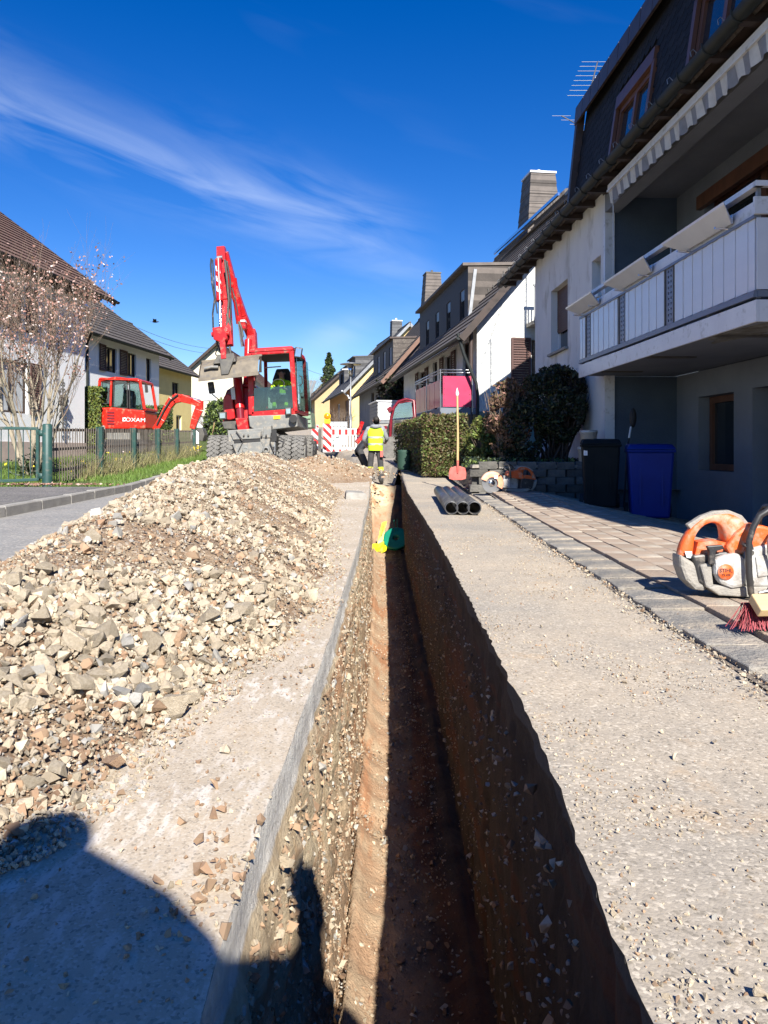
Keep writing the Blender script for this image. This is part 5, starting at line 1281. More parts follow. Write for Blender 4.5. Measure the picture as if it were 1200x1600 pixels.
MB().cyl(P(402, 706, 18.88), P(402, 706, 18.94), .12, 20).build('axle_hub', M['machine_grey'], ch)
for px in (384, 416): MB().lathe(P(px, 703, 18.9), (0, 1, 0), [(.05, -.05), (.09, -.05), (.09, .03), (.05, .03), (.05, -.05)], 16).build('towing_eye', M['machine_grey'], ch)
for px, py in ((428, 676), (430, 700)): MB().pxprism([(px - 6, py - 9), (px + 5, py - 9), (px + 6, py + 9), (px - 7, py + 9)], D0, 18.92, 19.2).build('bracket', M['machine_grey'], ch, bevel=.01)
MB().cyl(P(429, 690, 19.0), P(429, 712, 19.0), .05, 12).build('cylinder', M['steel'], ch)
MB().box(P(372, 0, 19.3).x, P(438, 0, 19.3).x, 19.2, 19.42, zc - .08, zc + .08).build('front_axle', M['machine_grey'], EX)
MB().box(P(372, 0, 21.5).x, P(450, 0, 21.5).x, 21.4, 21.6, zc - .06, zc + .1).build('rear_axle', M['machine_grey'], EX)
MB().cyl(P(406, 674, 20.4), P(406, 662, 20.4), .75, 28).build('turntable', M['dark_steel'], EX)
up = MB().pxprism([(396, 652), (469, 649), (470, 668), (410, 675), (398, 668)], D0, 19.25, 22.0).build('platform', M['machine_grey'], EX, bevel=.02)
MB().pxprism([(349, 668), (349, 626), (355, 610), (368, 602), (398, 600), (398, 668)], D0, 19.9, 22.3).build('engine_cover', M['dkred'], EX, bevel=.06)
MB().pxprism([(355, 656), (354, 622), (360, 616), (368, 620), (372, 655), (364, 657)], D0, 19.6, 19.95).build('fender', M['red'], EX, bevel=.03)
MB().pxprism([(352, 660), (395, 658), (396, 673), (356, 671)], D0, 19.5, 20.2).build('belly_plate', M['dark_steel'], EX, bevel=.02)
lt = MB().pxprism([(349, 646), (360, 645), (360, 656), (350, 656)], D0, 19.45, 19.6).build('headlight', M['dark_steel'], EX, bevel=.01)
MB().pxprism([(350.5, 647.5), (358.5, 646.8), (358.5, 654.5), (351, 655)], D0, 19.435, 19.449).build('lens', M['chrome'], lt)
lt = MB().pxprism([(452, 640), (461, 639), (461, 650), (453, 651)], D0, 19.15, 19.28).build('headlight', M['dark_steel'], EX, bevel=.01)
MB().pxprism([(453.5, 641.5), (459.8, 641), (459.8, 648.5), (454, 649)], D0, 19.13, 19.149).build('lens', M['chrome'], lt)
MB().cyl(P(458, 654, 19.1), P(458, 654, 19.25), .10, 16).build('rubber_stop', M['black'], EX)
MB().pxprism([(434, 652), (444, 651), (444, 656), (434, 657)], D0, 19.23, 19.248).build('yellow_sticker', M['amber_y'], up)
# cab
cb = MB()
fy = 19.35; by = 20.95
def cp(px, py, y): v = P(px, py, D0); return Vector((v.x, y, v.z))
A = dict(bl=(400, 650), br=(466, 645), tr=(460, 553), tl=(398, 557)); B = dict(bl=(408, 648), br=(474, 645), tr=(469, 555), tl=(406, 557))
cab = MB()
for a, b, wd in (('bl', 'tl', .15), ('bl', 'br', .17), ('br', 'tr', .12), ('tl', 'tr', .12)):
    cab.bar(cp(*A[a], fy), cp(*A[b], fy), .1, wd, (0, 0, 1) if a != b and (a, b) in (('bl', 'br'), ('tl', 'tr')) else (1, 0, 0))
for k in ('bl', 'br', 'tr', 'tl'): cab.bar(cp(*A[k], fy), cp(*B[k], by), .09, .09)
for a, b in (('bl', 'tl'), ('br', 'tr'), ('bl', 'br'), ('tl', 'tr')): cab.bar(cp(*B[a], by), cp(*B[b], by), .09, .09, (0, 1, 0))
cb = cab.build('cab', M['red'], EX, bevel=.02)
rf = MB().hexa([cp(395, 556, fy - .08), cp(463, 552, fy - .08), cp(471, 554, by), cp(404, 557, by), cp(396, 550, fy - .04), cp(461, 546, fy - .04), cp(470, 549, by), cp(405, 552, by)]).build('cab_roof', M['red'], cb, bevel=.02)
MB().hexa([cp(400, 560, fy + .03), cp(459, 556, fy + .03), cp(466, 558, by - .05), cp(408, 560, by - .05), cp(400, 557, fy + .03), cp(459, 553.5, fy + .03), cp(466, 556, by - .05), cp(408, 557, by - .05)]).build('headlining', M['black'], cb)
for px in (403, 420, 438, 455): MB().cyl(cp(px, 552, fy + .1), cp(px, 548, fy + .1), .04, 8).build('bolt', M['red'], rf)
gl = clearglass()
MB().hexa([cp(404, 645, fy - .06), cp(463, 640, fy - .06), cp(463, 640, fy - .05), cp(404, 645, fy - .05), cp(404, 610, fy - .06), cp(461, 606, fy - .06), cp(461, 606, fy - .05), cp(404, 610, fy - .05)]).build('lower_windscreen', clearglass('lower_glass', .12, (.35, .5, .46)), cb)
MB().hexa([cp(472, 643, fy + .1), cp(473, 643, fy + .1), cp(481, 641, by), cp(480, 641, by), cp(466, 558, fy + .1), cp(467, 558, fy + .1), cp(475, 560, by), cp(474, 560, by)]).build('side_glass', gl, cb)
MB().bar(cp(468, 648, fy + .2), cp(464, 556, fy + .2), .05, .14, (0, 1, 0)).build('door_pillar', M['black_pl'], cb)
MB().tube([cp(471, 590, fy + .1), cp(475, 592, fy + .1), cp(476, 602, fy + .1), cp(472, 606, fy + .1)], .015, 6).build('grab_handle', M['black'], cb)
MB().bar(cp(406, 569, by - .08), cp(432, 567, by - .08), .03, .03).build('rear_bar', M['steel'], cb)
MB().hexa([cp(408, 644, fy + .05), cp(462, 641, fy + .05), cp(470, 643, by - .08), cp(410, 645, by - .08), cp(408, 641, fy + .05), cp(462, 638, fy + .05), cp(470, 640, by - .08), cp(410, 642, by - .08)]).build('cab_floor', M['black'], cb)
se = MB().pxprism([(422, 628), (452, 627), (452, 612), (450, 580), (446, 572), (427, 573), (421, 590)], D0, 20.55, 20.7).build('seat', M['black'], cb, bevel=.03)
MB().pxprism([(422, 629), (454, 627), (454, 616), (422, 617)], D0, 20.0, 20.55).build('seat_cushion', M['black'], se, bevel=.02)
MB().lathe(cp(437, 601, 19.75), (.1, -1, .7), [(.15 + .014 * math.cos(a), .014 * math.sin(a)) for a in np.linspace(0, 2 * math.pi, 9)], 24).build('steering_wheel', M['black'], cb)
MB().tube([cp(437, 603, 19.78), cp(437, 640, 19.65)], .03, 8).build('steering_column', M['black'], cb)
for px in (410, 416): MB().tube([cp(px, 640, 19.8), cp(px + 2, 622, 19.9), cp(px + 3, 612, 19.95)], .02, 6).build('lever', M['black'], cb)
for sg, px, py, name in ((-1, 339, 609, 'mirror'), (1, 470.5, 556, 'mirror')):
    m_ = MB().obox(cp(px, py, 19.35), (.16 if sg < 0 else .2, .06, .30 if sg < 0 else .27), Matrix.Rotation(.15 * sg, 3, 'Y')).build('mirror', M['black_pl'], EX, bevel=.03)
    if sg > 0: MB().obox(cp(px, py, 19.315), (.14, .004, .2), Matrix.Rotation(.15, 3, 'Y')).build('mirror_glass', M['chrome'], m_)
    MB().tube([cp(px, py + (9 if sg < 0 else -3), 19.4), cp(px + sg * -8, py + (16 if sg < 0 else -8), 19.45), cp(px - sg * 14, py + (24 if sg < 0 else 0), 19.5)], .014, 6).build('arm', M['black'], m_)
# boom, stick, rams
def bx(pts, wd, hs, ys, m, name, par, up=(0, 1, 0)):
    mb = MB(); q = [cp(x, y, yy) for (x, y), yy in zip(pts, ys)]
    for i in range(len(q) - 1): mb.bar(q[i], q[i + 1], wd, hs[i], up, 0, wd, hs[i + 1])
    return mb.build(name, m, par, bevel=.012)
bm1 = bx([(386, 668), (388, 610), (391, 560), (387, 512)], .24, [.35, .45, .42, .3], [19.8, 20.0, 20.35, 20.6], M['red'], 'boom', EX)
bx([(387, 520), (376, 490), (364, 448), (353, 398)], .22, [.30, .32, .28, .2], [20.55, 20.3, 20.0, 19.75], M['red'], 'upper_boom', EX)
sk_ = bx([(350, 392), (352, 430), (362, 480), (367, 530), (369, 548)], .21, [.16, .26, .32, .26, .18], [19.72, 19.55, 19.3, 19.12, 19.05], M['red'], 'stick', EX)
MB().pxprism([(344.5, 393), (356.5, 392), (359, 424), (345, 424)], D0, 19.5, 19.75).build('stick_head', M['red'], sk_, bevel=.01)
MB().cyl(cp(347, 412, 19.42), cp(355, 411, 19.42), .06, 10).build('pin', M['steel'], sk_)
rm_ = MB().tube([cp(350, 416, 19.30), cp(356, 482, 19.02)], .085, 14).build('bucket_ram', M['red'], EX)
for i in range(3):
    c0 = 427 + i * 16
    MB().add([cp(347.6 + i * 1.5, c0, 19.17 - i * .07), cp(354 + i * 1.4, c0 + 3, 19.17 - i * .07), cp(355.5 + i * 1.4, c0 + 12, 19.13 - i * .07), cp(349 + i * 1.5, c0 + 8, 19.13 - i * .07)], [(0, 1, 2, 3)]).build('white_stripe', M['white_paint'], rm_)
MB().cyl(cp(356.5, 482, 19.02), cp(359.5, 528, 18.85), .04, 12).build('ram_rod', M['chrome'], rm_)
MB().tube([cp(366, 436, 19.9), cp(373, 505, 20.1)], .085, 12).build('stick_ram', M['red'], EX); MB().cyl(cp(373, 505, 20.1), cp(377, 540, 20.2), .045, 10).build('ram_rod', M['chrome'], EX)
lk = MB(); lk.pxprism([(348, 524), (367, 521), (370, 540), (362, 546), (350, 541)], D0, 18.75, 18.98); lk.build('link_plate', M['red'], EX, bevel=.02)
MB().cyl(cp(346, 533, 18.87), cp(372, 531, 18.87), .06, 12).build('link_pin', M['red'], EX)
MB().bar(cp(363, 542, 18.8), cp(366, 570, 18.75), .14, .12).build('link_bar', M['red'], EX)
MB().tube([cp(386, 530, 20.2), cp(388, 600, 19.85)], .10, 12).build('boom_ram', M['red'], EX)
br_ = MB().tube([cp(374, 590, 19.75), cp(380, 640, 19.55)], .12, 14).build('lift_ram', M['red'], EX)
MB().cyl(cp(379.5, 636, 19.56), cp(383, 668, 19.5), .10, 14).build('ram_foot', M['dkred'], br_)
MB().pxprism([(366, 608), (372, 608), (374, 626), (368, 626)], D0, 19.5, 19.56).build('white_stripe', M['white_paint'], br_)
MB().pxprism([(376, 655), (394, 655), (397, 674), (380, 673)], D0, 19.25, 19.8).build('boom_foot', M['red'], EX, bevel=.02)
MB().bar(cp(390, 565, 20.2), cp(402, 655, 19.6), .10, .16).build('side_plate', M['red'], EX)
MB().pxprism([(375, 505), (384, 503), (385, 514), (376, 515)], D0, 19.9, 20.2).build('valve_block', M['red'], EX, bevel=.01)
MB().pxprism([(377, 501), (384, 500.5), (384.5, 504), (377, 504)], D0, 19.88, 20.1).build('white_cap', M['white_paint'], EX)
for pts, r in (([(343, 418), (342, 428), (344, 455), (348, 478), (345, 500), (346, 525), (352, 545), (358, 560)], .022), ([(345, 420), (346, 440), (348, 470), (352, 500)], .018), ([(363, 420), (366, 445), (369, 480), (366, 520)], .03), ([(366, 422), (371, 450), (372, 490), (371, 530)], .024), ([(374, 462), (379, 480), (383, 503)], .018), ([(366, 500), (372, 520), (370, 548), (372, 562)], .03), ([(352, 552), (349, 560), (354, 566), (360, 562)], .018), ([(384, 512), (388, 522), (390, 535)], .03)):
    MB().tube([cp(x, y, 19.05 if i < 99 else 19) for i, (x, y) in enumerate(pts)], r, 7).build('hose', M['black_pl'] if r < .025 else M['dark_steel'], EX)
# ditching bucket
bk = MB(); n = 9; xs0, xs1 = (327, 573, 331, 600), (412, 564, 415, 590)
prof = [(-.02, .0), (.03, .17), (.12, .33), (.26, .43), (.42, .47)]
L0 = cp(331, 599.5, 18.7); L1 = cp(415, 590, 18.75); ax = (L1 - L0)
def bp(t, py, pz): return L0 + ax * t + Vector((0, py, pz))
vs_ = [bp(t, a, b) for t in (0, 1) for a, b in prof]
bk.add(vs_, [(i, i + 1, i + 6, i + 5) for i in range(4)], 0, True)
vs2 = [bp(t, a + .03, b) for t in (0, 1) for a, b in prof]
bk.add(vs2, [(i, i + 1, i + 6, i + 5) for i in range(4)], 0, True)
for t in (-.02, 1.02): bk.add([bp(t, a, b) for a, b in prof] + [bp(t, .45, .05)], [tuple(range(6))])
bk.hexa([bp(-.02, -.05, -.06), bp(1.02, -.05, -.06), bp(1.02, -.01, -.06), bp(-.02, -.01, -.06), bp(-.02, -.04, .03), bp(1.02, -.04, .03), bp(1.02, .02, .03), bp(-.02, .02, .03)])
bk.bar(bp(-.03, .40, .47), bp(1.03, .40, .47), .1, .05)
bu = bk.build('bucket', M['dusty_steel'], EX, fix=False)
cpb = MB(); cpb.hexa([bp(.22, .0, .33), bp(.62, .0, .33), bp(.62, .35, .4), bp(.22, .35, .4), bp(.3, .02, .55), bp(.58, .02, .55), bp(.58, .35, .55), bp(.3, .35, .55)])
cpb.hexa([bp(.38, -.07, .04), bp(.50, -.07, .04), bp(.50, .02, .04), bp(.38, .02, .04), bp(.34, -.02, .45), bp(.60, -.02, .45), bp(.60, .1, .45), bp(.34, .1, .45)])
cpb.build('coupler', M['dark_steel'], bu, bevel=.01)
MB().tube([bp(.08, -.02, .24), bp(.2, -.02, .26), bp(.32, -.02, .24)], .04, 10).build('tilt_pin', M['machine_grey'], bu)

# driver in the cab
T = thing('person', 'driver in hi-vis yellow clothes sitting in the cab of the red wheeled excavator', 'driver', (cp(438, 0, 20.3).x, 20.3, cp(0, 628, 0).z), R(180))
zb = -.02
J4 = dict(pelvis=(0, -.12, .08), spine=(0, -.10, .28), chest=(0, -.06, .48), neck=(0, .02, .64), skull=(0, .06, .75), crown=(0, .07, .83),
          shl=(-.19, -.05, .54), ell=(-.30, .10, .30), wrl=(-.10, .34, .34), pal=(-.06, .41, .36), shr=(.19, -.05, .54), elr=(.27, .12, .30), wrr=(.16, .36, .33), par=(.1, .42, .35),
          hil=(-.1, -.1, .06), knl=(-.16, .34, .05), anl=(-.17, .42, -.32), tol=(-.18, .55, -.36), hir=(.1, -.1, .06), knr=(.14, .34, .05), anr=(.16, .42, -.32), tor=(.17, .55, -.36))
def rule4(s, c):
    a, b, t = s
    if a in ('neck', 'skull') or a[:2] == 'wr' : return 1
    if a[:2] == 'el': return 1 if t > .7 else 2
    if a[:2] == 'kn': return 3 if .2 < t < .85 else 4
    if a[:2] in ('hi', 'an'): return 4
    return 0 if a not in ('chest',) or b == 'neck' else 0
b4 = skin_body('body', J4, EDG, RAD, [M['hivis'], M['skin'], M['cream_cloth'], M['hivis'], M['trouser']], rule4, T)
for s in 'lr': fingers(b4, J4, s, b4)
face(b4, (0, .07, .765), (0, 1, -.15)); MB().ell((0, .03, .80), (.082, .09, .07), 14, 8).build('hair', M['hair'], b4)
torso_shell('reflective_band', [(0, -.1, .2, .165, .13), (0, -.1, .25, .17, .13)], M['reflect'], b4)

# ------------------------------------------------------------------ red mini excavator behind the fence
D1 = 27.0
ME = thing('mini_excavator', 'small orange-red mini excavator with LOXAM lettering behind the garden fence', 'mini excavator', (0, 0, 0))
def c1(px, py, y): v = P(px, py, D1); return Vector((v.x, y, v.z))
bo = MB().pxprism([(162, 639), (184, 638), (235, 643), (237, 671), (162, 671)], D1, 26.3, 27.8).build('body', M['red2'], ME, bevel=.05)
MB().pxprism([(161, 664), (175, 666), (176, 674), (161, 674)], D1, 26.26, 27.85).build('counterweight', M['machine_grey'], ME, bevel=.03)
for i in range(5): MB().pxprism([(179, 644.5 + i * 4.3), (190, 645 + i * 4.3), (190, 647.2 + i * 4.3), (179, 646.7 + i * 4.3)], D1, 26.275, 26.305).build('vent_slot', M['dkred'], bo)
MB().pxprism([(163.5, 646), (169, 646), (169, 649), (163.5, 649)], D1, 26.28, 26.298).build('sticker', M['white_paint'], bo)
c_ = MB()
def fr(a, b, y, w=.09): c_.bar(c1(*a, y), c1(*b, y), w, w, (0, 1, 0))
for y in (26.35, 27.7):
    fr((165, 636), (166.5, 597), y); fr((183, 637), (184.5, 595), y, .07); fr((166.5, 597), (192, 593.5), y); fr((192, 593.5), (228, 598), y); fr((228, 598), (235, 641), y)
for a in ((166.5, 597), (192, 593.5), (228, 598), (235, 641), (165, 636)): c_.bar(c1(*a, 26.35), c1(*a, 27.7), .09, .09)
cb1 = c_.build('cab', M['red2'], ME, bevel=.02)
MB().hexa([c1(165, 596, 26.25), c1(229, 598, 26.25), c1(229, 598, 27.8), c1(165, 596, 27.8), c1(167, 592.5, 26.3), c1(226, 594, 26.3), c1(226, 594, 27.75), c1(167, 592.5, 27.75)]).build('cab_roof', M['red2'], cb1, bevel=.04)
for q in ([(169, 632), (181, 632), (182.5, 599), (170, 600)], [(187, 637), (209, 639.5), (208, 597.5), (188, 596.5)], [(212, 640), (232, 641.5), (226, 601), (211.5, 598)]):
    mb = MB(); p0 = [c1(*a, 26.36) for a in q]; p1 = [c1(*a, 26.37) for a in q]; mb.hexa(p0[:2] + [p1[1], p1[0]] + [p0[3], p0[2], p1[2], p1[3]]); g_ = mb.build('side_window', gl, cb1)
    mb = MB()
    for i in range(4): mb.bar(p0[i], p0[(i + 1) % 4], .03, .03, (0, 1, 0))
    mb.build('window_seal', M['black'], g_)
MB().pxprism([(190, 640), (208, 640), (209, 620), (206, 610), (196, 610), (194, 626)], D1, 26.8, 27.3).build('seat', M['black'], cb1, bevel=.03)
MB().lathe(c1(199, 605, 26.9), (.3, -1, .5), [(.12 + .01 * math.cos(a), .01 * math.sin(a)) for a in np.linspace(0, 2 * math.pi, 7)], 16).build('handle_loop', M['black'], cb1)
mi_ = MB().obox(c1(237, 609.5, 26.4), (.1, .05, .27), Matrix.Rotation(-.1, 3, 'Y')).build('mirror', M['black_pl'], ME, bevel=.02)
MB().tube([c1(231, 601, 26.4), c1(235, 600, 26.4), c1(237, 604, 26.4)], .012, 5).build('arm', M['black'], mi_)
text('LOXAM', .19, M['white_paint'], 'lettering', bo, (c1(219.5, 657.5, 0).x, 26.285, c1(0, 657.5, 0).z), (R(90), R(2), 0), .004, .0, 1.22)
MB().lathe((c1(205.5, 656.6, 0).x, 26.285, c1(0, 656.6, 0).z), (0, 1, 0), [(.035, 0), (.068, 0), (.068, .01), (.035, .01)], 16).build('logo_ring', M['white_paint'], bo)
def b1(pts, hs, wd, m, name, y=27.0, par=ME):
    mb = MB()
    for i in range(len(pts) - 1): mb.bar(c1(*pts[i], y), c1(*pts[i + 1], y), hs[i], wd, (0, 1, 0), 0, hs[i + 1], wd)
    return mb.build(name, m, par, bevel=.015)
b1([(243, 672), (254, 655), (263, 635), (271, 624), (283, 622), (300, 627), (313, 633)], [.22, .24, .26, .3, .28, .22, .18], .2, M['red2'], 'boom')
b1([(313, 626), (311, 640), (305, 655), (301, 670)], [.2, .28, .24, .18], .18, M['red2'], 'stick')
MB().tube([c1(273, 617, 27), c1(296, 621, 27)], .055, 10).build('stick_ram', M['red2'], ME); MB().cyl(c1(296, 621, 27), c1(314, 626, 27), .03, 8).build('ram_rod', M['chrome'], ME)
MB().tube([c1(247, 664, 26.85), c1(258, 642, 26.85), c1(268, 626, 26.85), c1(280, 617, 26.85)], .03, 7).build('hose', M['black'], ME)
MB().tube([c1(250, 664, 27.15), c1(262, 640, 27.15), c1(270, 628, 27.15)], .06, 7).build('lift_ram', M['red2'], ME)
mb = MB().pxprism([(313, 668), (319, 670), (322, 680), (319, 690), (311, 688), (306, 676)], D1, 26.75, 27.3); bk1 = mb.build('bucket', M['dark_steel'], ME, bevel=.02)
MB().pxprism([(302, 673), (309, 672), (314, 677), (314, 694), (305, 694), (302, 686)], D1, 26.68, 26.74).build('side_plate', M['white_paint'], bk1, bevel=.01)
MB().pxprism([(304.5, 680), (307.5, 681), (308, 688), (304.5, 689)], D1, 26.66, 26.679).build('black_mark', M['black_pl'], bk1)
MB().pxprism([(306, 694), (313, 694), (313.5, 712), (309.5, 713)], D1, 26.75, 26.95).build('bucket_tooth', M['dark_steel'], bk1)
zg = gs(27) + .1
for y0 in (26.2, 27.5):
    t_ = MB(); xx0, xx1 = c1(160, 0, 0).x, c1(238, 0, 0).x; r = .24
    prof = [(xx0 + r + r * math.cos(a), zg + r + r * math.sin(a)) for a in np.linspace(math.pi / 2, 3 * math.pi / 2, 8)] + [(xx1 - r + r * math.cos(a), zg + r + r * math.sin(a)) for a in np.linspace(-math.pi / 2, math.pi / 2, 8)]
    t_.prism(prof, 'xz', y0, y0 + .3); t_.build('track', M['black'], ME)
MB().box(c1(175, 0, 0).x, c1(225, 0, 0).x, 26.5, 27.5, zg + .15, c1(0, 671, 0).z).build('undercarriage', M['machine_grey'], ME)
def cr(P_, n=5):
    """smooth a polyline (Catmull-Rom)"""
    P_ = [Vector((*p, 0)) for p in P_]; out = []
    for i in range(len(P_) - 1):
        a, b, c, d = P_[max(0, i - 1)], P_[i], P_[i + 1], P_[min(len(P_) - 1, i + 2)]
        for k in range(n):
            t = k / n; v = .5 * ((2 * b) + (c - a) * t + (2 * a - 5 * b + 4 * c - d) * t * t + (3 * b - a - 3 * c + d) * t ** 3); out.append((v.x, v.y))
    out.append((P_[-1].x, P_[-1].y)); return out
# ------------------------------------------------------------------ cut-off saws
def saw(label, loc, rz_, sc=1.0):
    T = thing('cutoff_saw', label, 'cut-off saw', loc, rz_, 'cut-off saws lying on the ground'); T.scale = (sc, sc, sc)
    def q(px, py): return ((px - 1130) / 334, (925 - py) / 334)
    outer = [(1056, 858), (1058, 846), (1066, 830), (1077, 815), (1092, 803), (1108, 796), (1126, 793), (1142, 795), (1156, 803), (1165, 816), (1185, 812), (1205, 815), (1212, 828), (1170, 838), (1140, 846), (1112, 858), (1098, 856), (1085, 862), (1068, 866)]
    hole = [(1081, 832), (1090, 818), (1104, 810), (1115, 811), (1121, 818), (1119, 828), (1108, 835), (1092, 837), (1083, 838)]
    # ring between outer upper outline and hole: build as quads strip along the handle
    mb = MB()
    up = [(1056, 858), (1062, 838), (1075, 818), (1092, 803), (1112, 795), (1134, 793.5), (1152, 801), (1163, 815)]
    lo = [(1078, 862), (1080, 846), (1082, 832), (1092, 817), (1106, 809.5), (1117, 811), (1123, 820), (1126, 838)]
    w = [.030, .030, .026, .022, .020, .024, .045, .06]
    up, lo, w = cr(up), cr(lo), [v[0] for v in cr([(v, 0) for v in w])]
    vs_ = []
    for u_, l_, ww in zip(up, lo, w):
        a, d = q(*u_), q(*l_); c_ = ((a[0] + d[0]) / 2, (a[1] + d[1]) / 2); hx, hz = (a[0] - d[0]) / 2, (a[1] - d[1]) / 2
        for k in range(12):
            t = 2 * math.pi * k / 12; e = .55; cc = math.copysign(abs(math.cos(t)) ** e, math.cos(t)); ss = math.copysign(abs(math.sin(t)) ** e, math.sin(t))
            vs_.append((c_[0] + hx * cc, ww * ss, c_[1] + hz * cc))
    mb.add(vs_, [(i * 12 + j, i * 12 + (j + 1) % 12, (i + 1) * 12 + (j + 1) % 12, (i + 1) * 12 + j) for i in range(len(up) - 1) for j in range(12)], 0, True)
    low = [(1078, 862), (1084, 838), (1094, 837), (1110, 835), (1126, 838), (1142, 848), (1112, 862), (1095, 860)]
    mb.prism([q(*p) for p in low], 'xz', -.04, .04)
    h = mb.build('rear_handle', M['orange'], T, fix=True)
    mb = MB(); mb.prism([q(*p) for p in [(1122, 846), (1138, 822), (1158, 808), (1180, 811), (1206, 818), (1216, 836), (1180, 850), (1130, 858)]], 'xz', -.075, .08); mb.build('top_cover', M['orange'], T, bevel=.014)
    mb = MB(); mb.prism([q(*p) for p in [(1070, 812), (1092, 798), (1112, 790.5), (1136, 789), (1156, 797), (1166, 809), (1162, 815), (1150, 803), (1134, 795.5), (1112, 797), (1092, 805), (1076, 819)]], 'xz', -.017, .017); mb.build('grip_rubber', M['saw_dust'], T, bevel=.004)
    mb = MB(); mb.prism([q(*p) for p in [(1054, 856), (1070, 866), (1082, 872), (1092, 896), (1096, 914), (1078, 912), (1062, 896), (1055, 876)]], 'xz', -.055, .06); mb.build('rear_fender', M['saw_dust'], T, bevel=.016)
    mb = MB(); mb.prism([q(*p) for p in [(1072, 858), (1140, 850), (1146, 905), (1100, 912), (1082, 900)]], 'xz', -.06, .08); mb.build('engine_block', M['black_pl'], T, bevel=.01)
    mb = MB(); mb.prism([q(*p) for p in [(1082, 872), (1100, 868), (1104, 908), (1092, 908)]], 'xz', -.075, -.04); mb.build('tank', M['saw_dust'], T, bevel=.01)
    st_ = MB().prism([q(*p) for p in [(1101, 862), (1118, 856), (1136, 852), (1147, 860), (1150, 880), (1148, 904), (1128, 907), (1110, 900), (1102, 884)]], 'xz', -.105, -.05).build('starter_cover', M['saw_white'], T, bevel=.016)
    c = q(1117, 881)
    bdg = MB().lathe((c[0], -.106, c[1]), (0, -1, 0), [(0, .003), (.036, .003), (.037, 0)], 28).build('badge', M['orange'], st_)
    text('STIHL', .024, M['black_pl'], 'lettering', st_, (c[0], -.110, c[1] + .007), (R(90), 0, 0), .0006, .0004); text('TS 420', .014, M['black_pl'], 'lettering', st_, (c[0], -.110, c[1] - .013), (R(90), 0, 0), .0006, .0002)
    # body casing with bolts
    cs = MB().prism([q(*p) for p in [(1150, 848), (1172, 842), (1196, 838), (1222, 838), (1226, 880), (1216, 905), (1150, 905)]], 'xz', -.09, -.02).build('casing', M['saw_white'], T, bevel=.012)
    for p in ((1158, 852), (1158, 897), (1210, 850), (1212, 895)):
        MB().cyl((q(*p)[0], -.098, q(*p)[1]), (q(*p)[0], -.089, q(*p)[1]), .012, 12).build('screw', M['dark_steel'], cs)
    cs2 = MB().prism([q(*p) for p in [(1164, 858), (1196, 852), (1200, 884), (1168, 890)]], 'xz', -.097, -.088).build('side_panel', M['saw_white'], cs, bevel=.006)
    MB().prism([q(*p) for p in [(1092, 906), (1104, 902), (1150, 904), (1222, 904), (1226, 914), (1160, 921), (1110, 918)]], 'xz', -.09, .085).build('base_plate', M['saw_dust'], T, bevel=.008)
    g1 = [(1160, 923), (1151, 912), (1148, 880), (1147, 850), (1148, 832), (1154, 812), (1164, 794), (1180, 784), (1202, 782)]
    MB().tube([(q(*p)[0], -.135 + (.02 if i == 0 else 0), q(*p)[1]) for i, p in enumerate(g1)] + [(q(1210, 782)[0], -.11, q(1210, 782)[1]), (q(1212, 783)[0], 0, q(0, 784)[1]), (q(1211, 783)[0], .10, q(0, 786)[1]), (q(1205, 783)[0], .12, q(0, 800)[1]), (q(1200, 783)[0], .11, q(0, 850)[1])], .0145, 10).build('front_handle', M['black_pl'], T)
    MB().tube([(q(*p)[0], -.12, q(*p)[1]) for p in [(1165, 912), (1182, 908), (1190, 896), (1186, 870), (1180, 850), (1180, 832), (1190, 816), (1206, 806), (1222, 802)]], .008, 8).build('guard_tube', M['steel'], T)
    MB().tube([(q(*p)[0], -.122, q(*p)[1]) for p in [(1144, 842), (1149, 836), (1150, 846)]], .021, 8).build('handle_joint', M['black'], T)
    MB().prism([q(*p) for p in [(1090, 842), (1114, 840), (1117, 846), (1104, 850), (1102, 870), (1094, 870), (1094, 850)]], 'xz', -.095, -.07).build('start_grip', M['black_pl'], T, bevel=.004)
    MB().prism([q(*p) for p in [(1063, 852), (1074, 852), (1075, 863), (1066, 862)]], 'xz', -.0415, -.04).build('sticker', M['white_paint'], T)
    for i in range(5): MB().lathe((q(1156 + i * 4, 0)[0], -.05, q(0, 836 - i)[1]), (1, 0, -.2), [(.016, 0), (.02, .003), (.016, .006)], 10).build('bellows', M['saw_dust'], T)
    # cutting arm, blade and guard
    MB().prism([(.2, .07), (.52, .10), (.52, .17), (.2, .22)], 'xz', .03, .075).build('cutting_arm', M['saw_white'], T, bevel=.01)
    B = MB().lathe((.50, .105, .152), (0, 1, 0), [(0, 0), (.15, 0), (.15, .004), (0, .004)], 40, 0, False).build('blade', M['steel'], T)
    for k in range(24):
        a = 2 * math.pi * k / 24; MB().obox((.50 + .1485 * math.cos(a), .107, .152 + .1485 * math.sin(a)), (.006, .006, .024), Matrix.Rotation(-a, 3, 'Y')).build('segment', M['dark_steel'], B)
    MB().lathe((.50, .100, .152), (0, 1, 0), [(0, 0), (.05, 0), (.05, .018), (.03, .024), (0, .024)], 20).build('flange', M['chrome'], B)
    gd = MB(); n = 22; v = []
    for i in range(n + 1):
        a = R(20) + R(190) * i / n
        for r, y in ((.03, .085), (.165, .085), (.178, .095), (.178, .13), (.165, .14), (.09, .14)): v.append((.50 + r * math.cos(a), y, .152 + r * math.sin(a)))
    gd.add(v, [(i * 6 + j, (i + 1) * 6 + j, (i + 1) * 6 + j + 1, i * 6 + j + 1) for i in range(n) for j in range(5)], 0, True)
    gdo = gd.build('blade_guard', M['guard'], T, fix=False)
    MB().tube([(.40, .145, .26), (.36, .16, .31), (.30, .12, .30)], .01, 6).build('water_hose', M['black'], gdo)
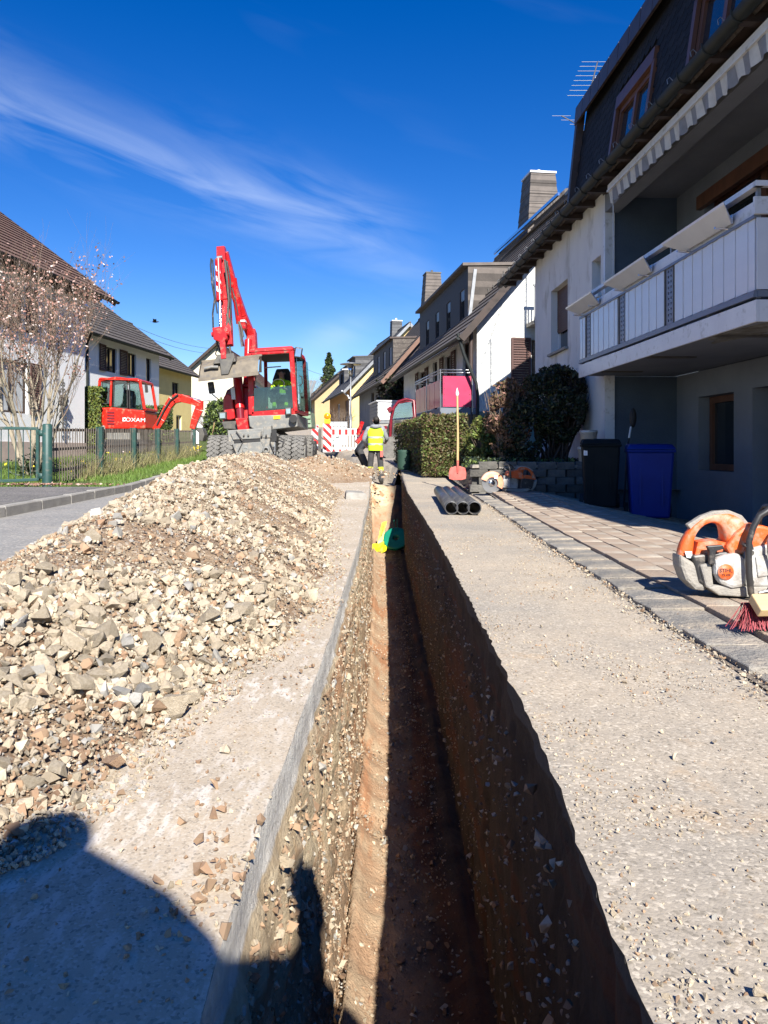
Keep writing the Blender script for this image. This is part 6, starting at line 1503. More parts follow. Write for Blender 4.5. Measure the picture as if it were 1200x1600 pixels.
    MB().box(.42, .47, .1405, .143, .22, .27).build('sticker', M['white_paint'], gdo)
    return T
saw('orange and pale grey cut-off saw close by on the pavers at the right edge', (1.60, 3.62, .03), 0, 1.0)
saw('dusty cut-off saw with its steel blade showing beside the shovel', (2.13, 11.9, drz(2, 11.9) - .02), R(188), 1.02)

# broom
T = thing('broom', 'broom head with pale wooden back and dark red bristles at the right edge', 'broom', (1.375, 2.93, .035), R(6))
MB().box(0, .55, -.035, .045, .085, .125).build('head', M['pine'], T, bevel=.005)
T.children[0].rotation_euler = (R(38), 0, 0); T.children[0].location = (0, .0, .02)
v = []; f = []; n = 1500
for i in range(n):
    x = random.uniform(-.005, .54); y = random.uniform(-.03, .035); a = random.gauss(0, .28) - (.5 if x < .05 else 0) * random.random(); b = random.gauss(-.25, .22); L = random.uniform(.085, .12)
    p = Vector((x, y * .7, .10)); e = p + Vector((math.sin(a) * L, math.sin(b) * L, -L * .92)); e.z = max(e.z, .012); r = .0014; o = len(v)
    v += [p + Vector((-r, 0, 0)), p + Vector((r, 0, 0)), p + Vector((0, r, 0)), e + Vector((-r, 0, 0)), e + Vector((r, 0, 0)), e + Vector((0, r, 0))]
    f += [(o, o + 1, o + 4, o + 3), (o + 1, o + 2, o + 5, o + 4), (o + 2, o, o + 3, o + 5)]
me = bpy.data.meshes.new('bristles'); me.from_pydata(v, [], f); me.materials.append(M['bristle']); o = bpy.data.objects.new('bristles', me); COL.objects.link(o); o.parent = T; o['kind'] = 'stuff'
MB().tube([(.30, .02, .13), (.9, .55, .42), (1.3, .9, .6)], .013, 8).build('handle', M['wood_handle'], T)

# shovel
T = thing('shovel', 'long shovel with worn red blade and pale wooden shaft standing upright against the hedge', 'shovel', (P(715, 0, 13.3).x, 13.3, .20), R(0))
bl = MB(); pr = [(-.145, .02), (-.15, .12), (-.13, .21), (-.04, .24), (.04, .24), (.13, .21), (.15, .12), (.145, .02), (.07, -.0), (-.07, -.0)]
bl.prism(pr, 'xz', -.004, .004); MB_ = bl.build('blade', M['blade_red'], T, bevel=.003)
MB().tube([(0, -.012, .12), (0, -.02, .34)], [.012, .024], 8).build('socket', M['blade_red'], MB_)
MB().tube([(0, -.02, .30), (.004, -.005, .8), (0, .06, 1.48)], [.021, .019, .018], 8).build('shaft', M['wood_handle'], T)
MB().tube([(0, .06, 1.46), (0, .062, 1.50), (0, .07, 1.60)], [.02, .034, .004], 8).build('shaft_tip', M['white_paint'], T)
# black pipes
for i, (xa, xb, lb) in enumerate(((.742, .835, 'left one of three black plastic pipes lying side by side'), (.868, .955, 'middle one of three black plastic pipes on the gravelled asphalt'), (.995, 1.085, 'right one of three black plastic pipes, nearest the granite strip'))):
    T = thing('plastic_pipe', lb, 'pipe', (xa, 8.45, .082), 0, 'black pipes lying beside the trench')
    d = Vector((xb - xa, 3.3, .012)); L = d.length
    MB().lathe((0, 0, 0), d, [(.064, .0), (.075, .0), (.075, L), (.064, L), (.064, .0)], 28).build('tube', M['pipe_pl'], T)
# warning tape and hose roll in the trench
fz = tfloor(15.4) - .0
T = thing('hose_roll', 'flat roll of green hose or strap standing on the trench floor in the shade', 'hose roll', P(619, 858, 15.1)); T.location.z = tfloor(15.1) + .13
rp_ = [(.05, 0)] + [(.06 + i * .02, .075 - .004 * (i % 2)) for i in range(10)] + [(.255, .06), (.255, 0), (.05, 0)]
MB().lathe((0, 0, .12), (-.12, -.75, .65), rp_, 32).build('roll', M['tape_green'], T)
MB().tube([(-.02, .0, .12), (-.04, .1, .5)], .008, 5).build('loose_strap', M['tape_green'], T); MB().tube([(.03, .0, .14), (.02, .12, .52)], .008, 5).build('loose_strap', M['tape_green'], T)
T = thing('warning_tape', 'crumpled yellow warning tape with black print beside the green roll', 'warning tape', P(593, 858, 15.0)); T.location.z = tfloor(15) + .03
tp = MB()
def ribbon(mb, pts, w):
    v = []
    for p, s in pts: p = Vector(p); s = Vector(s).normalized() * w / 2; v += [p - s, p + s]
    mb.add(v, [(2 * i, 2 * i + 1, 2 * i + 3, 2 * i + 2) for i in range(len(pts) - 1)], 0, False)
ribbon(tp, [((.0, .0, .12), (1, 0, 0)), ((.02, .05, .22), (1, .1, .1)), ((.05, .1, .40), (.9, .2, .2)), ((.10, .16, .58), (1, 0, .3))], .10); tp.build('tape_strip', M['tape'], T, fix=False)
tp = MB(); ribbon(tp, [((-.15, -.05, .0), (0, .1, 1)), ((-.05, -.12, .03), (.1, 0, 1)), ((.06, -.10, .06), (0, .2, 1)), ((.15, -.02, .1), (.1, .3, 1))], .12)
ribbon(tp, [((-.15, -.02, .12), (.1, .5, 1)), ((-.02, -.06, .13), (0, .6, 1)), ((.13, .05, .18), (0, .2, 1))], .1); tp.build('tape_fold', M['tape'], T, fix=False)
text('ACHTUNG KABEL', .05, M['black_pl'], 'print', T, (.045, .07, .35), (R(80), R(-76), R(10)), .0008)
text('KABEL', .06, M['black_pl'], 'print', T, (-.0, -.135, .03), (R(88), 0, 0), .0008)

# ------------------------------------------------------------------ bins, brush, buckets, garden wall
def bin_(label, loc, rz_, m, lidm, h=1.0, w=.56, dp=.68):
    T = thing('wheelie_bin', label, 'bin', loc, rz_)
    b = MB(); a, c = w / 2, dp / 2
    b.hexa([(-a * .8, -c * .75, .03), (a * .8, -c * .75, .03), (a * .8, c * .7, .03), (-a * .8, c * .7, .03), (-a * .96, -c * .95, h * .9), (a * .96, -c * .95, h * .9), (a * .96, c * .95, h * .9), (-a * .96, c * .95, h * .9)])
    bo = b.build('body', m, T, bevel=.03)
    MB().hexa([(-a, -c, h * .88), (a, -c, h * .88), (a, c, h * .88), (-a, c, h * .88), (-a * 1.02, -c * 1.03, h * .915), (a * 1.02, -c * 1.03, h * .915), (a * 1.02, c, h * .915), (-a * 1.02, c, h * .915)]).build('rim', m, bo, bevel=.008)
    MB().hexa([(-a * 1.03, -c * 1.06, h * .918), (a * 1.03, -c * 1.06, h * .918), (a * 1.03, c * .98, h * .918), (-a * 1.03, c * .98, h * .918), (-a * .9, -c * .9, h * .985), (a * .9, -c * .9, h * .985), (a * .92, c * .9, h), (-a * .92, c * .9, h)]).build('lid', lidm, T, bevel=.02)
    MB().cyl((-a * .9, c + .05, h * .93), (a * .9, c + .05, h * .93), .016, 10).build('handle', m, T)
    MB().box(-a * .5, -a * .42, -c * .86, -c * .9, .2, h * .8).build('rib', m, bo); MB().box(a * .42, a * .5, -c * .86, -c * .9, .2, h * .8).build('rib', m, bo)
    for s in (-1, 1):
        wl = MB().cyl((s * a * .86, c * .72, .10), (s * (a * .86 + .05), c * .72, .10), .10, 20).build('wheel', M['black'], T)
    return T, bo
T, bo = bin_('black wheelie bin with a small pale sticker beside the white buckets', (3.02, 10.75, drz(3.05, 10.75) - .03), R(-12), M['black_bin'], M['black_bin'], .98, .52, .6)
MB().obox((-.21, -.277, .78), (.05, .006, .07), Matrix.Rotation(0, 3, 'Z')).build('sticker', M['white_paint'], bo)
bin_('large blue wheelie bin standing under the balcony', (3.60, 10.45, drz(3.6, 10.45) - .03), R(-14), M['blue_bin'], M['blue_bin'], 1.02, .60, .74)
T = thing('broom', 'dark long-handled brush leaning on the blue-grey wall behind the bins', 'brush', P(982, 700, 11.6)); T.location.z = drz(3.6, 11.6)
a = P(980, 700, 11.6) - T.location; b = P(988, 656, 11.7) - T.location; 
MB().tube([(a.x - .05, .0, .02), a, b], .014, 8).build('shaft', M['navy'], T); MB().tube([a.lerp(b, .35), a.lerp(b, .75)], .016, 8).build('grip_band', M['white_paint'], T)
MB().ell(b + Vector((.01, 0, .03)), (.055, .05, .15), 12, 8).build('brush_head', M['black'], T)
gw = tag(MB().box(1.42, 3.42, 12.42, 12.62, -.35, .42).build('garden_wall', M['wallblock']), 'low dark wall of stacked stone blocks in front of the flower bed', 'wall')
BK = [piece_mesh(.30, .16, .115, .016, 60 + i, M['wallblock'], 'stone_block', .012) for i in range(6)]
for r_ in range(6):
    for i in range(7):
        x = 1.52 + i * .31 + (r_ % 2) * .15
        if x > 3.45: continue
        z = -.14 + r_ * .122
        if z + .06 < drz(x, 12.3) - .1: continue
        inst(BK[(r_ * 3 + i) % 6], 'stone_block', gw, (x, 12.38 + random.uniform(-.015, .015), z), (random.uniform(-.03, .03), random.uniform(-.03, .03), random.uniform(-.03, .03)))
CPM = [piece_mesh(.42, .34, .05, .012, 80 + i, M['granite'], 'coping_stone', .01) for i in range(3)]
for i in range(5): inst(CPM[i % 3], 'coping_stone', gw, (1.62 + i * .43, 12.48, .455), (0, 0, random.uniform(-.03, .03)))
sheet('flower_bed', grid(1.4, 3.55, .15), grid(12.6, 18.3, .2), lambda x, y: .40 + .05 * fbm(x * 3, y * 3) - .3 * (1 - sstep(1.4, 1.7, x)), M['pale_mulch'])
def bucket(label, loc, h, r):
    T = thing('plastic_bucket', label, 'bucket', loc, 0, 'white buckets on the garden wall')
    MB().lathe((0, 0, 0), (0, 0, 1), [(0, .004), (r * .86, 0), (r, h * .97), (r * 1.04, h * .97), (r * 1.04, h), (r * .98, h), (r * .85, .02), (0, .02)], 28).build('body', M['bucket_white'], T)
    MB().lathe((0, 0, h * .86), (0, 0, 1), [(r * .99, 0), (r * 1.05, 0), (r * 1.05, .02), (r * .99, .02)], 28).build('rim', M['bucket_white'], T)
    MB().tube([(r * 1.04 * math.cos(a), r * 1.04 * math.sin(a) - .02 * math.sin(a), h * .9 - .05 * abs(math.sin(a))) for a in np.linspace(math.pi, 2 * math.pi, 12)], .004, 5).build('handle', M['steel'], T)
bx_, by_ = P(918, 0, 12.4).x, 12.4
bucket('lower white plastic bucket standing on the end of the dark garden wall', (bx_, by_, .482), .29, .155)
bucket('upper white plastic bucket stacked on the other one beside the pier', (bx_ + .02, by_, .775), .26, .135)

# ------------------------------------------------------------------ barrier, beacons, tank, lamp
def stripes(mb, x0, x1, z0, z1, y, w=.16, slope=1, m=0):
    """diagonal bands clipped to the board"""
    n = int((z1 - z0 + (x1 - x0)) / w) + 2
    for k in range(-1, n, 2):
        poly = [(x0, z0 + k * w), (x1, z0 + k * w - slope * (x1 - x0)), (x1, z0 + (k + 1) * w - slope * (x1 - x0)), (x0, z0 + (k + 1) * w)]
        def clip(P_, zz, keep):
            out = []
            for i in range(len(P_)):
                a, b = P_[i], P_[(i + 1) % len(P_)]; ia, ib = keep(a[1]), keep(b[1])
                if ia: out.append(a)
                if ia != ib: t = (zz - a[1]) / (b[1] - a[1]); out.append((a[0] + t * (b[0] - a[0]), zz))
            return out
        poly = clip(poly, z0, lambda v: v >= z0)
        if len(poly) > 2: poly = clip(poly, z1, lambda v: v <= z1)
        if len(poly) > 2: mb.prism(poly, 'xz', y - .004, y, m)
def beacon(label, px0, px1, py0, py1, d, rz_=0, lamp=False):
    a, b = P(px0, py1, d), P(px1, py0, d); T = thing('beacon_board', label, 'traffic beacon', ((a.x + b.x) / 2, d, a.z), rz_, 'red and white beacon boards'); w = (b.x - a.x) / 2; h = b.z - a.z
    bo = MB().box(-w, w, 0, .03, .06, h).build('board', M['barrier_white'], T, bevel=.005)
    mb = MB(); stripes(mb, -w + .01, w - .01, .08, h - .02, -.001, .17); mb.build('red_stripes', M['barrier_red'], bo, kind='stuff')
    MB().box(-.3, .3, -.2, .25, -.03, .06).build('foot', M['black'], T, bevel=.01)
    if lamp:
        l = MB().box(-.12, .12, -.04, .08, h, h + .2).build('lamp', M['amber_y'], T, bevel=.02)
        MB().lathe((0, -.05, h + .3), (0, 1, 0), [(0, -.04), (.09, -.025), (.115, .0), (.115, .08), (.09, .10), (0, .11)], 20).build('lens', M['amber'], l); MB().lathe((0, -.05, h + .3), (0, 1, 0), [(.10, .02), (.135, .02), (.135, .07), (.10, .07)], 20).build('lens_ring', M['amber_y'], l)
beacon('red and white beacon board carrying the round amber warning lamp', 504.5, 518.5, 662, 709, 31, 0, True)
beacon('red and white beacon board just right of the excavator wheels', 487, 498, 664, 708, 31.5, 0)
T = thing('barrier_fence', 'white plastic construction barrier with red blocks to the left of the worker', 'barrier', P(537, 707, 31.2), R(4)); 
w = .52; bo = MB(); h = 1.0
bo.box(-w, w, 0, .04, .03, .14); bo.box(-w, w, 0, .04, .70, .98); bo.box(-w, -w + .05, 0, .04, .14, .7); bo.box(w - .05, w, 0, .04, .14, .7)
for i in range(9): bo.box(-w + .05 + i * .117, -w + .05 + i * .117 + (.06 if i > 0 else .01), .005, .035, .14, .7)
bo.box(-.38, -.1, .005, .036, .14, .7); bo.box(-w, w, .0, .04, .14, .19)
bb = bo.build('barrier_board', M['barrier_white'], T)
for i, x in enumerate((-.42, -.16, .10, .36)): MB().box(x - .05, x + .06, -.006, -.001, .72, .94).build('red_block', M['barrier_red'], bb); MB().box(x - .03, x + .06, -.006, -.001, .045, .13).build('red_block', M['barrier_red'], bb)
MB().box(-.33, -.2, -.004, .0, .6, .64).build('grip_hole', M['black'], bb)
for s in (-1, 1): MB().box(s * .4 - .08, s * .4 + .08, -.25, .3, -.03, .05).build('foot', M['black'], T)
T = thing('barrier_post', 'dark steel post between the two beacon boards', 'post', P(499.5, 708, 30.6)); MB().box(-.06, .06, -.04, .04, 0, .95).build('post', M['dark_steel'], T); MB().bar((.06, 0, .62), (.3, 0, .45), .05, .05).build('brace', M['dark_steel'], T); MB().bar((-.06, 0, .5), (-.35, 0, .7), .05, .05).build('brace', M['dark_steel'], T)
T = thing('liquid_tank', 'white cube water tank in a wire cage behind the striped barrier', 'tank', P(527, 700, 35)); zt = P(0, 659, 35).z - T.location.z
MB().box(-.45, .45, 0, .9, .15, zt - .02).build('tank', M['barrier_white'], T, bevel=.05)
cg = MB()
for i in range(7): cg.cyl((-.47 + i * .157, -.02, .1), (-.47 + i * .157, -.02, zt), .012, 5); cg.cyl((-.47 + i * .157, -.02, zt), (-.47 + i * .157, .92, zt), .012, 5)
for i in range(6): cg.cyl((-.47, -.02, .15 + i * (zt - .15) / 5), (.47, -.02, .15 + i * (zt - .15) / 5), .012, 5)
cg.build('cage', M['steel'], T, kind='stuff'); MB().box(-.48, .48, -.03, .95, 0, .12).build('pallet', M['grey_fence'], T)
# street lamp
lb = P(548, 668, 50); T = thing('street_lamp', 'grey street lamp with a flat round hat in front of the yellow house', 'street lamp', (lb.x, 50, gs(50))); hz = P(0, 566, 50).z - gs(50)
MB().tube([(0, 0, 0), (0, 0, 1.2), (0, 0, 1.21), (0, 0, hz - .85)], [.09, .09, .06, .05], 10).build('pole', M['zinc'], T)
hd = MB().lathe((0, 0, hz - .12), (0, 0, 1), [(0, .12), (.3, .08), (.7, .0), (.7, -.03), (.25, .0), (0, .0)], 24).build('hat', M['zinc'], T)
MB().lathe((0, 0, hz - .85), (0, 0, 1), [(.06, 0), (.13, .06), (.2, .7), (.0, .72)], 16).build('lamp_glass', M['chrome'], hd); MB().lathe((0, 0, hz - .9), (0, 0, 1), [(0, 0), (.12, .0), (.14, .22), (0, .22)], 14).build('socket', M['dark_steel'], hd)
# green dumper behind the excavator
T = thing('tipping_trailer', 'pale green tipping skip with three grey boards sticking up beside the excavator cab', 'trailer', P(474, 0, 25)); T.location.z = gs(25)
def tp_(px, py): v = P(px, py, 25); return (v.x - T.location.x, v.z - T.location.z)
gg = mat('dusty_green_paint', (.16, .30, .18), (.3, .36, .26), .7, 5, dirt=((.4, .34, .26), .4, 8))
MB().prism([tp_(455, 645), (tp_(485, 643)), tp_(487, 668), tp_(457, 669)], 'xz', 0, 1.6).build('skip', gg, T, bevel=.02)
for i in range(3): MB().prism([tp_(471, 645 + i * 7), tp_(485, 644.5 + i * 7), tp_(485.5, 647 + i * 7), tp_(471, 647.5 + i * 7)], 'xz', -.05, -.002).build('skip_rib', gg, T)
for i in range(3):
    x = 470 + i * 5; a, b = tp_(x, 618), tp_(x + 10, 592); MB().bar((a[0], .4 + i * .1, a[1]), (b[0], .4 + i * .1, b[1]), .09, .05, (0, 1, 0)).build('grey_board', M['zinc'], T)
MB().bar((*[tp_(474, 645)[0]], .45, tp_(474, 645)[1]), (tp_(474, 612)[0], .5, tp_(474, 612)[1]), .3, .05, (0, 1, 0)).build('board_rack', M['dark_steel'], T)
for s in (.2, 1.4): MB().cyl((-.35, s, .3), (.3, s, .3), .3, 18).build('wheel', M['black'], T)
MB().cyl((tp_(484, 0)[0], .1, tp_(0, 645)[1]), (tp_(484, 0)[0], .1, tp_(0, 625)[1]), .05, 8).build('lamp_stick', M['black'], T)
# compact tractor with a dark red roll cage behind the worker
TD = 26.0
T = thing('compact_tractor', 'small machine with dark red roll frame and windscreen behind the hedge and worker', 'tractor', (0, 0, 0))
def tq(px, py, y): v = P(px, py, TD); return Vector((v.x, y, v.z))
fr_ = MB()
for y in (25.6, 26.7): fr_.tube([tq(609, 690, y), tq(611, 655, y), tq(615, 638, y), tq(622, 629, y), tq(634, 625, y), tq(646, 627, y), tq(650, 690, y)], .05, 8)
for a in ((611, 655), (622, 629), (646, 627)): fr_.tube([tq(*a, 25.6), tq(*a, 26.7)], .04, 8)
frp = fr_.build('roll_frame', M['dkred'], T)
MB().pxprism([(613, 655), (616, 640), (622, 632), (642, 629), (645, 652)], TD, 25.62, 25.64).build('windscreen', clearglass('pale_glass', .25, (.7, .85, .85)), frp)
MB().pxprism([(604, 700), (604, 668), (612, 656), (650, 654), (654, 668), (655, 702)], TD, 25.7, 27.2).build('body', M['black_pl'], T, bevel=.04)
MB().lathe(tq(625, 652, 26), (-.2, -1, .4), [(.17 + .015 * math.cos(a), .015 * math.sin(a)) for a in np.linspace(0, 2 * math.pi, 7)], 18).build('steering_wheel', M['black'], T)
MB().pxprism([(604, 640), (610, 636), (614, 642), (608, 647)], TD, 25.4, 25.55).build('work_lamp', M['dkred'], T, bevel=.02)
MB().bar(tq(604, 668, 25.6), tq(566, 676, 25.4), .12, .1).build('loader_arm', M['dkred'], T); MB().bar(tq(570, 678, 25.4), tq(558, 692, 25.3), .14, .12).build('loader_arm', M['red'], T); MB().bar(tq(567, 660, 25.4), tq(560, 680, 25.3), .08, .1).build('loader_link', M['red'], T)
for px in (612, 646): MB().cyl(tq(px, 700, 25.5), tq(px, 700, 25.9), .38, 20).build('wheel', M['tyre'], T)
# green barrel at the hedge foot
bp_ = P(631, 735, 18.6); T = thing('green_drum', 'dark green ribbed garden drum at the foot of the hedge', 'drum', (bp_.x, 18.6, gs(18.6) + .05))
MB().lathe((0, 0, 0), (0, 0, 1), [(0, 0), (.15, 0)] + [(.155 + .008 * (i % 2), .04 + i * .03) for i in range(14)] + [(.15, .48), (0, .48)], 20).build('drum', mat('dark_green_plastic', (.02, .06, .04)), T)

# ------------------------------------------------------------------ fence, gate, posts
def fx(y): return -5.75 - .033 * (y - 13)
def ftop(y): return 1.10 + (y - 13) * .0217
T = thing('garden_fence', 'weathered picket fence between green posts along the left-hand garden', 'fence', (0, 0, 0))
pm_ = piece_mesh(.012, .022, 1.0, .001, 5, M['grey_fence'], 'picket', .003)
y = 13.35
while y < 25.0:
    b = gs(y) + .14; h = ftop(y) - b; inst(pm_, 'picket', T, (fx(y) + .03, y, b + h / 2 + random.uniform(-.01, .01)), (random.uniform(-.02, .02), random.uniform(-.02, .02), 0), (1, 1, h)); y += .125
for k, z in enumerate((-.04, -.38, -.75)):
    MB().bar((fx(13.3), 13.3, ftop(13.3) + z), (fx(25), 25, ftop(25) + z), .03, .05).build('rail', M['grey_fence'] if k else M['dark_wood'], T)
for px in (152, 205, 243, 273, 300):
    y = 5.32 / ((600 - px) / 1202 - .033); MB().box(fx(y) + .04, fx(y) + .12, y - .05, y + .05, gs(y) + .05, ftop(y) + .03).build('post', M['green_fence'], T); MB().box(fx(y) + .0, fx(y) + .035, y - .09, y - .055, gs(y) + .05, ftop(y) + .03).build('post', M['green_fence'], T)
gp = P(74, 757, 13.0); T = thing('gate', 'green tubular garden gate with thin bars hinged on its round post', 'gate', (gp.x + .0, 13.0, .10))
MB().tube([(0, 0, -.05), (0, 0, 1.04), (0, 0, 1.06)], [.085, .08, .06], 18).build('gate_post', M['green_fence'], T)
GX = -1.9
gf = MB(); 
for a, b in (((-.16, 0, .1), (-.16, 0, .98)), ((-.16, 0, .98), (GX, -.25, 1.0)), ((-.16, 0, .12), (GX, -.25, .05)), ((GX, -.25, .05), (GX, -.25, 1.0))): gf.bar(a, b, .05, .06, (0, 1, 0))
gfo = gf.build('gate_frame', M['green_fence'], T, bevel=.006)
for i in range(14):
    t = (i + 1) / 15; x = lerp(-.16, GX, t); yy = -.25 * t; MB().cyl((x, yy, lerp(.14, .08, t)), (x, yy, lerp(.96, .98, t)), .009, 6).build('bar', M['green_fence'], gfo)
for z in (.90, .18): MB().box(-.15, .0, -.03, .03, z - .03, z + .03).build('hinge', M['green_fence'], T); MB().lathe((-.1, 0, z - .05), (0, 0, 1), [(0, 0), (.045, 0), (.045, .1), (0, .1)], 12).build('hinge_barrel', M['green_fence'], T)

# ------------------------------------------------------------------ plants
def blob(n, c, r, thr=-.1, sc=1.6, shell=.55):
    out = []
    c = Vector(c)
    while len(out) < n:
        v = Vector((random.gauss(0, 1), random.gauss(0, 1), random.gauss(0, 1))).normalized() * (random.uniform(shell, 1) ** .6)
        v = v * (1 + .22 * noise.noise(v * 2.3 + c))
        p = Vector((v.x * r[0], v.y * r[1], v.z * r[2])) + c
        if noise.noise(p * sc) > thr: out.append(p[:])
    return out
def boxpts(n, x0, x1, y0, y1, z0, z1, jit=.08, top=.35):
    out = []
    for _ in range(n):
        u = random.random(); x, y, z = random.uniform(x0, x1), random.uniform(y0, y1), random.uniform(z0, z1)
        if u < top: z = z1 - abs(random.gauss(0, .07))
        elif u < top + .3: y = y0 + abs(random.gauss(0, .07))
        elif u < top + .5: x = x0 + abs(random.gauss(0, .07))
        elif u < top + .6: x = x1 - abs(random.gauss(0, .07))
        b = .5 * noise.noise(Vector((x * 1.5, y * 1.5, z * 2))); k = 1 + b * .12
        cx, cy = (x0 + x1) / 2, (y0 + y1) / 2
        out.append((cx + (x - cx) * k + random.gauss(0, .01), cy + (y - cy) * k, z0 + (z - z0) * (1 + b * .12) + random.gauss(0, .02)))
    return out
def twigs(mb, n, base, spread, top, r=.012, seed=1, seg=4, fan=None):
    rr = random.Random(seed)
    for _ in range(n):
        p = Vector(base) + Vector((rr.uniform(-spread[0], spread[0]) * .35, rr.uniform(-spread[1], spread[1]) * .35, 0)); e = Vector(base) + Vector((rr.uniform(-spread[0], spread[0]), rr.uniform(-spread[1], spread[1]), top * rr.uniform(.6, 1)))
        pts = [p.lerp(e, t) + Vector((rr.gauss(0, .03), rr.gauss(0, .03), 0)) * (1 if 0 < t < 1 else 0) for t in np.linspace(0, 1, seg)]
        mb.tube(pts, [r * (1 - .75 * i / (seg - 1)) for i in range(seg)], 5, 0, False)
# clipped hedge by the worker
T = thing('hedge', 'long clipped olive-brown hedge beside the worker, below the magenta balcony', 'hedge', (1.28, 16.6, .1), math.atan(.09))
pts = boxpts(20000, -.45, .52, 0, 6.0, .08, 1.36)
leaf_cloud('foliage', pts, .048, [M['leaf_olive'], M['leaf_mid'], M['leaf_brown']], T, .9, [.60, .24, .16])
mb = MB(); twigs(mb, 150, (0.05, .35, 0), (.5, .35, 0), 1.3, .012, 3); twigs(mb, 120, (0, 3, 0), (.5, 2.8, 0), 1.3, .012, 4); mb.build('twigs', M['twig'], T, kind='stuff', fix=False)
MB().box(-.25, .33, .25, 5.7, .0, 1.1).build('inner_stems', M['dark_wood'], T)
T = thing('hedge', 'shorter bright green bush right of the shovel, end of the hedge row', 'bush', (2.15, 15.8, .35), 0)
leaf_cloud('foliage', blob(9000, (0, 0, .5), (.47, .45, .55), -.3, 3, .6), .045, [M['leaf_mid'], M['leaf_yel'], M['leaf_olive']], T, .9, [.45, .3, .25]); mb = MB(); twigs(mb, 60, (0, 0, 0), (.4, .4, 0), 1.0, .012, 6); mb.build('twigs', M['twig'], T, kind='stuff', fix=False)
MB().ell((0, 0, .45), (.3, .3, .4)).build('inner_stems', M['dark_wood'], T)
# dark bush and dry climbing shrub in the bed
T = thing('bush', 'large dark evergreen bush with open branches in front of the white facade', 'bush', (2.98, 13.6, .42), 0)
leaf_cloud('foliage', blob(15000, (.05, 0, 1.12), (.62, .6, .68), -.12, 2.6, .5) + blob(2600, (-.55, -.1, .6), (.4, .4, .55), -.1, 2.6), .05, [M['leaf_dark'], mat('blackish_leaf', (.03, .032, .022), (.022, .024, .018), .6, 5, island=.4), M['leaf_olive']], T, .9, [.55, .4, .05])
mb = MB(); twigs(mb, 40, (.05, 0, 0), (.6, .5, 0), 1.7, .028, 8, 6); twigs(mb, 130, (.05, 0, .5), (.66, .55, 0), 1.25, .01, 9, 5); mb.build('branches', M['dark_wood'], T, kind='stuff', fix=False)
T = thing('bush', 'dry reddish-brown climbing shrub left of the dark evergreen bush', 'bush', (2.25, 13.9, .42), 0)
leaf_cloud('foliage', blob(6500, (0, 0, .85), (.42, .45, .72), -.05, 3.2, .4), .046, [M['leaf_brown'], M['leaf_olive'], M['petal2']], T, .9, [.7, .15, .15]); mb = MB(); twigs(mb, 90, (0, 0, 0), (.42, .4, 0), 1.55, .014, 12, 5); mb.build('branches', M['twig'], T, kind='stuff', fix=False)
MB().bar((.1, .1, 0), (.32, .1, 1.62), .1, .05).build('support_board', M['rust'], T)
leaf_cloud('ground_cover', [(random.uniform(1.5, 3.5), random.uniform(12.65, 15), .42 + random.random() ** 2 * .16) for _ in range(3500)], .045, [M['leaf_dark'], M['leaf_mid']], None, 1, [.7, .3])
bpy.data.objects['ground_cover']['label'] = 'low dark ground cover leaves in the flower bed behind the garden wall'
# cypress hedge by the mini excavator
hb = P(139, 0, 26.0); T = thing('hedge', 'tall clipped yellow-green conifer hedge block between the white house and the mini excavator', 'hedge', (hb.x, 26.0, gs(26) + .1))
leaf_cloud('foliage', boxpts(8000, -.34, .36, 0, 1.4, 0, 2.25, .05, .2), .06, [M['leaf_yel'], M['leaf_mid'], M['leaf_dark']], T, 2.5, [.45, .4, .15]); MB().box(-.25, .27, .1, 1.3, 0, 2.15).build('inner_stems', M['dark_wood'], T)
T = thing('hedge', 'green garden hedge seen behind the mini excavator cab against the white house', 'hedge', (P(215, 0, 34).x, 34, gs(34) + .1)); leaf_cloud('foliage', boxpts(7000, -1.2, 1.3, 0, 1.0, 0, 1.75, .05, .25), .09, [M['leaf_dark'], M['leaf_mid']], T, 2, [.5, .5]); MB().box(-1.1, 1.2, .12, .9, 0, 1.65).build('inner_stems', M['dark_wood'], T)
T = thing('bush', 'rounded dark green conifer shrub left of the excavator wheels below the cream house', 'bush', (P(342, 0, 40).x, 40, gs(40))); leaf_cloud('foliage', blob(3500, (0, 0, .9), (.8, .8, 1.3), -.3, 2, .6), .11, [M['leaf_dark'], M['leaf_mid']], T, 1.5, [.5, .5]); MB().ell((0, 0, .8), (.6, .6, 1.1)).build('inner_stems', M['dark_wood'], T)

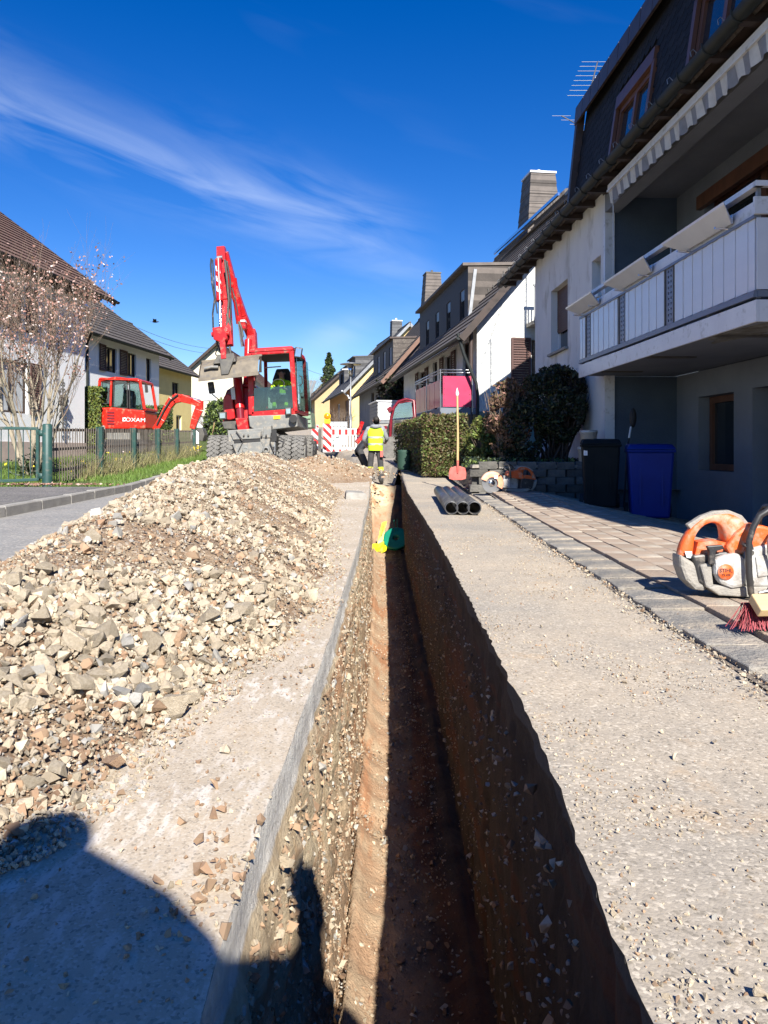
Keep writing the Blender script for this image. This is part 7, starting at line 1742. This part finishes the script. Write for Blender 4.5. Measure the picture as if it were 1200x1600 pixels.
def bare_tree(name, label, cat, loc, h, seed, stems=1, spread=.5, r0=.06, depth=5, bark=None, twig=None, blossom=None, kids=3, fan=0, up=.25):
    rr = random.Random(seed); T = thing(name, label, cat, loc); tr_ = MB(); tw = MB(); tips = []
    def grow(p, d, L, r, k, mb):
        pts = [p]; rs = [r]; q = p; n = 4
        for i in range(n):
            d = (d + Vector((rr.gauss(0, .10), rr.gauss(0, .10), up * .12))).normalized(); q = q + d * L / n; pts.append(q); rs.append(r * (1 - .45 * (i + 1) / n))
            if k > 0 and i >= 1 and rr.random() < .75: 
                a = (d + Vector((rr.gauss(0, spread), rr.gauss(0, spread), rr.gauss(.1, spread * .5)))).normalized(); grow(q, a, L * rr.uniform(.5, .8), rs[-1] * .62, k - 1, tw if k < depth - 1 else mb)
            if k <= 1: tips.append((q, k))
        (mb if r > .012 else tw).tube(pts, rs, 6 if r > .02 else 4, 0, False)
        if k > 0:
            for _ in range(2): grow(q, (d + Vector((rr.gauss(0, spread), rr.gauss(0, spread), up * .5))).normalized(), L * rr.uniform(.6, .85), rs[-1] * .8, k - 1, tw if k < depth - 1 else mb)
    for s in range(stems):
        a = 2 * math.pi * s / stems + rr.uniform(-.3, .3); d = Vector((math.cos(a) * fan, math.sin(a) * fan, 1)).normalized(); grow(Vector((math.cos(a) * .12 * (stems > 1), math.sin(a) * .12 * (stems > 1), 0)), d, h * rr.uniform(.27, .36), r0 * rr.uniform(.6, 1), depth - 1, tr_)
    tr_.build('trunk', bark or M['bark'], T, fix=False); o = tw.build('crown', twig or M['twig'], T, fix=False); o['kind'] = 'stuff'
    return T, tips
T, tips = bare_tree('magnolia_tree', 'many-stemmed magnolia with fading pink blossoms on the left lawn', 'tree', (-7.1, 15.6, .12), 4.9, 11, 8, .36, .055, 5, M['bark'], M['twig'], fan=.34, up=.42)
tip = [t for t, k in tips if t.z > 1.9 + .5 * random.random()]; random.shuffle(tip); print('tips', len(tip)); pts = []
for t in [t for t in tip if t.z < 4.6][:1700]:
    for _ in range(3): pts.append((t.x + random.gauss(0, .04), t.y + random.gauss(0, .04), t.z + random.gauss(0, .035)))
leaf_cloud('blossoms', pts, .044, [M['petal'], M['petal2'], M['petal3'], M['leaf_brown']], T, 1.2, [.26, .44, .06, .24], aspect=1.3)
iv = [(random.gauss(0, .16), random.gauss(0, .16), abs(random.gauss(0, .22))) for _ in range(900)]; leaf_cloud('ivy', iv, .05, [M['leaf_dark']], T)
T, _ = bare_tree('bare_tree', 'leafless grey tree at the end of the street right of the excavator cab', 'tree', (P(486, 0, 88).x, 88, gs(88)), 6.5, 3, 3, .45, .12, 5, fan=.25)
T, _ = bare_tree('bare_tree', 'second leafless tree farther off behind the striped barrier', 'tree', (P(497, 0, 100).x, 100, gs(100)), 6.8, 5, 2, .45, .13, 5, fan=.3)
T, _ = bare_tree('bare_tree', 'bare shrubby tree in front of the cream house on the left', 'tree', (P(328, 0, 46).x, 46, gs(46)), 2.6, 9, 5, .5, .05, 4, M['twig'], M['twig'], fan=.5)
T, _ = bare_tree('bare_tree', 'bare tree top showing over the ridge of the cream house', 'tree', (P(349, 0, 90).x, 90, gs(90)), 10.3, 15, 2, .4, .14, 5, fan=.2)
T, _ = bare_tree('bare_shrub', 'leafless bushy shrub in front of the yellow house beside the street lamp', 'shrub', (P(532, 0, 52).x, 52, gs(52)), 2.2, 21, 9, .5, .04, 4, M['twig'], M['twig'], fan=.6)
T, _ = bare_tree('bare_shrub', 'thin leafless rose bush at the magnolia foot by the green gate', 'shrub', (-5.95, 15.2, .12), 1.2, 25, 5, .6, .012, 3, M['twig'], M['twig'], fan=.6)
cn = P(514, 0, 105); T = thing('conifer_tree', 'dark conifer rising behind the yellow house roof', 'tree', (cn.x, 105, gs(105))); MB().tube([(0, 0, 0), (0, 0, 8)], [.3, .05], 8).build('trunk', M['twig'], T)
pts = []; 
for _ in range(6000):
    z = 1.5 + 8.6 * random.random() ** 1.1; r = 1.9 * (1 - (z - 1.5) / 8.8) ** .8 * (1 + .25 * math.sin(z * 5)) * random.uniform(.5, 1); a = random.uniform(0, 6.28); pts.append((r * math.cos(a), r * math.sin(a), z))
leaf_cloud('crown', pts, .3, [M['leaf_dark'], M['leaf_mid']], T, .5, [.8, .2])
# grass and daffodils
n = 26000; gx_ = []; 
def blades(name, P_, h, m, label, w=.006):
    P_ = np.asarray(P_); n = len(P_); a = RNG.uniform(0, 6.28, n); hh = h * RNG.uniform(.4, 1.3, n); ln = RNG.normal(0, .35, (n, 2)) * hh[:, None]
    s = np.stack([np.cos(a), np.sin(a), np.zeros(n)], 1) * w; t = P_ + np.concatenate([ln, hh[:, None]], 1)
    V = np.stack([P_ - s, P_ + s, t], 1).reshape(-1, 3); o = npmesh(name, V, np.arange(3 * n).reshape(n, 3), m, kind='stuff'); o['label'] = label; return o
pp = []
for _ in range(42000):
    y = 12 + 18 * random.random() ** 1.5; x = random.uniform(fx(y) - 6 * random.random() - .2, kerbx(y) - .2)
    if y < 12.4 or (y < 12.9 and x > -6): continue
    d_ = fbm(x * .9, y * .9); lawn = x < fx(y) - .1
    if not lawn and d_ < -.12: continue
    pp.append((x, y, gs(y) + .08))
blades('lawn_grass', pp, .10, M['grass'], 'fresh green grass and weeds round the garden fence', .009)
pp = [(fx(y) + random.gauss(.02, .1), y, gs(y) + .1) for y in np.random.default_rng(3).uniform(14.5, 25, 2600)]
blades('dry_stalks', pp, .42, mat('dry_stalk', (.3, .24, .12), (.18, .2, .07), .8, 4, island=.4), 'dry stalks and weeds growing along the foot of the fence', .006)
pp = [(random.uniform(fx(y) - 2.2, fx(y) - .2), y, gs(y) + .12 + random.uniform(.1, .22)) for y in np.random.default_rng(4).uniform(13.5, 23, 70)] + [(fx(24.4) + random.gauss(.15, .08), 24.4 + random.gauss(0, .2), gs(24.4) + .35 + random.gauss(0, .05)) for _ in range(24)]
leaf_cloud('daffodil_flowers', pp, .075, [M['daffodil'], M['petal3']], None, 1, [.8, .2], aspect=1.1)
bpy.data.objects['daffodil_flowers']['label'] = 'scattered yellow daffodils on the lawn and by the last fence post'
lit = [(-5.9 + random.gauss(0, .6), 12.75 + random.gauss(0, .12), .155) for _ in range(500)]
leaf_cloud('fallen_petals', lit, .04, [M['petal2'], M['petal'], M['leaf_brown']], None, .2, [.4, .2, .4]); bpy.data.objects['fallen_petals']['label'] = 'fallen petals and dry leaves on the soil beneath the gate post'
# stick, wires, bird
a, b = P(327, 697, 24), P(335, 660, 24); T = thing('wooden_stick', 'pale wooden tool handle leaning left of the excavator tyres', 'tool handle', a); MB().tube([(0, 0, -.2), (b - a)], .02, 6).build('shaft', M['wood_handle'], T)
for i, (p, q, lb) in enumerate(((P(215, 512, 55), P(352, 545, 75), 'upper overhead wire between the left-hand roofs and the excavator arm'), (P(212, 520, 55), P(352, 553, 75), 'lower overhead wire between the left-hand roofs and the excavator arm'), (P(470, 572, 70), P(535, 585, 90), 'thin overhead wire above the street end beside the yellow house'))):
    T = thing('overhead_wire', lb, 'wire', p); d = q - p; MB().tube([d * t + Vector((0, 0, -1.1 * 4 * t * (1 - t) * .4)) for t in np.linspace(0, 1, 12)], .016, 4).build('cable', M['dark_steel'], T)
T = thing('bird', 'small black bird flying against the blue sky left of the excavator arm', 'bird', P(242, 503, 40), R(20))
bd_ = MB().ell((0, 0, 0), (.14, .05, .045), 12, 8); bd_.ell((.15, 0, .02), (.045, .035, .035), 10, 6); bd_.add([(.19, -.01, .02), (.19, .01, .02), (.24, 0, .015)], [(0, 1, 2)]); bd_.add([(-.12, -.02, 0), (-.12, .02, 0), (-.24, .05, 0), (-.24, -.05, 0)], [(0, 1, 2, 3)]); bdo = bd_.build('body', M['black'], T, fix=False)
for s in (-1, 1): MB().add([(.08, s * .03, .02), (-.08, s * .03, .02), (-.12, s * .22, .14), (-.02, s * .36, .08), (.06, s * .2, .13)], [(0, 1, 2, 3, 4)]).build('wing', M['black'], bdo, fix=False)
